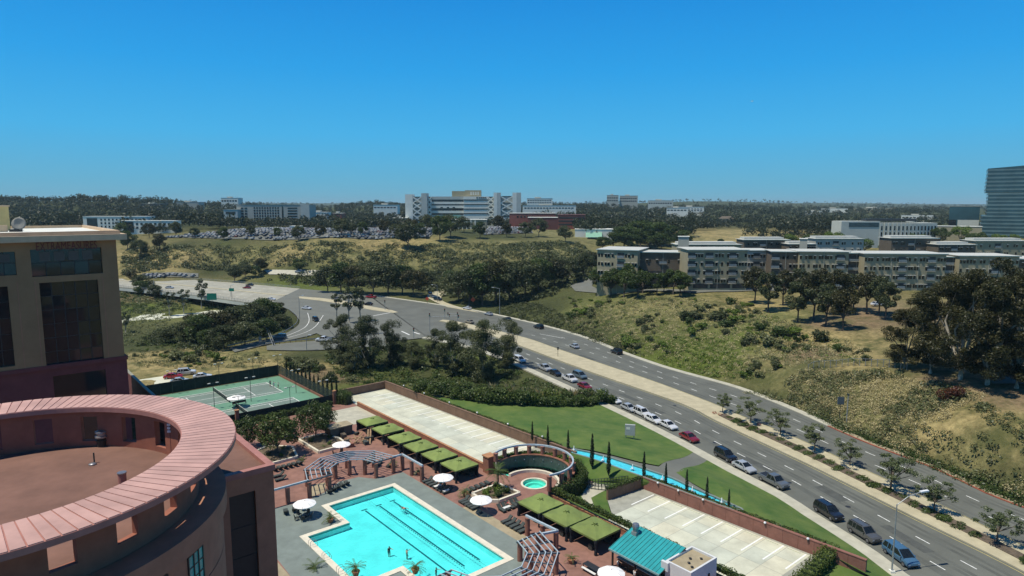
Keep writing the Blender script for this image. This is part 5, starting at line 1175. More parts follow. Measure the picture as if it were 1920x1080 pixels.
for i, (px, b_, t_) in enumerate([(765,468,420),(825,452,408),(770,440,412),(845,446,405),(262,485,452),(240,468,436),(300,470,440),(640,445,412),(560,452,425),(900,447,418),(950,445,420),(985,445,418),(1010,444,412),(680,442,418),(720,440,414),(1060,455,425),(330,445,418),(420,450,428),(935,432,405),(870,436,408),(800,436,405),(230,450,420),(280,446,420),(365,446,428),(470,444,424),(520,446,428),(600,447,424),(660,440,420),(740,447,422),(790,446,420)]):
    put_on(DKT[i % 4], px, b_, t_, 8, 'dark tree at the edge of the hilltop car park', 1.0, 'trees along the hilltop car park')
BRT = [roundtree(s, 8, 3.0, 18, 240, 0.18, 'leaf_bright', 'bark', 'x', 'x') for s in (51,)]
for px, b_, t_ in ((1200,462,418),(1230,460,420),(1170,464,428),(1255,462,426),(1280,464,434),(1150,466,438),(1215,466,436),(1240,468,440),(1185,468,442),(1130,468,446)): put_on(DKT[1], px, b_, t_, 8, 'broad green tree on the knoll behind the apartments', 1.6, 'trees on the knoll')
for i, (px, b_, t_) in enumerate([(1520,478,440),(1560,476,436),(1440,480,450),(1620,478,448),(1660,478,445),(1715,480,440),(1820,478,438),(1870,476,440),(1760,466,428),(1800,460,425),(1840,462,436),(1900,460,440),(1350,470,448),(1480,470,440)]):
    put_on(BRT[0] if i % 2 else APT[2], px, b_, t_, 8, 'light green tree between the apartment rows', 1.2, 'trees between the apartment rows')
# median trees
def medtree(seed):
    rr = random.Random(seed); blobs = []; H_ = 5.8
    for i in range(26):
        a = rr.uniform(0, 6.28); z = H_*rr.uniform(0.42, 0.95); d = 2.5*rr.uniform(0.15, 1)*(1.15-abs(z/H_-0.65)); r = rr.uniform(0.4, 0.75); blobs.append((d*math.cos(a), d*math.sin(a), z, r, r, r*0.7))
    mb = MB(); limbs(mb, Vector((0,0,-0.1)), [b_[:3] for b_ in blobs[:16]], 0.13, H_*0.3, rr)
    return tree('median_tree', 'small open crowned tree in the median', 'tree', mb, 'bark', blobcrown(blobs, 120, 0.13, 'leaf_median', shell=0.1), 'young trees along the median')
MT = [medtree(s) for s in (61, 62, 63)]
for i, (px, b_, t_) in enumerate([(1355,772,738),(1407,793,748),(1463,814,768),(1527,845,795),(1593,872,824),(1670,918,850),(1752,958,894),(1870,1014,948),(1985,1075,990)]):
    put_on(MT[i % 3], px, b_, t_, 5.8, 'open crowned young tree in the planted median', 1.3, 'young trees along the median', lambda x, y: G(x, y, 0.2))
for i in range(80):                      # low planting of the median
    t_ = rng.uniform(0.03, 0.98); k = int(t_*(ks-1)); p = st0[k].lerp(st1[k], rng.uniform(0.15, 0.85)); 
    if i == 0:
        V, Fc = leafcloud([(0,0,0.2)], [(0.75,0.75,0.3)], 160, 0.12); SB = Proto(tag(link('median_shrub', leafmesh('median_shrub', V, Fc, 'leaf_green')), 'low green shrub planted in the median strip', 'shrub', 'low shrubs in the median'))
    SB.put((p.x, p.y, 0.2), rng.uniform(0, 6), (rng.uniform(0.7, 1.8), rng.uniform(0.7, 1.8), rng.uniform(0.5, 1.0)))
for px, py in ((1350,778),(1422,797),(1340,775)):
    p = G(px, py, 0.22); V, Fc = leafcloud([(0,0,0.2)], [(0.6,0.6,0.35)], 90, 0.1); o = link('flowering_shrub', leafmesh('flowering_shrub', V, Fc, 'red_paint')); o.location = p; tag(o, 'small red flowering shrub in the median strip', 'shrub', 'red shrubs in the median')
pr_ = GT(1785,748); V, Fc = leafcloud([(0,0,0.9),(1.2,0.3,0.7),(-1.3,0,0.8),(0.4,-0.6,1.4)],[(1.2,1.0,0.9)]*4,420,0.13); o = link('red_shrub', leafmesh('red_shrub', V, Fc, 'leaf_red')); o.location = pr_; o.scale = (1.3,1.3,1.3); tag(o,'wide rust red bush on the edge of the bank under the grove','shrub')
# cypresses
def cypress(seed, H_=5.0, r=0.42, m='leaf_cypress'):
    rr = random.Random(seed); C = []; Rd = []
    for i in range(34):
        z = H_*(0.04+0.93*i/33); q = r*(min(1, (z/H_+0.05)*5))*(1-(z/H_)**1.6)**0.8 + 0.05; a = rr.uniform(0, 6.28); C.append((0.18*q*math.cos(a), 0.18*q*math.sin(a), z)); Rd.append((q, q, H_*0.05))
    V, Fc = leafcloud(C, Rd, 70, 0.11, 0.9, 0.5, 0.55); mb = MB(); mb.tube([(0,0,-0.3),(0,0,H_*0.9)], [0.09,0.02], 6)
    return tree('cypress_tree', 'slim dark cypress', 'cypress', mb, 'bark', leafmesh('crown', V, Fc, m), 'cypresses')
CY = [cypress(s) for s in (71, 72, 73)]
for i, (px, b_, t_, l_) in enumerate([(998,825,789,'slim cypress at the wall, first of the two on the big lawn'),(1027,833,796,'slim cypress on the big lawn nearest the canal end'),(1065,845,805,'leaning cypress at the head of the blue canal'),(1110,874,811,'tall cypress beside the head of the canal in the garden'),(1141,888,826,'tall cypress between garden railings and canal'),(1207,897,845,'cypress at the corner of the striped parking deck'),(1248,911,866,'cypress on the canal opposite the lawn path'),(1287,926,878,'cypress on the deck wall past the lawn path'),(1325,940,892,'second cypress from the foot of the canal'),(1366,955,915,'smallest cypress at the foot of the canal')]):
    put_on(CY[i % 3], px, b_, t_, 5.0, l_, 0.85, 'cypresses along the canal', lambda x, y: G(x, y, 2.4))
for i in range(13):
    p = D(14.8, 93-i*3.0); CY[i % 3].put((p.x, p.y, 0.6), rng.uniform(0, 6), (0.9, 0.9, rng.uniform(0.85, 1.15)), 'slim dark cypress in the row outside the chain link tennis fence', 'cypresses beside the tennis courts')
# hedges
def hedge(label, path, h, w_, m, z0, dens=220, size=0.12, name='clipped_hedge'):
    path = [Vector(p) for p in path]; L_ = sum((b_-a).length for a, b_ in zip(path, path[1:])); n_ = int(L_*dens*max(0.6, h)); pts = []
    q = resample(path, 200)
    idx = nr.integers(0, 199, n_); fr2 = nr.random(n_); P = np.array([tuple(p) for p in q]); base = P[idx]*(1-fr2)[:,None]+P[np.minimum(idx+1,199)]*fr2[:,None]
    T_ = P[np.minimum(idx+1,199)]-P[idx]; N_ = np.stack([-T_[:,1], T_[:,0]], -1); N_ /= np.maximum(1e-6, np.linalg.norm(N_, axis=1))[:,None]
    face = nr.random(n_); off = np.where(face < 0.35, -w_/2, np.where(face < 0.7, w_/2, nr.uniform(-w_/2, w_/2, n_))); zz = np.where(face < 0.7, nr.uniform(0, h, n_), h)
    lump = 0.14*np.sin(idx*0.35)+0.1*np.sin(idx*1.1+2)
    C = np.stack([base[:,0]+N_[:,0]*(off*(1+lump)), base[:,1]+N_[:,1]*(off*(1+lump)), z0+zz*(1+lump)], -1)
    V, Fc = leafcloud(C, np.full(n_, 0.08), 1, size, 0.6)
    t = thing(name, label, 'hedge', (0,0,0)); link('foliage', leafmesh('foliage', V, Fc, m), t)
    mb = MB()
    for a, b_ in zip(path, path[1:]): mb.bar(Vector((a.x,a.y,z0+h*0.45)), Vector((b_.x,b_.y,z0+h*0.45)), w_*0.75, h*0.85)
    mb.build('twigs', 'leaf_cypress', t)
hedge('yellow green clipped hedge on the wall behind the three cabanas', [D(18.6,-25), D(18.6,-80)], 0.7, 0.8, 'leaf_hedge', ZD+1.5)
hedge('low hedge along the top of the wall of the striped deck', [wl(0.735)+Vector((0.5,0.3,0)), wl(1.0)+Vector((0.5,0.3,0))], 0.35, 0.6, 'leaf_hedge', 2.6)
hedge('low hedge along the top of the wall of the unmarked deck', [wl(0.0)+Vector((0.5,0.3,0)), wl(0.56)+Vector((0.5,0.3,0))], 0.3, 0.6, 'leaf_hedge', 2.6)
hedge('low hedge capping the short wall at the garden end', [D(26.1,-31.4), wl(0.733)], 0.4, 0.6, 'leaf_hedge', 2.5)
hedge('tall dark ivy hedge outside the pond wall next to the cabanas', [D(19.6,-25.4), D(24,-26.2), D(28,-24.0)], 2.3, 1.2, 'leaf_green', ZD)
hedge('tall dark ivy hedge outside the pond wall on the lawn side', [D(28,-24), D(29.3,-20.5)], 2.3, 1.2, 'leaf_green', ZD)
hedge('block of clipped hedge at the canal end of the pond colonnade', [G(1066,876,1.6), G(1090,884,1.6)], 2.2, 1.6, 'leaf_green', 0.9)
hedge('square clipped hedge across the end of the striped parking deck', [D(37.6,-67.0), D(21,-68.6)], 1.9, 1.6, 'leaf_hedge', ZD)
hedge('dark hedge filling the corner between tennis courts and parking deck', [D(14.5,56), D(16.4,53), D(17,60)], 2.2, 2.0, 'leaf_green', ZD)
hedge('low green planting inside the pond wall top', [pc+Vector((8.3*K*math.cos(RA+a), 8.3*K*math.sin(RA+a), 0)) for a in np.linspace(R(105), R(-50), 14)], 0.35, 0.7, 'leaf_bright', ZD+2.45)
hedge('hedge running along the tennis fence foot beside the olive trees', [D(12,54.3), D(-22,53.8)], 1.2, 1.2, 'leaf_green', ZD)
# shrubs
def shrub(seed, m, H_=2.2, r=1.5, nb=7, per=90, size=0.2, name='shrub'):
    rr = random.Random(seed); bl_ = []
    for i in range(nb): a = rr.uniform(0, 6.28); d = r*rr.uniform(0, 0.7); q = r*rr.uniform(0.35, 0.6); bl_.append((d*math.cos(a), d*math.sin(a), rr.uniform(0.25, 0.75)*H_, q, q, q*0.8))
    me = blobcrown(bl_, per, size, m, shell=0.5); o = link(name, me); tag(o, 'x', 'shrub'); return Proto(o)
ORN = [shrub(s, m, 3.0, 2.2, 9, 150, 0.2) for s, m in ((81,'leaf_green'),(82,'leaf_hedge'),(83,'leaf_green'))]
for i, px in enumerate(range(792, 1150, 16)):
    by = np.interp(px, [790,850,900,950,1000,1050,1100,1150], [742,750,757,761,764,765,764,758]); p = GL(px, by-4); s = rng.uniform(0.8, 1.25)
    ORN[i % 3].put((p.x, p.y, p.z-0.3), rng.uniform(0,6), (s, s, s*rng.uniform(0.9,1.2)), 'leafy shrub in the tall hedge row behind the big lawn', 'hedge row behind the big lawn')
    if i % 2: 
        p = GL(px, by-14); ORN[(i+1) % 3].put((p.x, p.y, p.z-0.6), rng.uniform(0,6), rng.uniform(0.9,1.3), 'leafy shrub in the back of the hedge row below the road', 'hedge row behind the big lawn')
PG = None
for i, px in enumerate(range(925, 1120, 15)):
    p = G(px, np.interp(px, [900,1000,1120], [738,748,752])+rng.uniform(-4,4), 0.2)
    if PG is None:
        V = []; Fc = []; mb = MB()
        for k in range(60):
            a = rng.uniform(0,6.28); h_ = rng.uniform(1.5,2.6); d = rng.uniform(0.4,1.3); w_ = 0.05
            mb.add([(-w_*math.sin(a),w_*math.cos(a),0),(w_*math.sin(a),-w_*math.cos(a),0),(0.6*d*math.cos(a),0.6*d*math.sin(a),h_*0.8),(d*math.cos(a),d*math.sin(a),h_)], [(0,1,2),(2,3,0)])
        PG = Proto(tag(mb.build('pampas_grass', 'leaf_straw'), 'clump of pale plumed grass above the hedge row', 'grass clump', 'plumed grass above the hedge row'))
    PG.put((p.x,p.y,tz(p.x,p.y)+0.3), rng.uniform(0,6), rng.uniform(0.9,1.4))
FS = {k: [shrub(90+j+ord(k[5]), k, 2.0, 1.5, 7, 80, 0.2) for j in range(2)] for k in ('leaf_green','leaf_euc','leaf_bright','leaf_sage')}
def world_poly(px): return npoly([GT(*p) for p in px])
def sample(P, n_):
    lo, hi = P.min(0), P.max(0); out = np.zeros((0,2))
    while len(out) < n_:
        q = lo+(hi-lo)*nr.random((n_*3,2)); out = np.vstack([out, q[inpoly(q[:,0], q[:,1], P)]])
    return out[:n_]
def shrubs(px, n_, kinds, smin, smax, label, group, hs_=1.0):
    q = sample(world_poly(px), n_*3); keep = vnoise(q[:,0], q[:,1], 13, 6) + 0.25*nr.random(len(q)) > 0.55; q = (q[keep] if keep.sum() > n_ else q)[:n_]; z = terr(q[:,0], q[:,1])
    for (x, y), zz in zip(q, z):
        k = rng.choice(kinds); s = smin + (smax-smin)*rng.random()**2.2*1.25; rng.choice(FS[k]).put((x, y, zz-0.15), rng.uniform(0,6), (s*rng.uniform(0.7,1.5), s*rng.uniform(0.7,1.5), s*hs_*rng.uniform(0.7,1.2)), f'{dict(leaf_green="dark green",leaf_euc="olive",leaf_bright="bright green",leaf_sage="grey green")[k]} shrub {label}', group)
field = [(1075,575),(1170,562),(1400,568),(1500,615),(1620,650),(1630,685),(1480,690),(1380,720),(1300,698),(1180,658),(1060,605)]
shrubs(field, 130, ['leaf_green','leaf_euc','leaf_bright','leaf_sage'], 0.6, 1.7, 'scattered over the dry grass field', 'shrubs on the field')
shrubs([(1060,560),(1180,560),(1250,600),(1120,620)], 26, ['leaf_bright','leaf_sage'], 0.6, 1.3, 'on the upper slope below the apartment drive', 'shrubs on the upper slope', 0.7)
shrubs([(235,655),(420,665),(540,690),(470,690),(330,690),(240,685)], 30, ['leaf_bright','leaf_sage','leaf_euc'], 0.6, 1.3, 'on the dry bank behind the tennis courts', 'shrubs behind the tennis courts')
shrubs([(430,665),(560,670),(620,700),(700,725),(600,715),(540,690)], 26, ['leaf_sage','leaf_euc','leaf_green'], 0.7, 1.4, 'above the cypress row', 'shrubs above the cypress row')
# scrub nobody could count
def scrub(name, label, px, n_, s0, s1, per, size, m, flat=0.7, clump=0.0):
    q = sample(world_poly(px), n_)
    if clump: q = sample(world_poly(px), n_*4); w_ = 0.65*vnoise(q[:,0], q[:,1], 11, n_ % 17)+0.35*vnoise(q[:,0], q[:,1], 4.5, n_ % 13); q = q[w_ > clump][:n_]; n_ = len(q)
    z = terr(q[:,0], q[:,1]); s = nr.uniform(s0, s1, n_)
    V, Fc = leafcloud(np.stack([q[:,0], q[:,1], z+s*0.3], -1), np.stack([s, s, s*flat], -1), per, size*s, 0.6)
    return stuff(link(name, leafmesh(name, V, Fc, m)), label, 'scrub')
bank = [(1390,738),(1500,697),(1660,696),(1800,728),(1925,765),(1935,945),(1800,890),(1650,832),(1560,795),(1470,755)]
scrub('bank_scrub', 'grey green scrub covering the steep roadside bank', bank, 650, 0.5, 1.2, 34, 0.2, 'leaf_sage', 0.7, 0.5)
scrub('bank_straw', 'pale dry grass tufts covering the steep roadside bank', bank, 2700, 0.3, 0.85, 24, 0.2, 'leaf_straw', 0.6, 0.40)
scrub('bank_brush', 'dark olive brush in clumps on the steep roadside bank', bank, 300, 0.6, 1.4, 40, 0.2, 'leaf_euc', 0.6, 0.55)
scrub('bank_foot_scrub', 'dark green growth along the foot of the roadside bank', [(1480,757),(1560,792),(1700,845),(1930,935),(1930,960),(1700,862),(1560,804)], 500, 0.5, 1.0, 30, 0.22, 'leaf_green', 0.6)
scrub('field_grass', 'dry straw tufts over the field', field, 2600, 0.3, 0.95, 20, 0.22, 'leaf_straw', 0.6)
scrub('field_sage', 'grey green low growth over the field', field, 900, 0.4, 1.2, 26, 0.2, 'leaf_sage', 0.5, 0.45)
scrub('field_green', 'patches of bright low growth over the field', field, 420, 0.4, 1.2, 24, 0.22, 'leaf_bright', 0.45)
scrub('field_weeds', 'fresh green weeds over the field', [(1250,640),(1330,630),(1400,680),(1420,710),(1330,705),(1230,680)], 450, 0.4, 1.0, 26, 0.24, 'leaf_bright', 0.6)
scrub('verge_scrub', 'dark brown green scrub on the slope above the far kerb', [(940,565),(1000,568),(1080,605),(1170,648),(1220,672),(1130,648),(1040,615),(930,590)], 550, 0.6, 1.3, 34, 0.25, 'leaf_euc', 0.6)
hill = [(230,470),(420,462),(700,462),(1090,458),(1120,480),(1090,505),(900,515),(600,512),(420,508),(230,515)]
scrub('hill_scrub', 'grey green scrub over the dry hospital hillside', hill, 1600, 0.9, 2.2, 26, 0.28, 'leaf_sage', 0.6, 0.4)
scrub('hill_brush', 'dark brush over the hospital hillside', hill, 1300, 1.0, 2.8, 40, 0.26, 'leaf_euc', 0.8, 0.48)
scrub('canyon_brush', 'dense dark brush filling the canyon behind the crossing', [(480,522),(620,505),(800,508),(1000,500),(1110,490),(1100,525),(1040,555),(960,570),(880,565),(780,545),(640,540)], 900, 1.2, 3.0, 40, 0.3, 'leaf_euc', 0.8)
scrub('ramp_brush', 'dark brush on the slope inside the loop ramp', [(300,620),(420,600),(500,580),(545,598),(540,615),(480,638),(400,660),(250,650)], 600, 0.8, 1.8, 36, 0.28, 'leaf_euc', 0.6)
scrub('ramp_cover', 'green ground cover on the slope inside the loop ramp', [(300,620),(420,600),(500,580),(545,598),(540,615),(480,638),(400,660),(250,650)], 500, 0.7, 1.3, 26, 0.25, 'leaf_green', 0.4)
scrub('dry_bank_scrub', 'pale scrub over the dry bank behind the tennis courts', [(235,655),(420,660),(560,680),(690,728),(600,715),(470,692),(330,692),(240,686)], 500, 0.4, 0.9, 24, 0.24, 'leaf_sage', 0.6)
scrub('grove_floor', 'green undergrowth below the eucalyptus groves', [(600,670),(720,650),(860,650),(950,690),(1080,742),(1000,758),(850,742),(740,722),(660,722)], 800, 0.6, 1.4, 34, 0.25, 'leaf_green', 0.6)
scrub('freeway_bank', 'mixed low scrub on the bank below the bridge', [(225,545),(330,560),(300,640),(225,650)], 420, 0.6, 1.5, 28, 0.26, 'leaf_sage', 0.6)
scrub('freeway_scrub', 'green scrub beside the freeway below the bridge', [(225,540),(330,560),(470,575),(440,580),(330,584),(225,590)], 260, 0.7, 1.6, 30, 0.28, 'leaf_green', 0.7)
scrub('apartment_planting', 'green planting on the bank inside the apartment drive', [(1120,545),(1290,546),(1290,536),(1120,530)], 120, 0.6, 1.4, 30, 0.25, 'leaf_green', 0.7)
# far woods
def woods(name, label, zones, m, size=0.9):
    Cs, Rs, Sz = [], [], []
    for (x0, x1, d0, d1, n_, h0, h1) in zones:
        d = np.exp(nr.uniform(math.log(d0), math.log(d1), n_)); px = nr.uniform(x0, x1, n_); x = (px-960)/F*d
        h_ = nr.uniform(h0, h1, n_)*(0.7+0.6*vnoise(x, d, 60, 4)); z = terr(x, d)
        for k in range(4):
            a = nr.uniform(0, 6.28, n_); rr = h_*0.22*(k > 0); Cs.append(np.stack([x+rr*np.cos(a), d+rr*np.sin(a), z+h_*nr.uniform(0.4, 0.8, n_)], -1)); q = h_*nr.uniform(0.2, 0.34, n_); Rs.append(np.stack([q, q, q*0.8], -1)); Sz.append(h_*0.085)
    C, Rd, sz = np.vstack(Cs), np.vstack(Rs), np.concatenate(Sz)
    V, Fc = leafcloud(C, Rd, 16, sz, 0.5, 0.7, 0.5)
    return stuff(link(name, leafmesh(name, V, Fc, m)), label, 'woods')
woods('far_woods', 'dark eucalyptus woods spreading over the mesa to the horizon', [(-150,460,640,1300,1100,9,17),(230,330,575,640,60,7,12),(-150,460,850,1500,800,9,15),(630,770,1000,2000,380,8,13),(980,1300,1000,1900,300,9,14),(400,600,655,790,160,7,12),(560,770,655,790,170,7,12),(800,830,650,780,30,7,12),(900,1080,720,800,120,8,13),(1080,1300,600,800,520,8,14),(1240,1345,720,900,160,8,13),(1290,1620,770,920,300,7,12),(1395,1600,560,760,130,7,12),(400,780,720,1500,520,8,14),(560,760,640,700,90,7,11),(960,1300,820,1700,800,9,16),(1080,1250,560,700,160,7,12),(1280,1800,900,1900,900,9,15),(1450,1580,640,900,180,10,15),(1580,2100,640,1100,200,6,10),(-200,2150,1700,3200,1300,9,14)], 'leaf_far')
woods('distant_woods', 'blue green distant woods along the skyline', [(-300,2250,3200,7500,1100,12,20)], 'leaf_far', 2)
# palms and potted plants
def palm(trunk, nl=26, L_=1.7, label='', pot=False, m='leaf_palm'):
    t = thing('palm' if not pot else 'potted_palm', label, 'palm', (0,0,0)); z0 = trunk
    if pot: MB().lathe([(0.32,0),(0.5,0.55),(0.55,0.55),(0.55,0.65),(0.45,0.65),(0.4,0.6)], 14).build('pot', 'pot', t); z0 = 0.6+trunk
    if trunk > 0.2: MB().tube([(0,0,0.3 if pot else 0),(0.05,0,z0*0.5),(0,0,z0)], [0.17,0.14,0.16], 8).build('trunk', 'bark', t)
    mb = MB(); rr = random.Random(int(trunk*10)+nl)
    for k in range(nl):
        a = rr.uniform(0, 6.28); e = rr.uniform(-0.2, 1.1); l_ = L_*rr.uniform(0.8, 1.1); pts = []
        for s in np.linspace(0, 1, 6): pts.append(Vector((math.cos(a)*l_*s*math.cos(e*(1-s*0.9)), math.sin(a)*l_*s*math.cos(e*(1-s*0.9)), z0 + l_*(s*math.sin(e) - 0.45*s*s))))
        sd = Vector((-math.sin(a), math.cos(a), 0))
        for p, q in zip(pts, pts[1:]):
            for sg in (-1, 1):
                for u in (0.1, 0.55): b_ = p.lerp(q, u); tip = b_ + sd*sg*0.26*L_/1.7 + (q-p)*0.9 - Vector((0,0,0.08)); mb.add([b_, b_+(q-p)*0.3, tip], [(0,1,2)])
    mb.build('fronds', m, t); return t
def putat(t, a, b_, z=ZD): t.location = D(a, b_, z); t.rotation_euler = (0,0,rng.uniform(0,6))
putat(palm(3.0, 34, 2.0, 'tall palm rising from the raised planter beside the spa'), 13.2, -15.6, ZD+0.4)
putat(palm(0.3, 20, 1.3, 'potted palm in a terracotta pot between two lounger rows', True), 7.2, -13.4)
putat(palm(0.2, 22, 1.3, 'palm in a round terracotta bowl at the pool notch corner', True), -16.4, -6.9)
putat(palm(0.3, 22, 1.5, 'spiky palm in the bed beside the stair block'), -24.5, -19)
putat(palm(0.6, 22, 1.5, 'bushy palm at the pool corner near the ladders', True), -20.6, -24.6)
putat(palm(0.4, 20, 1.4, 'potted palm on the near pool edge', True), -13.6, -29.6)
putat(palm(0.2, 18, 1.2, 'yucca in the paving near the olive bed'), -9.3, 22.5)
putat(palm(0.3, 16, 1.1, 'thin plant in a terracotta pot beside the serving table', True), 5.9, -42.4)
putat(palm(0.2, 18, 1.1, 'potted plant behind the trellis columns at the red paving', True), 3.6, 7.2)
putat(palm(0.2, 18, 1.0, 'small potted plant beside the trellis end column', True), 5.8, 0.2)
putat(palm(0.1, 20, 0.9, 'low yucca in the shrub bed near the lumber pile'), -2.5, 26.5, ZD+0.3)
putat(palm(0.1, 20, 0.9, 'low fern in the raised planter under the tall palm'), 10.6, -17.5, ZD+0.4)
OL = roundtree(101, 5.2, 2.6, 22, 170, 0.15, 'leaf_green', 'bark', 'round olive tree', 'olive trees by the tennis courts', 'olive_tree', 0.22)
for a, b_, s, l_ in ((-11.8,29.4,1.55,'round olive tree in the stone bed by the stair block'),(-1.5,33.4,1.45,'round olive tree at the corner of the shrub bed'),(-16,37.5,1.2,'darker olive tree against the tennis fence'),(3.0,39,0.95,'olive tree behind the garden shed'),(-7.5,39,0.8,'small olive tree between the two larger ones')): OL.put(D(a,b_), rng.uniform(0,6), s, l_)
for k, (a, b_, s) in enumerate([(-3.5,31,0.45),(-1,27,0.4),(0.5,30.5,0.4),(12,-17,0.7),(13.5,-18,0.6),(10.5,-15.8,0.6),(11.2,-18.3,0.6),(9.6,-17,0.5),(13.2,-15,0.5),(-12,27,0.35),(-14,29,0.35),(-10,31,0.35)]):
    p = D(a,b_,ZD+0.3); rng.choice(FS['leaf_bright' if k % 2 else 'leaf_green']).put((p.x,p.y,p.z), rng.uniform(0,6), s, 'small leafy shrub inside a stone kerbed bed on the deck', 'shrubs in the deck beds')
# ------------------------------------------------------------------ cars
PAINT = {}
def paint(name, col, metal=0.15, rough=0.25):
    m = bpy.data.materials.new('paint_'+name); m.use_nodes = True; b_ = m.node_tree.nodes['Principled BSDF']; n_ = m.node_tree
    no = n_.nodes.new('ShaderNodeTexNoise'); no.inputs['Scale'].default_value = 1.5; no.inputs['Detail'].default_value = 5; g_ = n_.nodes.new('ShaderNodeNewGeometry'); n_.links.new(g_.outputs['Position'], no.inputs['Vector'])
    ra = n_.nodes.new('ShaderNodeValToRGB'); ra.color_ramp.elements[0].color = (*[c*0.85 for c in col], 1); ra.color_ramp.elements[1].color = (*col, 1); n_.links.new(no.outputs['Fac'], ra.inputs['Fac']); n_.links.new(ra.outputs[0], b_.inputs['Base Color'])
    b_.inputs['Metallic'].default_value = metal; b_.inputs['Roughness'].default_value = rough; b_.inputs['Coat Weight'].default_value = 0.4; PAINT[name] = m
for nm_, c in dict(white=(0.72,0.72,0.70), silver=(0.42,0.44,0.45), grey=(0.13,0.14,0.14), black=(0.018,0.018,0.02), red=(0.22,0.015,0.02), brightred=(0.40,0.02,0.025), blue=(0.07,0.16,0.26), slate=(0.12,0.17,0.20), taupe=(0.10,0.10,0.095), gold=(0.32,0.28,0.2)).items(): paint(nm_, c)
TYPES = dict(
 sedan=dict(L=4.7, W=0.9, top=[(0,0.62),(0.1,0.9),(0.5,0.98),(3.3,0.96),(4.35,0.80),(4.65,0.68),(4.7,0.5)], cab=(0.55,1.2,2.45,3.45), belt=0.93, roof=1.44),
 coupe=dict(L=4.5, W=0.88, top=[(0,0.6),(0.1,0.86),(0.6,0.92),(3.0,0.9),(4.15,0.74),(4.45,0.62),(4.5,0.45)], cab=(0.7,1.4,2.2,3.1), belt=0.88, roof=1.3),
 suv=dict(L=4.75, W=0.94, top=[(0,0.7),(0.06,1.1),(3.4,1.1),(4.45,1.02),(4.7,0.85),(4.75,0.55)], cab=(0.08,0.32,2.7,3.5), belt=1.08, roof=1.78),
 van=dict(L=5.0, W=0.97, top=[(0,0.7),(0.06,1.05),(3.9,1.05),(4.7,0.88),(4.95,0.72),(5.0,0.5)], cab=(0.08,0.4,2.85,4.05), belt=1.02, roof=1.74),
 pickup=dict(L=5.5, W=0.96, top=[(0,0.7),(0.05,1.08),(4.2,1.1),(5.2,1.04),(5.45,0.86),(5.5,0.55)], cab=(1.95,2.2,3.45,4.2), belt=1.08, roof=1.8))
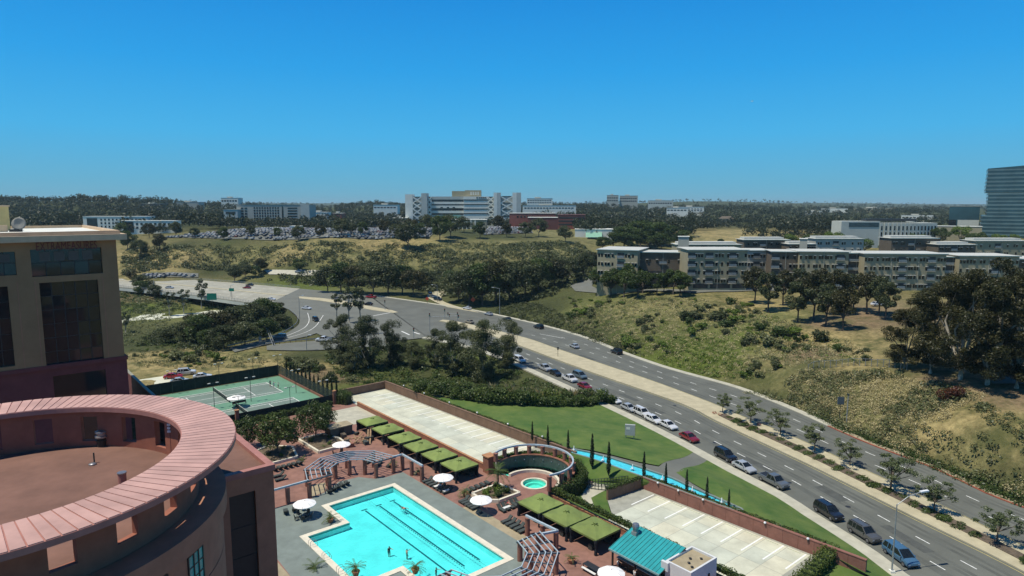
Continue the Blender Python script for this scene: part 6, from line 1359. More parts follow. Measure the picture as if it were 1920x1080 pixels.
def car_proto(kind):
    k = TYPES[kind]; L_, W = k['L'], k['W']; t = thing(kind if kind in ('pickup',) else {'sedan':'parked_car','coupe':'coupe','suv':'suv','van':'minivan'}[kind], 'x', 'car', (0,0,0))
    ox = -L_/2; mb = MB(); n_ = 0; st_ = k['top']; V = []; Fc = []
    for i, (x, zt) in enumerate(st_):
        e = 0.86 if i in (0, len(st_)-1) else (0.96 if i in (1, len(st_)-2) else 1.0); w_ = W*e; zl = 0.3 if 0 < i < len(st_)-1 else 0.38; zt2 = max(zt, zl+0.1)
        hr = [(w_*0.9, zl), (w_, zl+0.18), (w_, zt2-0.2 if zt2-0.2 > zl+0.2 else zl+0.2), (w_*0.93, zt2), (w_*0.5, zt2+0.025)]
        V += [(x+ox, y, z) for y, z in hr] + [(x+ox, -y, z) for y, z in hr[::-1]]
    m_ = 10
    for i in range(len(st_)-1):
        for j in range(m_): Fc.append((i*m_+j, (i+1)*m_+j, (i+1)*m_+(j+1) % m_, i*m_+(j+1) % m_))
    Fc += [tuple(range(m_)), tuple(range((len(st_)-1)*m_, len(st_)*m_))[::-1]]
    mb.add(V, Fc); mb.build('body', PAINT['white'], t)
    x0, x1, x2, x3 = [c+ox for c in k['cab']]; b_, rf = k['belt'], k['roof']; wb, wt = W*0.93, W*0.76
    cab = MB(); cab.add([(x0,wb,b_),(x3,wb,b_),(x2,wt,rf),(x1,wt,rf),(x0,-wb,b_),(x3,-wb,b_),(x2,-wt,rf),(x1,-wt,rf)], [(0,3,2,1),(4,5,6,7),(1,2,6,5),(0,4,7,3),(3,7,6,2)]); cab.build('window_glass', 'car_glass', t)
    rm = MB(); rm.add([(x1-0.03,wt+0.03,rf-0.03),(x2+0.05,wt+0.03,rf-0.03),(x2-0.05,wt-0.1,rf+0.05),(x1+0.06,wt-0.1,rf+0.05),(x1-0.03,-wt-0.03,rf-0.03),(x2+0.05,-wt-0.03,rf-0.03),(x2-0.05,-wt+0.1,rf+0.05),(x1+0.06,-wt+0.1,rf+0.05)], [(0,1,2,3),(7,6,5,4),(1,5,6,2),(4,0,3,7),(3,2,6,7),(0,4,5,1)]); rm.build('roof', PAINT['white'], t)
    for s in (1, -1):
        pl = MB(); 
        for a, c in ((x0,x1),(x3,x2)): pl.bar((a, s*wb, b_-0.02), (c, s*wt, rf), 0.09, 0.11)
        xm = (x1+x2)/2+0.15; pl.bar((xm, s*(wb+0.005), b_-0.02), (xm, s*(wt+0.005), rf), 0.09, 0.1)
        if kind in ('suv','van'): xm = x1+0.75; pl.bar((xm, s*(wb+0.005), b_-0.02), (xm, s*(wt+0.005), rf), 0.1, 0.14)
        pl.build('pillars', PAINT['white'], t)
        MB().box(x3-0.45, x3-0.28, s*(W+0.09)-0.09, s*(W+0.09)+0.09, b_, b_+0.14).build('mirror', PAINT['white'], t)
        zf = st_[-2][1]-0.14
        MB().box(L_/2-0.22, L_/2-0.02, s*W*0.72-0.16, s*W*0.72+0.16, zf-0.07, zf+0.07).build('headlight', 'lamp_clear', t)
        zr = st_[1][1]-0.2; MB().box(-L_/2+0.0, -L_/2+0.12, s*W*0.78-0.11, s*W*0.78+0.11, zr-0.12, zr+0.1).build('tail_light', 'lamp_red', t)
    MB().box(L_/2-0.16, L_/2+0.03, -W*0.55, W*0.55, 0.36, 0.5).build('grille', 'black_plastic', t)
    if kind == 'pickup':
        MB().box(-L_/2+0.12, x0-0.08, -W*0.8, W*0.8, 1.09, 1.115).build('load_bed', 'black_plastic', t)
        for s in (1,-1): MB().box(-L_/2+0.05, x0-0.02, s*W*0.88-0.07, s*W*0.88+0.07, 1.08, 1.2).build('bed_rail', PAINT['white'], t)
    if kind == 'suv':
        for s in (1,-1): MB().bar((x1+0.1, s*wt*0.85, rf+0.09), (x2-0.1, s*wt*0.85, rf+0.09), 0.05, 0.05).build('roof_rail', 'black_plastic', t)
    r_ = 0.34 if kind in ('sedan','coupe','van') else 0.38
    for x in (-L_/2+0.82, L_/2-0.88):
        for s in (1, -1):
            wv = MB(); wv.lathe([(r_*0.62,-0.11),(r_,-0.1),(r_,0.1),(r_*0.62,0.11)], 16); me = wv.mesh('wheel', 'tyre'); me.transform(Matrix.Translation((x, s*(W-0.1), r_)) @ Matrix.Rotation(R(90), 4, 'X')); w_ = link('wheel', me, t)
            rv = MB(); rv.lathe([(0.02,-0.112),(r_*0.6,-0.112),(r_*0.6,0.112),(0.02,0.112)], 12); me = rv.mesh('rim', 'rim'); me.transform(Matrix.Translation((x, s*(W-0.1), r_)) @ Matrix.Rotation(R(90), 4, 'X')); link('rim', me, w_)
    return Proto(t)
CARS = {k: car_proto(k) for k in TYPES}
def put_car(kind, col, loc, ang, label, sc=1.02):
    o = CARS[kind].put(loc, ang, sc, label, 'cars on the road and in the lots'); o['category'] = {'pickup':'pickup truck','suv':'SUV','van':'minivan'}.get(kind, 'car')
    recolour(o, ('body','roof','pillars','mirror','bed_rail'), PAINT[col]); return o
NL = npoly(Ledge); NR = npoly(Redge)
def heading(p, P):
    i = int(np.argmin(np.hypot(P[:,0]-p.x, P[:,1]-p.y))); a, c = P[max(0,i-1)], P[min(len(P)-1,i+1)]; return math.atan2(a[1]-c[1], a[0]-c[0])   # towards the near end
for px, py, kind, col, l_ in [
 (1688,1049,'van','blue','blue minivan parked at the kerb beside the tall street lamp'),(1620,1007,'suv','taupe','taupe grey SUV parked behind the blue minivan'),(1553,967,'suv','black','black SUV parked between the pickup and the taupe SUV'),(1450,908,'pickup','grey','dark grey pickup parked behind the black SUV'),(1395,881,'sedan','silver','silver sedan parked with its nose at the dark grey pickup'),(1360,860,'suv','black','black SUV with roof rails parked past the lawn path'),(1292,825,'sedan','red','dark red sedan parked alone before the lawn path'),(1253,802,'sedan','white','white sedan at the head of the white row, by the dark red sedan'),(1225,791,'sedan','white','white sedan between a white sedan and a white SUV'),(1204,779,'suv','white','white SUV parked in the white row'),(1179,769,'sedan','silver','silver sedan behind the white SUV'),(1151,754,'coupe','white','white coupe where the hedge row meets the kerb'),(1128,741,'sedan','silver','silver sedan half hidden by the hedge row'),(1096,728,'sedan','red','dark red car parked behind the hedge row'),(1068,714,'pickup','white','white pickup parked above the hedge row'),(1041,703,'sedan','black','black sedan parked between two pickups'),(1021,694,'pickup','silver','silver pickup parked above the green bank'),(974,678,'van','white','white minivan parked under the eucalyptus'),(954,673,'sedan','black','black sedan parked deepest under the eucalyptus'),(1800,1118,'sedan','black','black car at the kerb in front of the blue minivan')]:
    p = G(px, py, 0.0); q = min(Ledge, key=lambda e_: (e_-p).length); nrm = (p-q); put_car(kind, col, (p.x, p.y, 0.002), heading(p, NL), l_)
for px, py, kind, col, side_, l_ in [
 (1087,708,'van','slate',1,'slate blue minivan driving past the parked white pickup'),(1077,652,'sedan','silver',-1,'silver sedan driving up the far carriageway'),(1156,663,'suv','black',-1,'black SUV close to the far kerb by the scrub'),(1010,616,'suv','black',-1,'black SUV climbing towards the crossing'),(951,601,'sedan','black',-1,'black sedan before the crossing at the far kerb'),(916,591,'sedan','silver',-1,'silver sedan near the crossing at the far kerb'),(876,580,'sedan','white',-1,'white sedan at the mouth of the side road'),(880,606,'sedan','gold',-1,'dark gold car at the median nose of the crossing')]:
    p = G(px, py, 0.0); put_car(kind, col, (p.x, p.y, 0.002), heading(p, NR)+(0 if side_ > 0 else math.pi), l_)
for px, py, z, kind, col, an, l_ in [
 (696,559,0,'pickup','brightred',165,'red pickup on the far lane past the crossing'),(690,572,0,'sedan','black',170,'dark car waiting under the thin eucalyptus'),(630,562,0,'sedan','grey',165,'dark grey sedan beyond the traffic island'),(508,563,0.01,'sedan','white',-8,'white sedan entering the loop ramp from the bridge'),(575,580,0,'sedan','white',-25,'white sedan curving on the ramp'),(592,602,0,'suv','black',-60,'dark SUV at the ramp stop line'),(524,635,0.02,'van','slate',200,'grey van leaving on the loop ramp'),(607,640,0.02,'pickup','white',175,'white pickup on the slip road'),(463,541,0.01,'sedan','red',170,'dark red car on the bridge'),(468,536,0.01,'sedan','black',170,'black car beside the red one on the bridge'),(318,541,0.01,'sedan','silver',-5,'silver car on the bridge near the tower'),(806,551,0.03,'sedan','black',-70,'black car queueing first from the bend of the side road'),(811,558,0.03,'sedan','grey',-60,'grey car queueing in the side road'),(821,563,0.03,'suv','black',-40,'black SUV at the front of the side road queue'),
 (325,709,ZD,'sedan','brightred',20,'bright red car parked behind the tennis screen'),(350,702,ZD,'suv','white',20,'white SUV parked behind the tennis screen'),(380,709,ZD,'sedan','white',20,'white car half hidden by the black tennis screen'),(338,718,ZD,'sedan','silver',20,'silver car low behind the black tennis screen')]:
    p = G(px, py, z); put_car(kind, col, (p.x, p.y, z+0.002), R(an), l_)
for px, py, kind, col, an, l_ in [(560,512,'van','white',175,'white van on the far ramp'),(1870,696,'sedan','blue',30,'blue car parked under the bank grove'),(1905,700,'suv','slate',30,'slate SUV parked under the bank grove'),(1645,574,'sedan','white',10,'white car parked under the apartments by the trees')]:
    p = GT(px, py); put_car(kind, col, (p.x, p.y, p.z+(0.5 if px == 560 else 0.15)), R(an), l_)
# small cars of the far lots
def minicar(m):
    mb = MB(); mb.box(-2.2,2.2,-0.9,0.9,0.25,0.9); mb.box(-1.5,1.0,-0.72,0.72,1.38,1.45); mb.mi = 1
    mb.add([(-1.9,0.85,0.9),(1.5,0.85,0.9),(0.95,0.72,1.38),(-1.45,0.72,1.38),(-1.9,-0.85,0.9),(1.5,-0.85,0.9),(0.95,-0.72,1.38),(-1.45,-0.72,1.38)], [(0,1,2,3),(7,6,5,4),(1,5,6,2),(4,0,3,7)])
    for x in (-1.4,1.4): mb.box(x-0.32,x+0.32,-0.92,0.92,0,0.6)
    return mb
mat('glass_far', (0.03,0.045,0.055), 0.55, 0.2, 1)
for c, col in dict(white=(0.78,0.77,0.72), silver=(0.40,0.42,0.43), grey=(0.13,0.14,0.14), black=(0.03,0.03,0.03), red=(0.25,0.03,0.03), blue=(0.08,0.12,0.22)).items(): paint('far_'+c, col, 0.0, 0.6); PAINT['far_'+c].node_tree.nodes['Principled BSDF'].inputs['Coat Weight'].default_value = 0
MC = {c: minicar(c).mesh('far_car', [PAINT['far_'+c], 'glass_far']) for c in ('white','silver','grey','black','red','blue')}
def farlot(name, px, rowdir, ind, label, seed, fill=0.9, dz=0.5):
    W_ = [GT(*p) for p in px]; P = npoly(W_); lo, hi = P.min(0), P.max(0)
    mb = MB(); xs = np.linspace(lo[0], hi[0], 50); ys = np.linspace(lo[1], hi[1], 20)
    bm = bmesh.new(); bm.faces.new([bm.verts.new((p.x,p.y,0)) for p in W_])
    for c in xs[1:-1]: bmesh.ops.bisect_plane(bm, geom=bm.verts[:]+bm.edges[:]+bm.faces[:], plane_co=(c,0,0), plane_no=(1,0,0))
    for c in ys[1:-1]: bmesh.ops.bisect_plane(bm, geom=bm.verts[:]+bm.edges[:]+bm.faces[:], plane_co=(0,c,0), plane_no=(0,1,0))
    for v_ in bm.verts: v_.co.z = tz(v_.co.x, v_.co.y)+dz
    me = bpy.data.meshes.new(name); bm.to_mesh(me); bm.free()
    if me.polygons[0].normal.z < 0: me.flip_normals()
    me.materials.append(M['asphalt2']); struct(link(name, me))
    rr = random.Random(seed); pts = []; y = lo[1]+2.5; r_ = 0
    while y < hi[1]:
        for x in np.arange(lo[0], hi[0], 2.7):
            if rr.random() < fill: pts.append((x+rr.uniform(-.4,.4), y+rr.uniform(-.7,.7)))
        y += 5.2 if r_ % 2 == 0 else 9.5; r_ += 1
    pts = np.array(pts); pts = pts[inpoly(pts[:,0], pts[:,1], P)]; z = terr(pts[:,0], pts[:,1])+dz
    rest = {}
    for i in range(len(pts)):
        c = rr.choices(['white','silver','grey','black','red','blue'], [6,6,3,4,1,2])[0]; an = R(90)+rr.choice((0,math.pi))+rr.uniform(-.05,.05)
        if i < ind:
            o = link('far_car', MC[c]); o.location = (pts[i,0], pts[i,1], z[i]); o.rotation_euler = (0,0,an); tag(o, f'{c} car {label}', 'car', 'cars packed in the far lots')
        else: rest.setdefault(c, []).append((pts[i,0], pts[i,1], z[i], an))
    for c, L_ in rest.items():
        src = minicar(c); base = np.array(src.v); V = []; Fc = []; mi = []
        for x, y, zz, an in L_:
            ca, sa = math.cos(an), math.sin(an); o_ = len(V)*len(base); V.append(np.stack([base[:,0]*ca-base[:,1]*sa+x, base[:,0]*sa+base[:,1]*ca+y, base[:,2]+zz], -1)); Fc += [tuple(k+o_ for k in f_) for f_ in src.f]; mi += src.m
        me = bpy.data.meshes.new('packed_cars'); me.from_pydata(np.vstack(V).tolist(), [], Fc); me.materials.append(PAINT['far_'+c]); me.materials.append(M['glass_far']); me.polygons.foreach_set('material_index', mi); me.update()
        stuff(link('packed_cars', me), f'farther {c} cars {label}', 'cars')
farlot('hilltop_car_park', [(305,447),(400,437),(520,429),(640,431),(780,428),(830,432),(805,446),(700,450),(560,450),(430,449)], 0, 170, 'packed in the hilltop car park', 3, 0.8)
farlot('hospital_car_park', [(905,441),(920,427),(985,424),(1000,438)], 0, 50, 'packed in the car park beside the brick building', 4, 0.9)
farlot('bridge_end_lot', [(262,523),(262,516),(372,514),(372,521)], 0, 20, 'parked in the lot beyond the bridge', 5, 0.8)
# ------------------------------------------------------------------ street furniture
p = G(1672, 1073, 0.15); lam = thing('street_lamp', 'tall street lamp with curved arm beside the blue minivan', 'street lamp', (p.x, p.y, 0.14))
hg = 9.4; hd_ = heading(p, NL); ax = Vector((math.cos(hd_+math.pi/2), math.sin(hd_+math.pi/2), 0)); 
if ax.x < 0: ax = -ax
MB().cyl((0,0), 0.11, 0.07, 0.3, hg, 10).build('pole', 'pole_galv', lam); MB().box(-0.3,0.3,-0.3,0.3,0,0.3).build('footing', 'hospital_white', lam)
MB().tube([(0,0,hg-0.1), tuple(ax*1.6+Vector((0,0,hg+0.9))), tuple(ax*3.4+Vector((0,0,hg+1.35)))], 0.05, 8).build('arm', 'pole_galv', lam)
hm = MB(); c = ax*4.0+Vector((0,0,hg+1.42)); hm.bar(ax*3.4+Vector((0,0,hg+1.38)), ax*4.6+Vector((0,0,hg+1.45)), 0.36, 0.2); hm.build('lamp_head', 'lamp_clear', lam)
def lamp(px, base, top, label, arm=(2.2,0), z=0.0, on=None):
    p = on(px, base) if on else G(px, base, z); h_ = (base-top)/F*p.y; t = thing('street_lamp', label, 'street lamp', p); MB().cyl((0,0), 0.13, 0.08, 0, h_, 8).build('pole', 'pole_galv', t); MB().tube([(0,0,h_-0.1),(arm[0]*0.6,arm[1]*0.6,h_+0.4),(arm[0],arm[1],h_+0.5)], 0.07, 6).build('arm', 'pole_galv', t); MB().box(arm[0]-0.5,arm[0]+0.5,arm[1]-0.2,arm[1]+0.2,h_+0.42,h_+0.6).build('lamp_head', 'lamp_clear', t)
lamp(562,598,555,'street lamp on the ramp kerb with short arm',(1.6,0)); lamp(937,590,540,'street lamp at the far kerb near the orange sign',(-3,0)); lamp(433,556,535,'street lamp on the bridge railing',(1.5,0)); lamp(289,541,522,'street lamp on the bridge close to the tower',(1.5,0)); lamp(820,566,535,'street lamp at the bend of the side road',(-2.5,0)); lamp(872,560,533,'street lamp rising from the canyon trees',(-3,0),on=GT); lamp(575,656,630,'lamp post beside the slip road',(1.2,0))
def signal(px, base, top, label, arm=None):
    p = G(px, base, 0.0); h_ = (base-top)/F*p.y; t = thing('traffic_signal', label, 'traffic light', p); MB().cyl((0,0), 0.12, 0.09, 0, h_, 8).build('pole', 'pole_galv', t)
    def head(x, z): 
        b_ = MB().box(x-0.22,x+0.22,-0.3,-0.05,z-0.6,z+0.6).build('signal_head', 'black_plastic', t)
        for k, m_ in enumerate(('lamp_red','wood','glass_teal')): MB().box(x-0.12,x+0.12,-0.36,-0.301,z+0.25-k*0.35,z+0.5-k*0.35).build('lens', m_, b_)
    head(0, h_-0.6)
    if arm: MB().tube([(0,0,h_*0.8),(arm,0,h_*0.86)], 0.08, 6).build('mast_arm', 'pole_galv', t); head(arm, h_*0.86-0.2)
signal(806,622,586,'traffic signal with long mast arm at the near corner of the crossing',11); signal(722,582,562,'traffic signal on the tip of the traffic island'); signal(834,598,578,'traffic signal on the median nose'); signal(843,603,588,'short traffic signal behind the median nose'); signal(858,601,585,'traffic signal on the far corner of the crossing',-4); signal(776,634,614,'short signal post at the slip road stop line')
def board(name, label, px, base, top, w_, h_, m, z=0.0, on=None, diamond=False, cat='sign'):
    p = on(px, base) if on else G(px, base, z); H_ = (base-top)/F*p.y; t = thing(name, label, cat, p); MB().box(-0.06,0.06,0.02,0.14,0,H_).build('post', 'pole_dark', t)
    if diamond: MB().add([(0,0,H_-h_),(w_/2,0,H_-h_/2),(0,0,H_),(-w_/2,0,H_-h_/2),(0,-0.04,H_-h_),(w_/2,-0.04,H_-h_/2),(0,-0.04,H_),(-w_/2,-0.04,H_-h_/2)], [(3,2,1,0),(4,5,6,7),(0,1,5,4),(1,2,6,5),(2,3,7,6),(3,0,4,7)]).build('panel', m, t)
    else: MB().box(-w_/2,w_/2,-0.06,0.015,H_-h_,H_).build('panel', m, t)
    return t
board('warning_sign','orange diamond roadworks sign at the mouth of the side road',801,569,556,2.0,2.0,'sign_orange',diamond=True); board('warning_sign','orange diamond roadworks sign under the canyon trees',887,574,557,2.4,2.4,'sign_orange',0.3,diamond=True)
sg_ = board('guide_sign','green highway guide sign standing in front of the bridge railing',399,590,549,4.6,3.2,'sign_green',-4.0)
board('road_sign','dark road sign seen from behind on the bridge',435,560,540,2.6,1.6,'sign_green'); board('warning_sign','small yellow diamond sign at the far end of the bridge',472,531,521,1.4,1.4,'yellow_paint',diamond=True)
board('road_sign','dark sign panel beside a post on the roadside bank',1574,790,742,1.5,1.7,'beam_dark',1.0,GT); lm_ = GT(1587,795)
t = thing('utility_post', 'tall grey post on the roadside bank beside the dark sign', 'post', lm_); MB().cyl((0,0),0.12,0.1,-0.3,6.4,8).build('shaft','pole_galv',t); MB().box(-0.2,0.2,-0.2,0.2,6.4,6.7).build('cap','pole_dark',t)
board('road_sign','slim sign post standing in the middle of the wide median',1046,668,650,0.5,0.9,'black_plastic',0.16)
# sign gantry over the slip road
p = G(512,648,0); t = thing('sign_gantry','grey truss gantry with a column of sign panels beside the loop ramp','gantry',p)
for dx in (0,0.7): MB().tube([(dx,0,0),(dx-5.5,9,4.6)],0.09,6).build('chord','pole_galv',t)
mb = MB()
for k in range(9): f_ = k/8; mb.bar((-5.5*f_,9*f_,4.6*f_),(0.7-5.5*f_,9*f_,4.6*f_),0.08,0.08)
mb.build('bracing','pole_galv',t)
for k in range(4): MB().box(-7.2,-6.2,6,6.1,0.4+k*0.95,1.1+k*0.95).build('sign_panel','sign_grey',t)
MB().cyl((0.3,0),0.12,0.12,-0.5,3,8).build('post','pole_dark',t)
# guard rails
def guard(label, pts, z=0.0):
    t = thing('guard_rail', label, 'guard rail', (0,0,0)); q = resample(pts, 46)
    mb = MB()
    for a, b_ in zip(q, q[1:]): mb.bar(a+Vector((0,0,0.68)), b_+Vector((0,0,0.68)), 0.08, 0.32)
    mb.build('rail', 'pole_galv', t)
    for a in q[::2]: MB().box(a.x-0.08,a.x+0.08,a.y-0.08,a.y+0.08,a.z-0.4,a.z+0.8).build('post','wood',t)
guard('steel guard rail round the inside of the loop ramp', offset(Rin, -0.8)); guard('steel guard rail between the loop ramp and the slip road', offset(R2top, -0.5))
# lawn sign
p = GL(1181, 822); t = thing('lawn_sign', 'grey square site sign with red edge on two legs in the lawn', 'sign', p, R(-12))
MB().box(-1.0,1.0,-0.25,0.25,0.7,2.9).build('panel','sign_grey',t); MB().box(1.0,1.03,-0.25,0.25,0.7,2.9).build('side','brick',t); MB().box(-0.75,0.0,-0.27,-0.251,1.9,2.4).build('marking','hospital_white',t)
for x in (-0.8,0.8): MB().box(x-0.08,x+0.08,-0.08,0.08,-0.2,0.7).build('leg','pole_galv',t)
# fence on top of the bank, railings in the garden
def wire_fence(name, label, pts, h_, on=True, n_=18, m='pole_galv'):
    q = resample(pts, n_); t = thing(name, label, 'fence', (0,0,0))
    q = [Vector((a.x,a.y,tz(a.x,a.y))) if on else a for a in q]
    for a in q: MB().box(a.x-0.05,a.x+0.05,a.y-0.05,a.y+0.05,a.z-0.3,a.z+h_).build('post',m,t)
    for k in ((0.95,) if on else (0.95,0.5,0.1)):
        mb = MB()
        for a, b_ in zip(q, q[1:]): mb.bar(a+Vector((0,0,h_*k)), b_+Vector((0,0,h_*k)), 0.06, 0.06)
        mb.build('rail', m, t)
    if on:
        mb = MB()
        for a, b_ in zip(q, q[1:]): mb.add([a, b_, b_+Vector((0,0,h_)), a+Vector((0,0,h_))], [(0,1,2,3)])
        mb.build('mesh', 'chain_thin', t)
m_ = M['chain_mesh'].copy(); m_.name = 'chain_thin'; m_.node_tree.nodes['Mix Shader'].inputs[0].default_value = 0.86; M['chain_thin'] = m_
wire_fence('boundary_fence','grey chain link fence along the top of the roadside bank',[GT(1515,697),GT(1540,690),GT(1600,686),GT(1655,688),GT(1700,694)],1.9)
wire_fence('garden_railing','thin dark garden railing beside the canal cypresses',[D(28.1,-25.2,ZD+0.1),D(30.5,-27.6,ZD+0.4),D(33.4,-30.2,ZD+0.9)],1.1,False,14,'pole_dark')
wire_fence('garden_railing','thin dark garden railing along the pale garden walk',[D(26.6,-25.4,ZD+0.05),D(28.5,-28.2,ZD+0.05),D(31,-31,ZD+0.05)],1.1,False,12,'pole_dark')
# canal fountains
for i, (px, py) in enumerate([(1076,845),(1131,864),(1186,880),(1242,901),(1298,922),(1353,944)]):
    p = G(px, py, 2.78); t = thing('fountain_jet','white water jet splashing in the blue canal','fountain',p,0,'fountain jets in the canal')
    mb = MB(); mb.lathe([(0.30,0),(0.16,0.25),(0.07,0.6),(0.03,0.95)], 10); mb.build('jet','foam',t,True)
    V, Fc = leafcloud([(0,0,0.15)],[(0.55,0.35,0.2)],50,0.06); link('spray',leafmesh('spray',V,Fc,'foam'),t)
# wheel stops, drain covers
for k in range(8): 
    b_ = -37.4-k*3.55; a1 = 31.6+(60.5-b_)/126.5*4.8-1.2; p = D(a1,b_); o = MB().box(-0.08,0.08,-0.9,0.9,0,0.1).build('wheel_stop','lot_conc'); o.location=(p.x,p.y,ZD+0.012); o.rotation_euler=(0,0,RA); tag(o,'low concrete wheel stop at the head of a marked bay','wheel stop','wheel stops on the striped deck')
# ------------------------------------------------------------------ far buildings
def bld_at(name, label, px0, px1, ytop, d0, d1=None, depth=14, wall='hospital_white', roof='roof_white', zb=None, cat='building', over=0.3):
    p = AT(px0, ytop, d0)
    if d1 is None:                       # front square to the line of sight
        am = -math.atan(max(0, 0.5*(px0+px1)-960)/F)*0.9; k_ = (px1-960)/F; s_ = (k_*p.y-p.x)/(math.cos(am)-k_*math.sin(am)); d1 = p.y+s_*math.sin(am)
    q = AT(px1, ytop, d1); L_ = math.hypot(q.x-p.x, q.y-p.y); an = math.atan2(q.y-p.y, q.x-p.x)
    mid = (p+q)/2; z0 = (tz(mid.x, mid.y) if zb is None else zb)-2.5; zt = p.z
    t = thing(name, label, cat, (p.x, p.y, z0), an); t['L'] = L_; t['Hh'] = zt-z0; t['d'] = (d0+d1)/2; t['ytop'] = ytop
    h_ = zt-z0
    MB().box(0, L_, 0, depth, 0, h_).build('wall', wall, t)
    MB().box(-over, L_+over, -over, depth+over, h_, h_+0.22).build('roof', roof, t)
    return t
def W_(t, u0, u1, y0, y1, m='glass_dark', name='window', proud=0.12, back=0.05):
    """a piece on the front: u as a fraction of the length, y as photo rows below the top"""
    L_, h_, d = t['L'], t['Hh'], t['d']; z1 = h_-(y0-t['ytop'])/F*d; z0 = h_-(y1-t['ytop'])/F*d
    return MB().box(u0*L_, u1*L_, -proud, back, z0, z1).build(name, m, t)
# apartments on the plateau
mat('balcony_dark', (0.07,0.068,0.06), 0.5, 0.3, 0.5)
def apartment(label, px0, px1, ytop, ybase, d0, d1, wall, seed, cols, floors=4, depth=15, hoods=True, balc=()):
    t = bld_at('apartment_block', label, px0, px1, ytop, d0, d1, depth, wall, 'apt_roof', None, 'apartment', 0.55)
    rr = random.Random(seed); L_, h_, d = t['L'], t['Hh'], t['d']; fl = (ybase-ytop)/F*d/ (floors+0.75)
    for f_ in range(floors):
        zc = h_ - fl*(f_+0.62)
        for c in range(cols):
            x = L_*(c+0.5)/cols
            if c in balc:
                w_ = MB().box(x-1.6, x+1.6, -0.08, 0.02, zc-1.2, zc+1.2).build('balcony', 'balcony_dark', t); MB().bar((x-1.6,-0.5,zc-0.5),(x+1.6,-0.5,zc-0.5),0.06,0.9).build('balustrade','metal_grey',w_); MB().box(x-1.7,x+1.7,-0.6,-0.081,zc-1.25,zc-1.1).build('slab','grey_wall',w_); continue  # flat dark panel: the shade of the balcony recess put into its colour
            for s in ((-0.65, 0.65) if rr.random() < 0.6 else (rr.choice((-0.6, 0.5)),)):
                w_ = MB().box(x+s-0.42, x+s+0.42, -0.06, 0.02, zc-0.75, zc+0.65).build('window', 'glass_dark', t)
                if hoods and rr.random() < 0.65: MB().box(x+s-0.5, x+s+0.5, -0.55, 0.0, zc+0.66, zc+0.82).build('hood', 'apt_roof', w_)
    for c in range(1, max(2, cols//4)):
        x = L_*c/max(2, cols//4); MB().box(x-0.06,x+0.06,-0.15,-0.001,1,h_).build('downpipe','grey_wall',t)
    MB().box(-0.55, L_+0.55, -0.6, -0.555, h_-0.1, h_+0.2).build('gutter', 'apt_teal', t)
    return t, fl
apartment('left end apartment block with olive walls and white roof overhang', 1120, 1196, 468, 545, 292, 285, 'apt_wall', 1, 6, 4, 22, True, (3,))
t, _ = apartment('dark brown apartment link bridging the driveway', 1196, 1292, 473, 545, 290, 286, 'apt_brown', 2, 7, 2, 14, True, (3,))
W_(t, 0.15, 0.72, 508, 540, 'frame_dark', 'passage')
t, _ = apartment('olive apartment block with three garage openings at its foot', 1292, 1402, 469, 545, 272, 272, 'apt_wall', 3, 10, 4, 18, True, (0,3,7))
for u0, u1 in ((0.09,0.34),(0.38,0.72),(0.76,0.97)): W_(t, u0, u1, 532, 541, 'frame_dark', 'garage_opening')
apartment('narrow recessed apartment block behind the dark trees', 1402, 1448, 470, 545, 290, 290, 'grey_wall', 4, 4, 4, 14, True, (1,))
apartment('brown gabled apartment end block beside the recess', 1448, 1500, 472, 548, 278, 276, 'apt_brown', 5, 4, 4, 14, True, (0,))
apartment('olive apartment block above the dark slender trees', 1500, 1592, 472, 550, 274, 272, 'apt_wall', 6, 9, 4, 16, True, (7,))
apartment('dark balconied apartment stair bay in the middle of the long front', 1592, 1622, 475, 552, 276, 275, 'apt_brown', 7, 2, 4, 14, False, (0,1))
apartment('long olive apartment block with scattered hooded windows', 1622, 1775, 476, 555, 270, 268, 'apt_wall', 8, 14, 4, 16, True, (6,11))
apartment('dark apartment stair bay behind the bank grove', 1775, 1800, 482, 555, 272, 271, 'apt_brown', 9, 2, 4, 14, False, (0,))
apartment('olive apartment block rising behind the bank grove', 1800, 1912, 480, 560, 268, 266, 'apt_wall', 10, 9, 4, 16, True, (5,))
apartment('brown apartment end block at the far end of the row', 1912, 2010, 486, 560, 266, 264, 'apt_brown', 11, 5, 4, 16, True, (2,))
for px0, px1, yt, yb, d, wall, l_ in ((1270,1390,459,472,345,'apt_wall','back row apartment roof behind the garage block'),(1395,1480,450,474,360,'apt_brown','dark back row apartment with stepped white roofs'),(1480,1530,458,474,350,'apt_brown','low dark back row apartment roof'),(1530,1620,448,475,365,'grey_wall','grey back row apartment with white stepped roof'),(1672,1760,447,478,360,'apt_brown','back row apartment with white roof near the curved building'),(1760,1830,459,480,350,'apt_brown','low dark back row apartment beside leafy trees'),(1830,1930,452,484,355,'apt_wall','olive back row apartment near the glass tower')):
    t, _ = apartment(l_, px0, px1, yt, yb+22, d, d, wall, px0, 6, 3, 12, True, (2,))
    MB().box(1.5, t['L']-1.5, 4, 11, t['Hh']+0.22, t['Hh']+1.3).build('clerestory', 'apt_roof', t)
t = bld_at('lift_tower','small grey lift tower behind the garage apartment block',1272,1292,444,335,depth=5,wall='grey_wall')
t = bld_at('lift_tower','small grey lift tower between back row roofs',1500,1514,448,345,depth=5,wall='grey_wall')
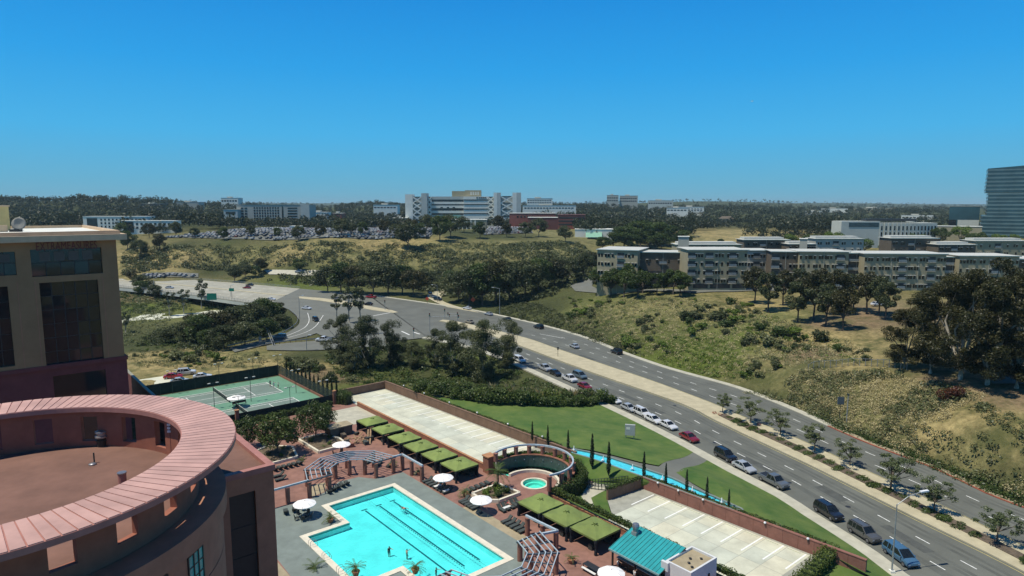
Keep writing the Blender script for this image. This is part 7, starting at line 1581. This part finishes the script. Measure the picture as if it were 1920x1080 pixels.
# hospital with cross braced towers
hz = 800; zb = 27.0
hos = thing('hospital', 'white hospital with banded floors and cross braced corner towers on the hill', 'hospital', AT(760, 418, hz))
hx = lambda px: (px-760)/F*hz; hzv = lambda py: (418-py)/F*hz
def hb(name, px0, px1, y0, y1, m, f0=0.0, f1=14.0, par=None): return MB().box(hx(px0), hx(px1), f0, f1, hzv(y1), hzv(y0)).build(name, m, par or hos)
hb('main_left', 808, 868, 369, 445, 'hospital_grey', 12, 44); hb('main_right', 868, 914, 369, 445, 'hospital_white', 8, 44)  # left half is greyer: its shade is put into the wall colour
for y0, y1 in ((374.5,378.5),(383,385.5),(391,395),(400.5,403)): hb('window_band', 808, 867.8, y0, y1, 'glass_dark', 11.7, 12.1)
for y0, y1 in ((374.5,376.5),(383,384.8),(391.5,393.2),(400,401.8)): hb('window_band', 868.2, 914, y0, y1, 'glass_dark', 7.7, 8.1)
for y0, y1 in ((379,383),(386,390.5),(396,400)): hb('spandrel', 808, 867.8, y0, y1, 'hospital_white', 11.3, 12.05)
for px in (824,836,847): hb('window', px, px+4.4, 388.5, 390.4, 'glass_dark', 11.1, 11.4)
hb('entrance_canopy', 845, 862, 405, 410, 'green_roof', 9, 12)
for px0, px1, yt, m in ((760,774,365,'hospital_white'),(790,801,363,'hospital_grey'),(925,931,362,'hospital_white'),(931,938,362,'hospital_grey'),(960,967.5,362,'hospital_white'),(967.5,976,362,'hospital_grey')): hb('tower', px0, px1, yt, 448, m, 2 if px0 < 900 else 0, 20)  # white and grey strips paint lit and shaded sides onto the towers
def xbrace(px0, px1, y0, y1, n_, f_):
    hb('bay', px0, px1, y0, 448, 'hospital_grey', f_+3, 16)
    for k in range(n_+1): z = hzv(y0+(y1-y0)*k/n_); MB().box(hx(px0), hx(px1), f_+2.6, f_+3.05, z-0.5, z+0.5).build('floor_edge', 'glass_dark', hos)
    for k in range(n_):
        za, zb_ = hzv(y0+(y1-y0)*k/n_), hzv(y0+(y1-y0)*(k+1)/n_)
        MB().bar((hx(px0), f_, za), (hx(px1), f_, zb_), 1.0, 1.3).build('brace', 'hospital_white', hos); MB().bar((hx(px1), f_+0.15, za), (hx(px0), f_+0.15, zb_), 1.0, 1.3).build('brace', 'hospital_white', hos)
xbrace(774, 790, 370, 414, 4, 2.5); xbrace(801, 808, 370, 408, 4, 6); xbrace(914, 925, 370, 408, 4, 5); xbrace(938, 960, 369, 418, 4, 1)
hb('penthouse', 845, 870, 358.5, 372, 'stucco_beige' if False else 'apt_wall', 18, 34); hb('penthouse', 870, 900, 357, 372, 'apt_wall', 17, 34)
for k in range(4): hb('louvre', 880+k*4.5, 883+k*4.5, 360, 366, 'hospital_grey', 16.6, 17.05)
for k, (a, b_) in enumerate(((892.5,894.5),(896.5,900),(900.6,903),(903.6,907),(907.5,911))): hb('lettering', a, b_, 370.4 if k else 369.8, 372.4 if k else 372.8, 'glass_dark', 7.6, 7.98)
# annex and neighbours
t = bld_at('clinic_building','low pale clinic with columns and punched windows below the hospital',820,912,412,640,depth=22,wall='apt_wall',roof='roof_white')
for k in range(16):
    for y0, y1 in ((419,421),(427,430),(435,437.5)):
        if k < 8 and y0 > 420 and k % 3 == 1: continue
        W_(t, 0.02+k*0.061, 0.02+k*0.061+0.032, y0, y1)
for k in range(5): W_(t, 0.42+k*0.085, 0.42+k*0.085+0.02, 413, 441, 'hospital_white', 'column', 0.6)
t = bld_at('brick_building','red brick building with dark lower block beside the hospital',955,1042,400,705,depth=30,wall='brick',roof='roof_white')
for k in range(5): W_(t, 0.16+k*0.075, 0.2+k*0.075, 405, 407.5)
t = bld_at('brick_block','dark red windowless brick block in front of the brick building',990,1046,408,660,depth=25,wall='brick_dark',roof='roof_white')
t = bld_at('brick_wing','low brick parking wing with dark horizontal openings',1046,1098,403,700,depth=30,wall='brick',roof='brick_dark')
for y0, y1 in ((407,410),(413,416),(419,422)): W_(t, 0.02, 0.98, y0, y1, 'frame_dark', 'opening')
t = bld_at('plant_building','pale low building with sloping green roof at the hill edge',1078,1160,430,560,depth=20,wall='hospital_white',roof='roof_white')
MB().add([(t['L']*0.25,-9,t['Hh']-6.2),(t['L']*0.62,-9,t['Hh']-6.2),(t['L']*0.62,0,t['Hh']-2.5),(t['L']*0.25,0,t['Hh']-2.5)], [(0,1,2,3)]).build('lean_to_roof','green_roof',t)
for u in (0.78,0.9): W_(t, u, u+0.06, 435, 445, 'glass_dark', 'doorway')
for (px0, px1, yt, d, wall, l_, bands) in [(980,1080,385,1050,'hospital_white','long pale flat roofed building behind the hospital',((389,391),)),(988,1036,372,1300,'hospital_white','stepped pale building with dark floor bands on the skyline',((375,376.5),(379,380.5))),(1138,1160,366,1500,'grey_wall','grey skyline block with penthouse, first of a pair',((370,372),(375,377))),(1162,1196,367,1520,'grey_wall','grey skyline block, second of a pair',((371,373),(376,378))),(1215,1262,376,1400,'hospital_grey','pale glassy block on the wooded skyline',((380,382),)),(1272,1320,388,1150,'hospital_white','pale three storey building among the woods',((391,392.5),(394,395.5))),(1250,1290,390,1000,'hospital_white','low white building among the woods',((393,395),)),(414,446,371,1350,'hospital_white','white roofed building on the wooded left skyline',((375,378),)),(262,302,382,1150,'apt_brown','flat roofed dark building in the left woods',((385,387),)),(330,372,379,1250,'grey_wall','grey flat building high in the left woods',()),(700,745,384,1100,'hospital_white','pale low building right of the grey tower in the woods',((388,390),)),(580,612,398,900,'hospital_white','white pavilion roof among the campus trees',()),(623,640,400,880,'brick','small red building among the campus trees',()),(735,760,409,780,'apt_wall','low tan building beside the hospital tower',()),(1540,1590,391,1600,'hospital_white','white warehouse roof on the far plain',()),(1600,1680,390,1700,'apt_wall','tan warehouse roof on the far plain',()),(1690,1750,404,1100,'hospital_white','pale low building before the dark glass block',((407,409),)),(1510,1545,396,1400,'hospital_white','small white roof in the far trees',())]:
    t = bld_at('far_building', l_, px0, px1, yt, d, depth=24, wall=wall, roof='roof_white')
    for y0, y1 in bands:
        nw = max(4, int(t['L']/5))
        for k in range(nw): W_(t, 0.03+0.94*k/nw, 0.03+0.94*(k+0.72)/nw, y0, y1)
    MB().box(t['L']*0.3, t['L']*0.55, 6, 14, t['Hh']+0.22, t['Hh']+2.6).build('roof_plant', 'grey_wall', t)
for k, (px, py, l_) in enumerate([(1285,418,'brown roofed house beside the tan field'),(1362,406,'brown roofed house in the trees above the tan field'),(1470,411,'brown roofed house by the dark pines'),(1450,413,'wide brown roofed house among pines')]):
    p = AT(px, py, 900); t = thing('house', l_, 'house', (p.x,p.y,tz(p.x,p.y)-1)); s = 8; hw_ = p.z-tz(p.x,p.y)+1
    MB().box(-s,s,-5,5,0,hw_-3).build('wall','apt_wall',t); MB().add([(-s-1,-6,hw_-3),(s+1,-6,hw_-3),(s+1,6,hw_-3),(-s-1,6,hw_-3),(-s+2,0,hw_+0.5),(s-2,0,hw_+0.5)], [(0,1,5,4),(2,3,4,5),(1,2,5),(3,0,4),(3,2,1,0)]).build('roof','apt_brown',t); MB().box(-1,1,-5.1,-4.99,0.5,hw_-4).build('window','glass_dark',t)
# white student housing on the left
t = bld_at('housing_block','white four storey housing block with dark corner among left woods',155,276,406,640,depth=14,wall='hospital_white')
for k in range(12):
    for y0 in (410,416.5,423): W_(t, 0.27+k*0.06, 0.295+k*0.06, y0, y0+3.6)
W_(t, 0.06, 0.22, 409, 432, 'glass_dark', 'glazed_stair')
t = bld_at('housing_block','lower white housing wing in front of the housing block',220,327,414,600,depth=12,wall='hospital_white')
for k in range(8):
    for y0 in (418,425): W_(t, 0.32+k*0.08, 0.36+k*0.08, y0, y0+4)
W_(t, 0.1, 0.28, 416, 436, 'glass_dark', 'glazed_stair')
# grey research tower
t = bld_at('research_building','grey research building with gridded windows left of the hospital',443,580,384,800,depth=26,wall='grey_wall',roof='grey_wall')
for k in range(10):
    for f_ in range(6): W_(t, 0.235+k*0.036, 0.235+k*0.036+0.022, 388+f_*5, 391.2+f_*5)
for f_ in range(6): W_(t, 0.70, 0.83, 389+f_*5, 391.5+f_*5)
for k in range(2):
    for f_ in range(5): W_(t, 0.06+k*0.05, 0.095+k*0.05, 389+f_*5, 392+f_*5)
W_(t, 0.62, 0.64, 386, 415, 'glass_dark', 'shaft'); W_(t, 0.88, 1.0, 383, 420, 'hospital_grey', 'end_bay', 0.6)
t = bld_at('research_wing','low grey wing at the left of the research building',419,445,393,790,depth=18,wall='hospital_grey',roof='grey_wall'); W_(t, 0.15, 0.85, 397, 401)
t = bld_at('parking_structure','small white open sided parking structure in the hilltop lot',543,562,424,640,depth=10,wall='hospital_white'); 
for y0 in (427,432,437): W_(t, 0.08, 0.92, y0, y0+2.6, 'frame_dark', 'opening')
t = bld_at('parking_structure','long low dark parking structure behind the hilltop lot',620,740,421,700,depth=25,wall='grey_wall',roof='asphalt2'); W_(t, 0.01, 0.99, 424, 428, 'frame_dark', 'opening')
# curved grey building
cb = thing('curved_building','pale grey curved building with tall arched window bays','building',AT(1578,416,520)); cx = lambda px: (px-1578)/F*520; zbot = tz(*AT(1660,416,520)[:2])-AT(1578,416,520).z-2
MB().box(cx(1578),cx(1650),0,16,zbot,0.5).build('wall','hospital_grey',cb); MB().box(cx(1592),cx(1648),-0.2,0.02,-4,-0.6).build('window_band','glass_blue',cb)
nb_ = 15
for k in range(nb_):
    x0 = cx(1650)+(cx(1757)-cx(1650))*k/nb_; x1 = cx(1650)+(cx(1757)-cx(1650))*(k+1)/nb_; yy = -3.5*math.sin(math.pi*(k+0.5)/nb_)
    b_ = MB().box(x0,x1-0.25,yy,14,zbot,-0.8).build('bay','hospital_grey',cb)
    MB().box(x0+0.9,x1-1.1,yy-0.1,yy+0.05,-6.5,-3.2).build('window','glass_dark',b_); MB().box(x0+0.9,x1-1.1,yy-0.1,yy+0.05,-12,-8).build('window','glass_dark',b_)
MB().box(cx(1630),cx(1725),5,13,0.5,2.2).build('roof_plant','frame_dark',cb)
# glass towers
gt_ = thing('glass_tower','tall dark glass office tower with stepped overhanging upper floors','tower',AT(1848,436,600),R(-34)); gx_ = lambda px: (px-1848)/F*600; gz_ = lambda py: (436-py)/F*600
mat('glass_band', (0.03,0.075,0.09), 0.12, 0.2, 0.1, spec=0.7); mat('spandrel_grey', (0.12,0.19,0.20), 0.3, 0.15, 0.1)
nfl = 8
def fl_band(px0, y0, y1, n_, slope, shift):
    for k in range(n_):
        za, zb_ = gz_(y0+(y1-y0)*k/n_), gz_(y0+(y1-y0)*(k+1)/n_); h_ = za-zb_; x0 = gx_(px0+shift*k/n_); x1 = gx_(2060)
        MB().box(x0,x1,0,40,zb_,zb_+h_*0.55).build('glazing','glass_band',gt_); MB().box(x0-0.2,x1,-0.2,40,zb_+h_*0.55,zb_+h_*0.96).build('spandrel','spandrel_grey',gt_)
fl_band(1843.5,319,362,6,0,-1.5); fl_band(1847,363,404,6,0,0); fl_band(1840,404,445,6,0,-2)
MB().add([(gx_(1843.5)-0.3,-0.3,gz_(319)),(gx_(2060),-0.3,gz_(319)),(gx_(2060),-0.3,gz_(302)),(gx_(1843.5)-0.3,-0.3,gz_(318)),(gx_(1843.5)-0.3,40,gz_(319)),(gx_(2060),40,gz_(319)),(gx_(2060),40,gz_(302)),(gx_(1843.5)-0.3,40,gz_(318))], [(0,1,2,3),(7,6,5,4),(3,2,6,7),(4,0,3,7),(1,5,6,2)]).build('crown','glass_band',gt_)
t = bld_at('glass_block','dark glass block over a pale base beside the glass tower',1781,1838,387,640,depth=30,wall='glass_band',roof='hospital_grey'); W_(t, 0.3, 1.0, 412, 430, 'hospital_grey', 'base_panel', 0.3); W_(t, 0.0, 0.25, 412, 430, 'glass_dark', 'base_glazing', 0.3)
t = bld_at('terrace_building','long pale terrace roof below the glass block',1755,1842,424,560,depth=12,wall='apt_wall')
# a gull against the sky
p = AT(1410,190,160); t = thing('seabird','white gull gliding against the blue sky','bird',p,0.4)
mb = MB(); mb.tube([(-0.3,0,0),(-0.15,0,0.02),(0.1,0,0.03),(0.26,0,0.05),(0.34,0,0.04)],[0.02,0.07,0.09,0.06,0.02],8); mb.build('body','umbrella_white',t,True)
for s in (1,-1): MB().add([(0.12,s*0.05,0.05),(0.16,s*0.4,0.16),(-0.02,s*0.85,0.1),(-0.1,s*0.4,0.13),(-0.08,s*0.05,0.04)], [(0,1,3,4),(1,2,3)]).build('wing','hospital_grey',t)
# ------------------------------------------------------------------ people
def person(label, joints, mats, loc, rz=0.0, zsplit=(0.95,1.42)):
    """one skinned body; joints give the pose; faces take skin, top, shorts or hair by where they grew"""
    V = []; E = []; Rad = []; Tag = []
    def add(p, r, tg, par=None): V.append(Vector(p)); Rad.append(r); Tag.append(tg); i = len(V)-1; (E.append((par, i)) if par is not None else None); return i
    J = joints; pel = add(J['pelvis'], 0.14, 2); 
    sp = add(Vector(J['pelvis']).lerp(Vector(J['chest']), 0.5), 0.125, 1, pel); ch = add(J['chest'], 0.15, 1, sp); nk = add(J['neck'], 0.055, 0, ch)
    hd_a = Vector(J['head']); up_ = (hd_a-Vector(J['neck'])).normalized(); h1 = add(hd_a-up_*0.03, 0.085, 0, nk); h2 = add(hd_a+up_*0.07, 0.095, 3, h1); add(hd_a+up_*0.13, 0.05, 3, h2)
    fw = Vector(J.get('face', (0,-1,0))); add(hd_a+fw*0.1-up_*0.01, 0.018, 0, h1)
    for s, nm_ in ((-1,'l'),(1,'r')):
        sh_ = add(J['sh'+nm_], 0.07, 1, ch); el = add(J['el'+nm_], 0.045, 0, sh_); wr = add(J['wr'+nm_], 0.032, 0, el)
        d = (Vector(J['wr'+nm_])-Vector(J['el'+nm_])).normalized(); pm = add(Vector(J['wr'+nm_])+d*0.07, 0.036, 0, wr); sd = d.orthogonal().normalized()
        for k, (o_, l_) in enumerate(((-0.03,0.075),(-0.01,0.085),(0.01,0.08),(0.03,0.065))): b1 = add(V[pm]+sd*o_+d*0.035, 0.009, 0, pm); add(V[pm]+sd*o_*1.1+d*(0.035+l_)+d.cross(sd)*0.02, 0.007, 0, b1)
        add(V[wr]+sd*0.055+d*0.05, 0.009, 0, wr)
        hp = add(J['hp'+nm_], 0.1, 2, pel); kn = add(J['kn'+nm_], 0.062, 0, hp); an_ = add(J['an'+nm_], 0.04, 0, kn); add(J['to'+nm_], 0.035, 0, an_)
    me = bpy.data.meshes.new('tmp'); me.from_pydata([tuple(v_) for v_ in V], E, []); o = bpy.data.objects.new('tmp', me); COL.objects.link(o)
    o.modifiers.new('s','SKIN'); 
    for i, sv in enumerate(me.skin_vertices[0].data): sv.radius = (Rad[i],)*2; sv.use_root = (i == 0)
    o.modifiers.new('d','SUBSURF').levels = 1; bpy.context.view_layer.update()
    m2 = bpy.data.meshes.new_from_object(o.evaluated_get(bpy.context.evaluated_depsgraph_get())); bpy.data.objects.remove(o); m2.name = 'person'; m2.materials.clear()
    for m_ in mats: m2.materials.append(M[m_] if m_ in M else PAINT[m_])
    for pl in m2.polygons:
        c = pl.center; bi, bd = 0, 9e9
        for a, b_ in E:
            ab = V[b_]-V[a]; f_ = max(0, min(1, (c-V[a]).dot(ab)/max(1e-9, ab.length_squared))); dd = (c-V[a]-ab*f_).length-0.5*(Rad[a]*(1-f_)+Rad[b_]*f_)
            if dd < bd: bd = dd; bi = Tag[b_] if f_ > 0.35 else Tag[a]
        pl.material_index = bi; pl.use_smooth = True
    ob = link('person', m2); ob.location = loc; ob.rotation_euler = (0,0,rz); tag(ob, label, 'person'); return ob
def stand(armr=0.0, step=0.0):
    return dict(pelvis=(0,0,0.95), chest=(0,0,1.32), neck=(0,-0.01,1.5), head=(0,-0.02,1.62), shl=(-0.19,0,1.42), shr=(0.19,0,1.42), ell=(-0.24,0.02,1.14), elr=(0.25,-0.06-armr*0.2,1.14+armr*0.2), wrl=(-0.25,-0.06,0.9), wrr=(0.24,-0.2-armr*0.3,0.98+armr*0.45), hpl=(-0.1,0,0.9), hpr=(0.1,0,0.9), knl=(-0.11,-0.03-step*0.15,0.5), knr=(0.11,-0.02+step*0.1,0.5), anl=(-0.11,0.02-step*0.25,0.07), anr=(0.11,0.02+step*0.25,0.07), tol=(-0.12,-0.14-step*0.25,0.03), tor=(0.12,-0.14+step*0.25,0.03))
def lying():
    return dict(pelvis=(0,0,0.12), chest=(0,0.36,0.16), neck=(0,0.54,0.24), head=(0,0.66,0.3), face=(0,-0.4,0.9), shl=(-0.19,0.46,0.18), shr=(0.19,0.46,0.18), ell=(-0.28,0.2,0.1), elr=(0.28,0.2,0.1), wrl=(-0.24,-0.04,0.1), wrr=(0.2,0.0,0.22), hpl=(-0.1,-0.05,0.12), hpr=(0.1,-0.05,0.12), knl=(-0.12,-0.46,0.2), knr=(0.12,-0.46,0.12), anl=(-0.12,-0.88,0.07), anr=(0.12,-0.9,0.07), tol=(-0.13,-0.95,0.17), tor=(0.14,-0.97,0.17))
def swimming():
    j = lying(); j.update(shl=(-0.2,0.46,0.16), ell=(-0.42,0.62,0.16), wrl=(-0.4,0.88,0.12), elr=(0.4,0.3,0.12), wrr=(0.5,0.06,0.06), face=(0,0.7,0.4), head=(0,0.68,0.28), knl=(-0.14,-0.46,0.02), knr=(0.14,-0.46,0.06), anl=(-0.14,-0.88,0.0), anr=(0.14,-0.9,0.04), tol=(-0.14,-1.03,-0.03), tor=(0.14,-1.05,0.0)); return j
pd = lambda a, b_, z=ZD: D(a, b_, z)
person('person in dark swimwear standing with towel at the pool corner by the trellis', stand(0.6), ['skin','dark_cloth','dark_cloth','hair'], pd(1.4,-37.4,ZD+0.01), 0.5)
person('person in dark clothes walking under the arched trellis', stand(0.2,1), ['skin','dark_cloth','slate','hair'], pd(-6.9,12.4,ZD+0.01), 2.5)
person('second person in dark clothes under the arched trellis', stand(0.1,0.6), ['skin','wicker','dark_cloth','hair'], pd(-5.2,14.0,ZD+0.01), 2.2)
person('person in red swimwear lying on a lounger beside the raised planter', lying(), ['skin','brightred','brightred','hair'], pd(10.6,-21.6,ZD+0.42), RA)
person('bar attendant in white shirt standing before the teal roofed bar', stand(0.5), ['skin','towel','dark_cloth','hair'], pd(9.5,-48.4,ZD+0.01), 1.0)
person('guest in white shirt sitting side of the bar posts', stand(0.9), ['skin','towel','slate','hair'], pd(9.2,-51.8,ZD+0.01), 2.0)
person('person standing among crates near the lumber pile', stand(0.4), ['skin','slate','dark_cloth','hair'], pd(9.2,27.6,ZD+0.01), 2.0)
wz = ZD-0.16
for (a, b_, st_, r_, l_) in ((-13.2,-21.2,0,0.8,'dark haired swimmer standing in the open middle of the pool'),(-11.5,-23.7,0,2.1,'swimmer in light top standing with arms out in the pool'),(-10.9,-31,0,1.4,'swimmer standing in the pool near the potted palm')):
    person(l_, stand(0.9), ['skin','dark_cloth' if r_ != 2.1 else 'skin','slate','hair'], pd(a,b_,wz-1.12), r_)
person('swimmer crawling along a lap lane rope', swimming(), ['skin','skin','dark_cloth','hair'], pd(-3.9,-9.8,wz-0.12), RA+R(180))
person('tennis player in white swinging near the baseline', stand(1.3,0.8), ['skin','towel','towel','hair'], pd(6.6,81.9,zc_), 1.0)
person('tennis player in dark shorts beside the baseline', stand(0.7,0.6), ['skin','towel','dark_cloth','hair'], pd(7.4,80.6,zc_), 2.0)
o = person('tennis player crouching near the baseline', stand(0.7,1.4), ['skin','slate','dark_cloth','hair'], pd(6.3,84,zc_), 0.5)
# pool toys
t = thing('pool_float','yellow inflatable pool toys at the pool corner by the ladders','pool float',pd(-20.4,-26.2,wz))
mb = MB(); nT = 14
for i in range(nT):
    a0, a1 = 6.2832*i/nT, 6.2832*(i+1)/nT; mb.tube([(0.5*math.cos(a0),0.5*math.sin(a0),0.08),(0.5*math.cos(a1),0.5*math.sin(a1),0.08)],0.17,8)
mat('toy_yellow',(0.7,0.6,0.08),0.4,0.05,2); mb.build('ring','toy_yellow',t)
# ------------------------------------------------------------------ haze
def haze(dens):
    me = MB().box(-20000,20000,-400,17500,-40,140).mesh('haze', 'concrete'); me.materials.clear(); m = bpy.data.materials.new('haze'); m.use_nodes = True; n_ = m.node_tree; n_.nodes.clear()
    v_ = n_.nodes.new('ShaderNodeVolumePrincipled'); v_.inputs['Density'].default_value = dens; v_.inputs['Color'].default_value = (0.62,0.84,0.92,1); o = n_.nodes.new('ShaderNodeOutputMaterial'); n_.links.new(v_.outputs[0], o.inputs['Volume']); me.materials.append(m)
    ob = link('haze', me); ob['kind'] = 'stuff'
haze(0.00007)
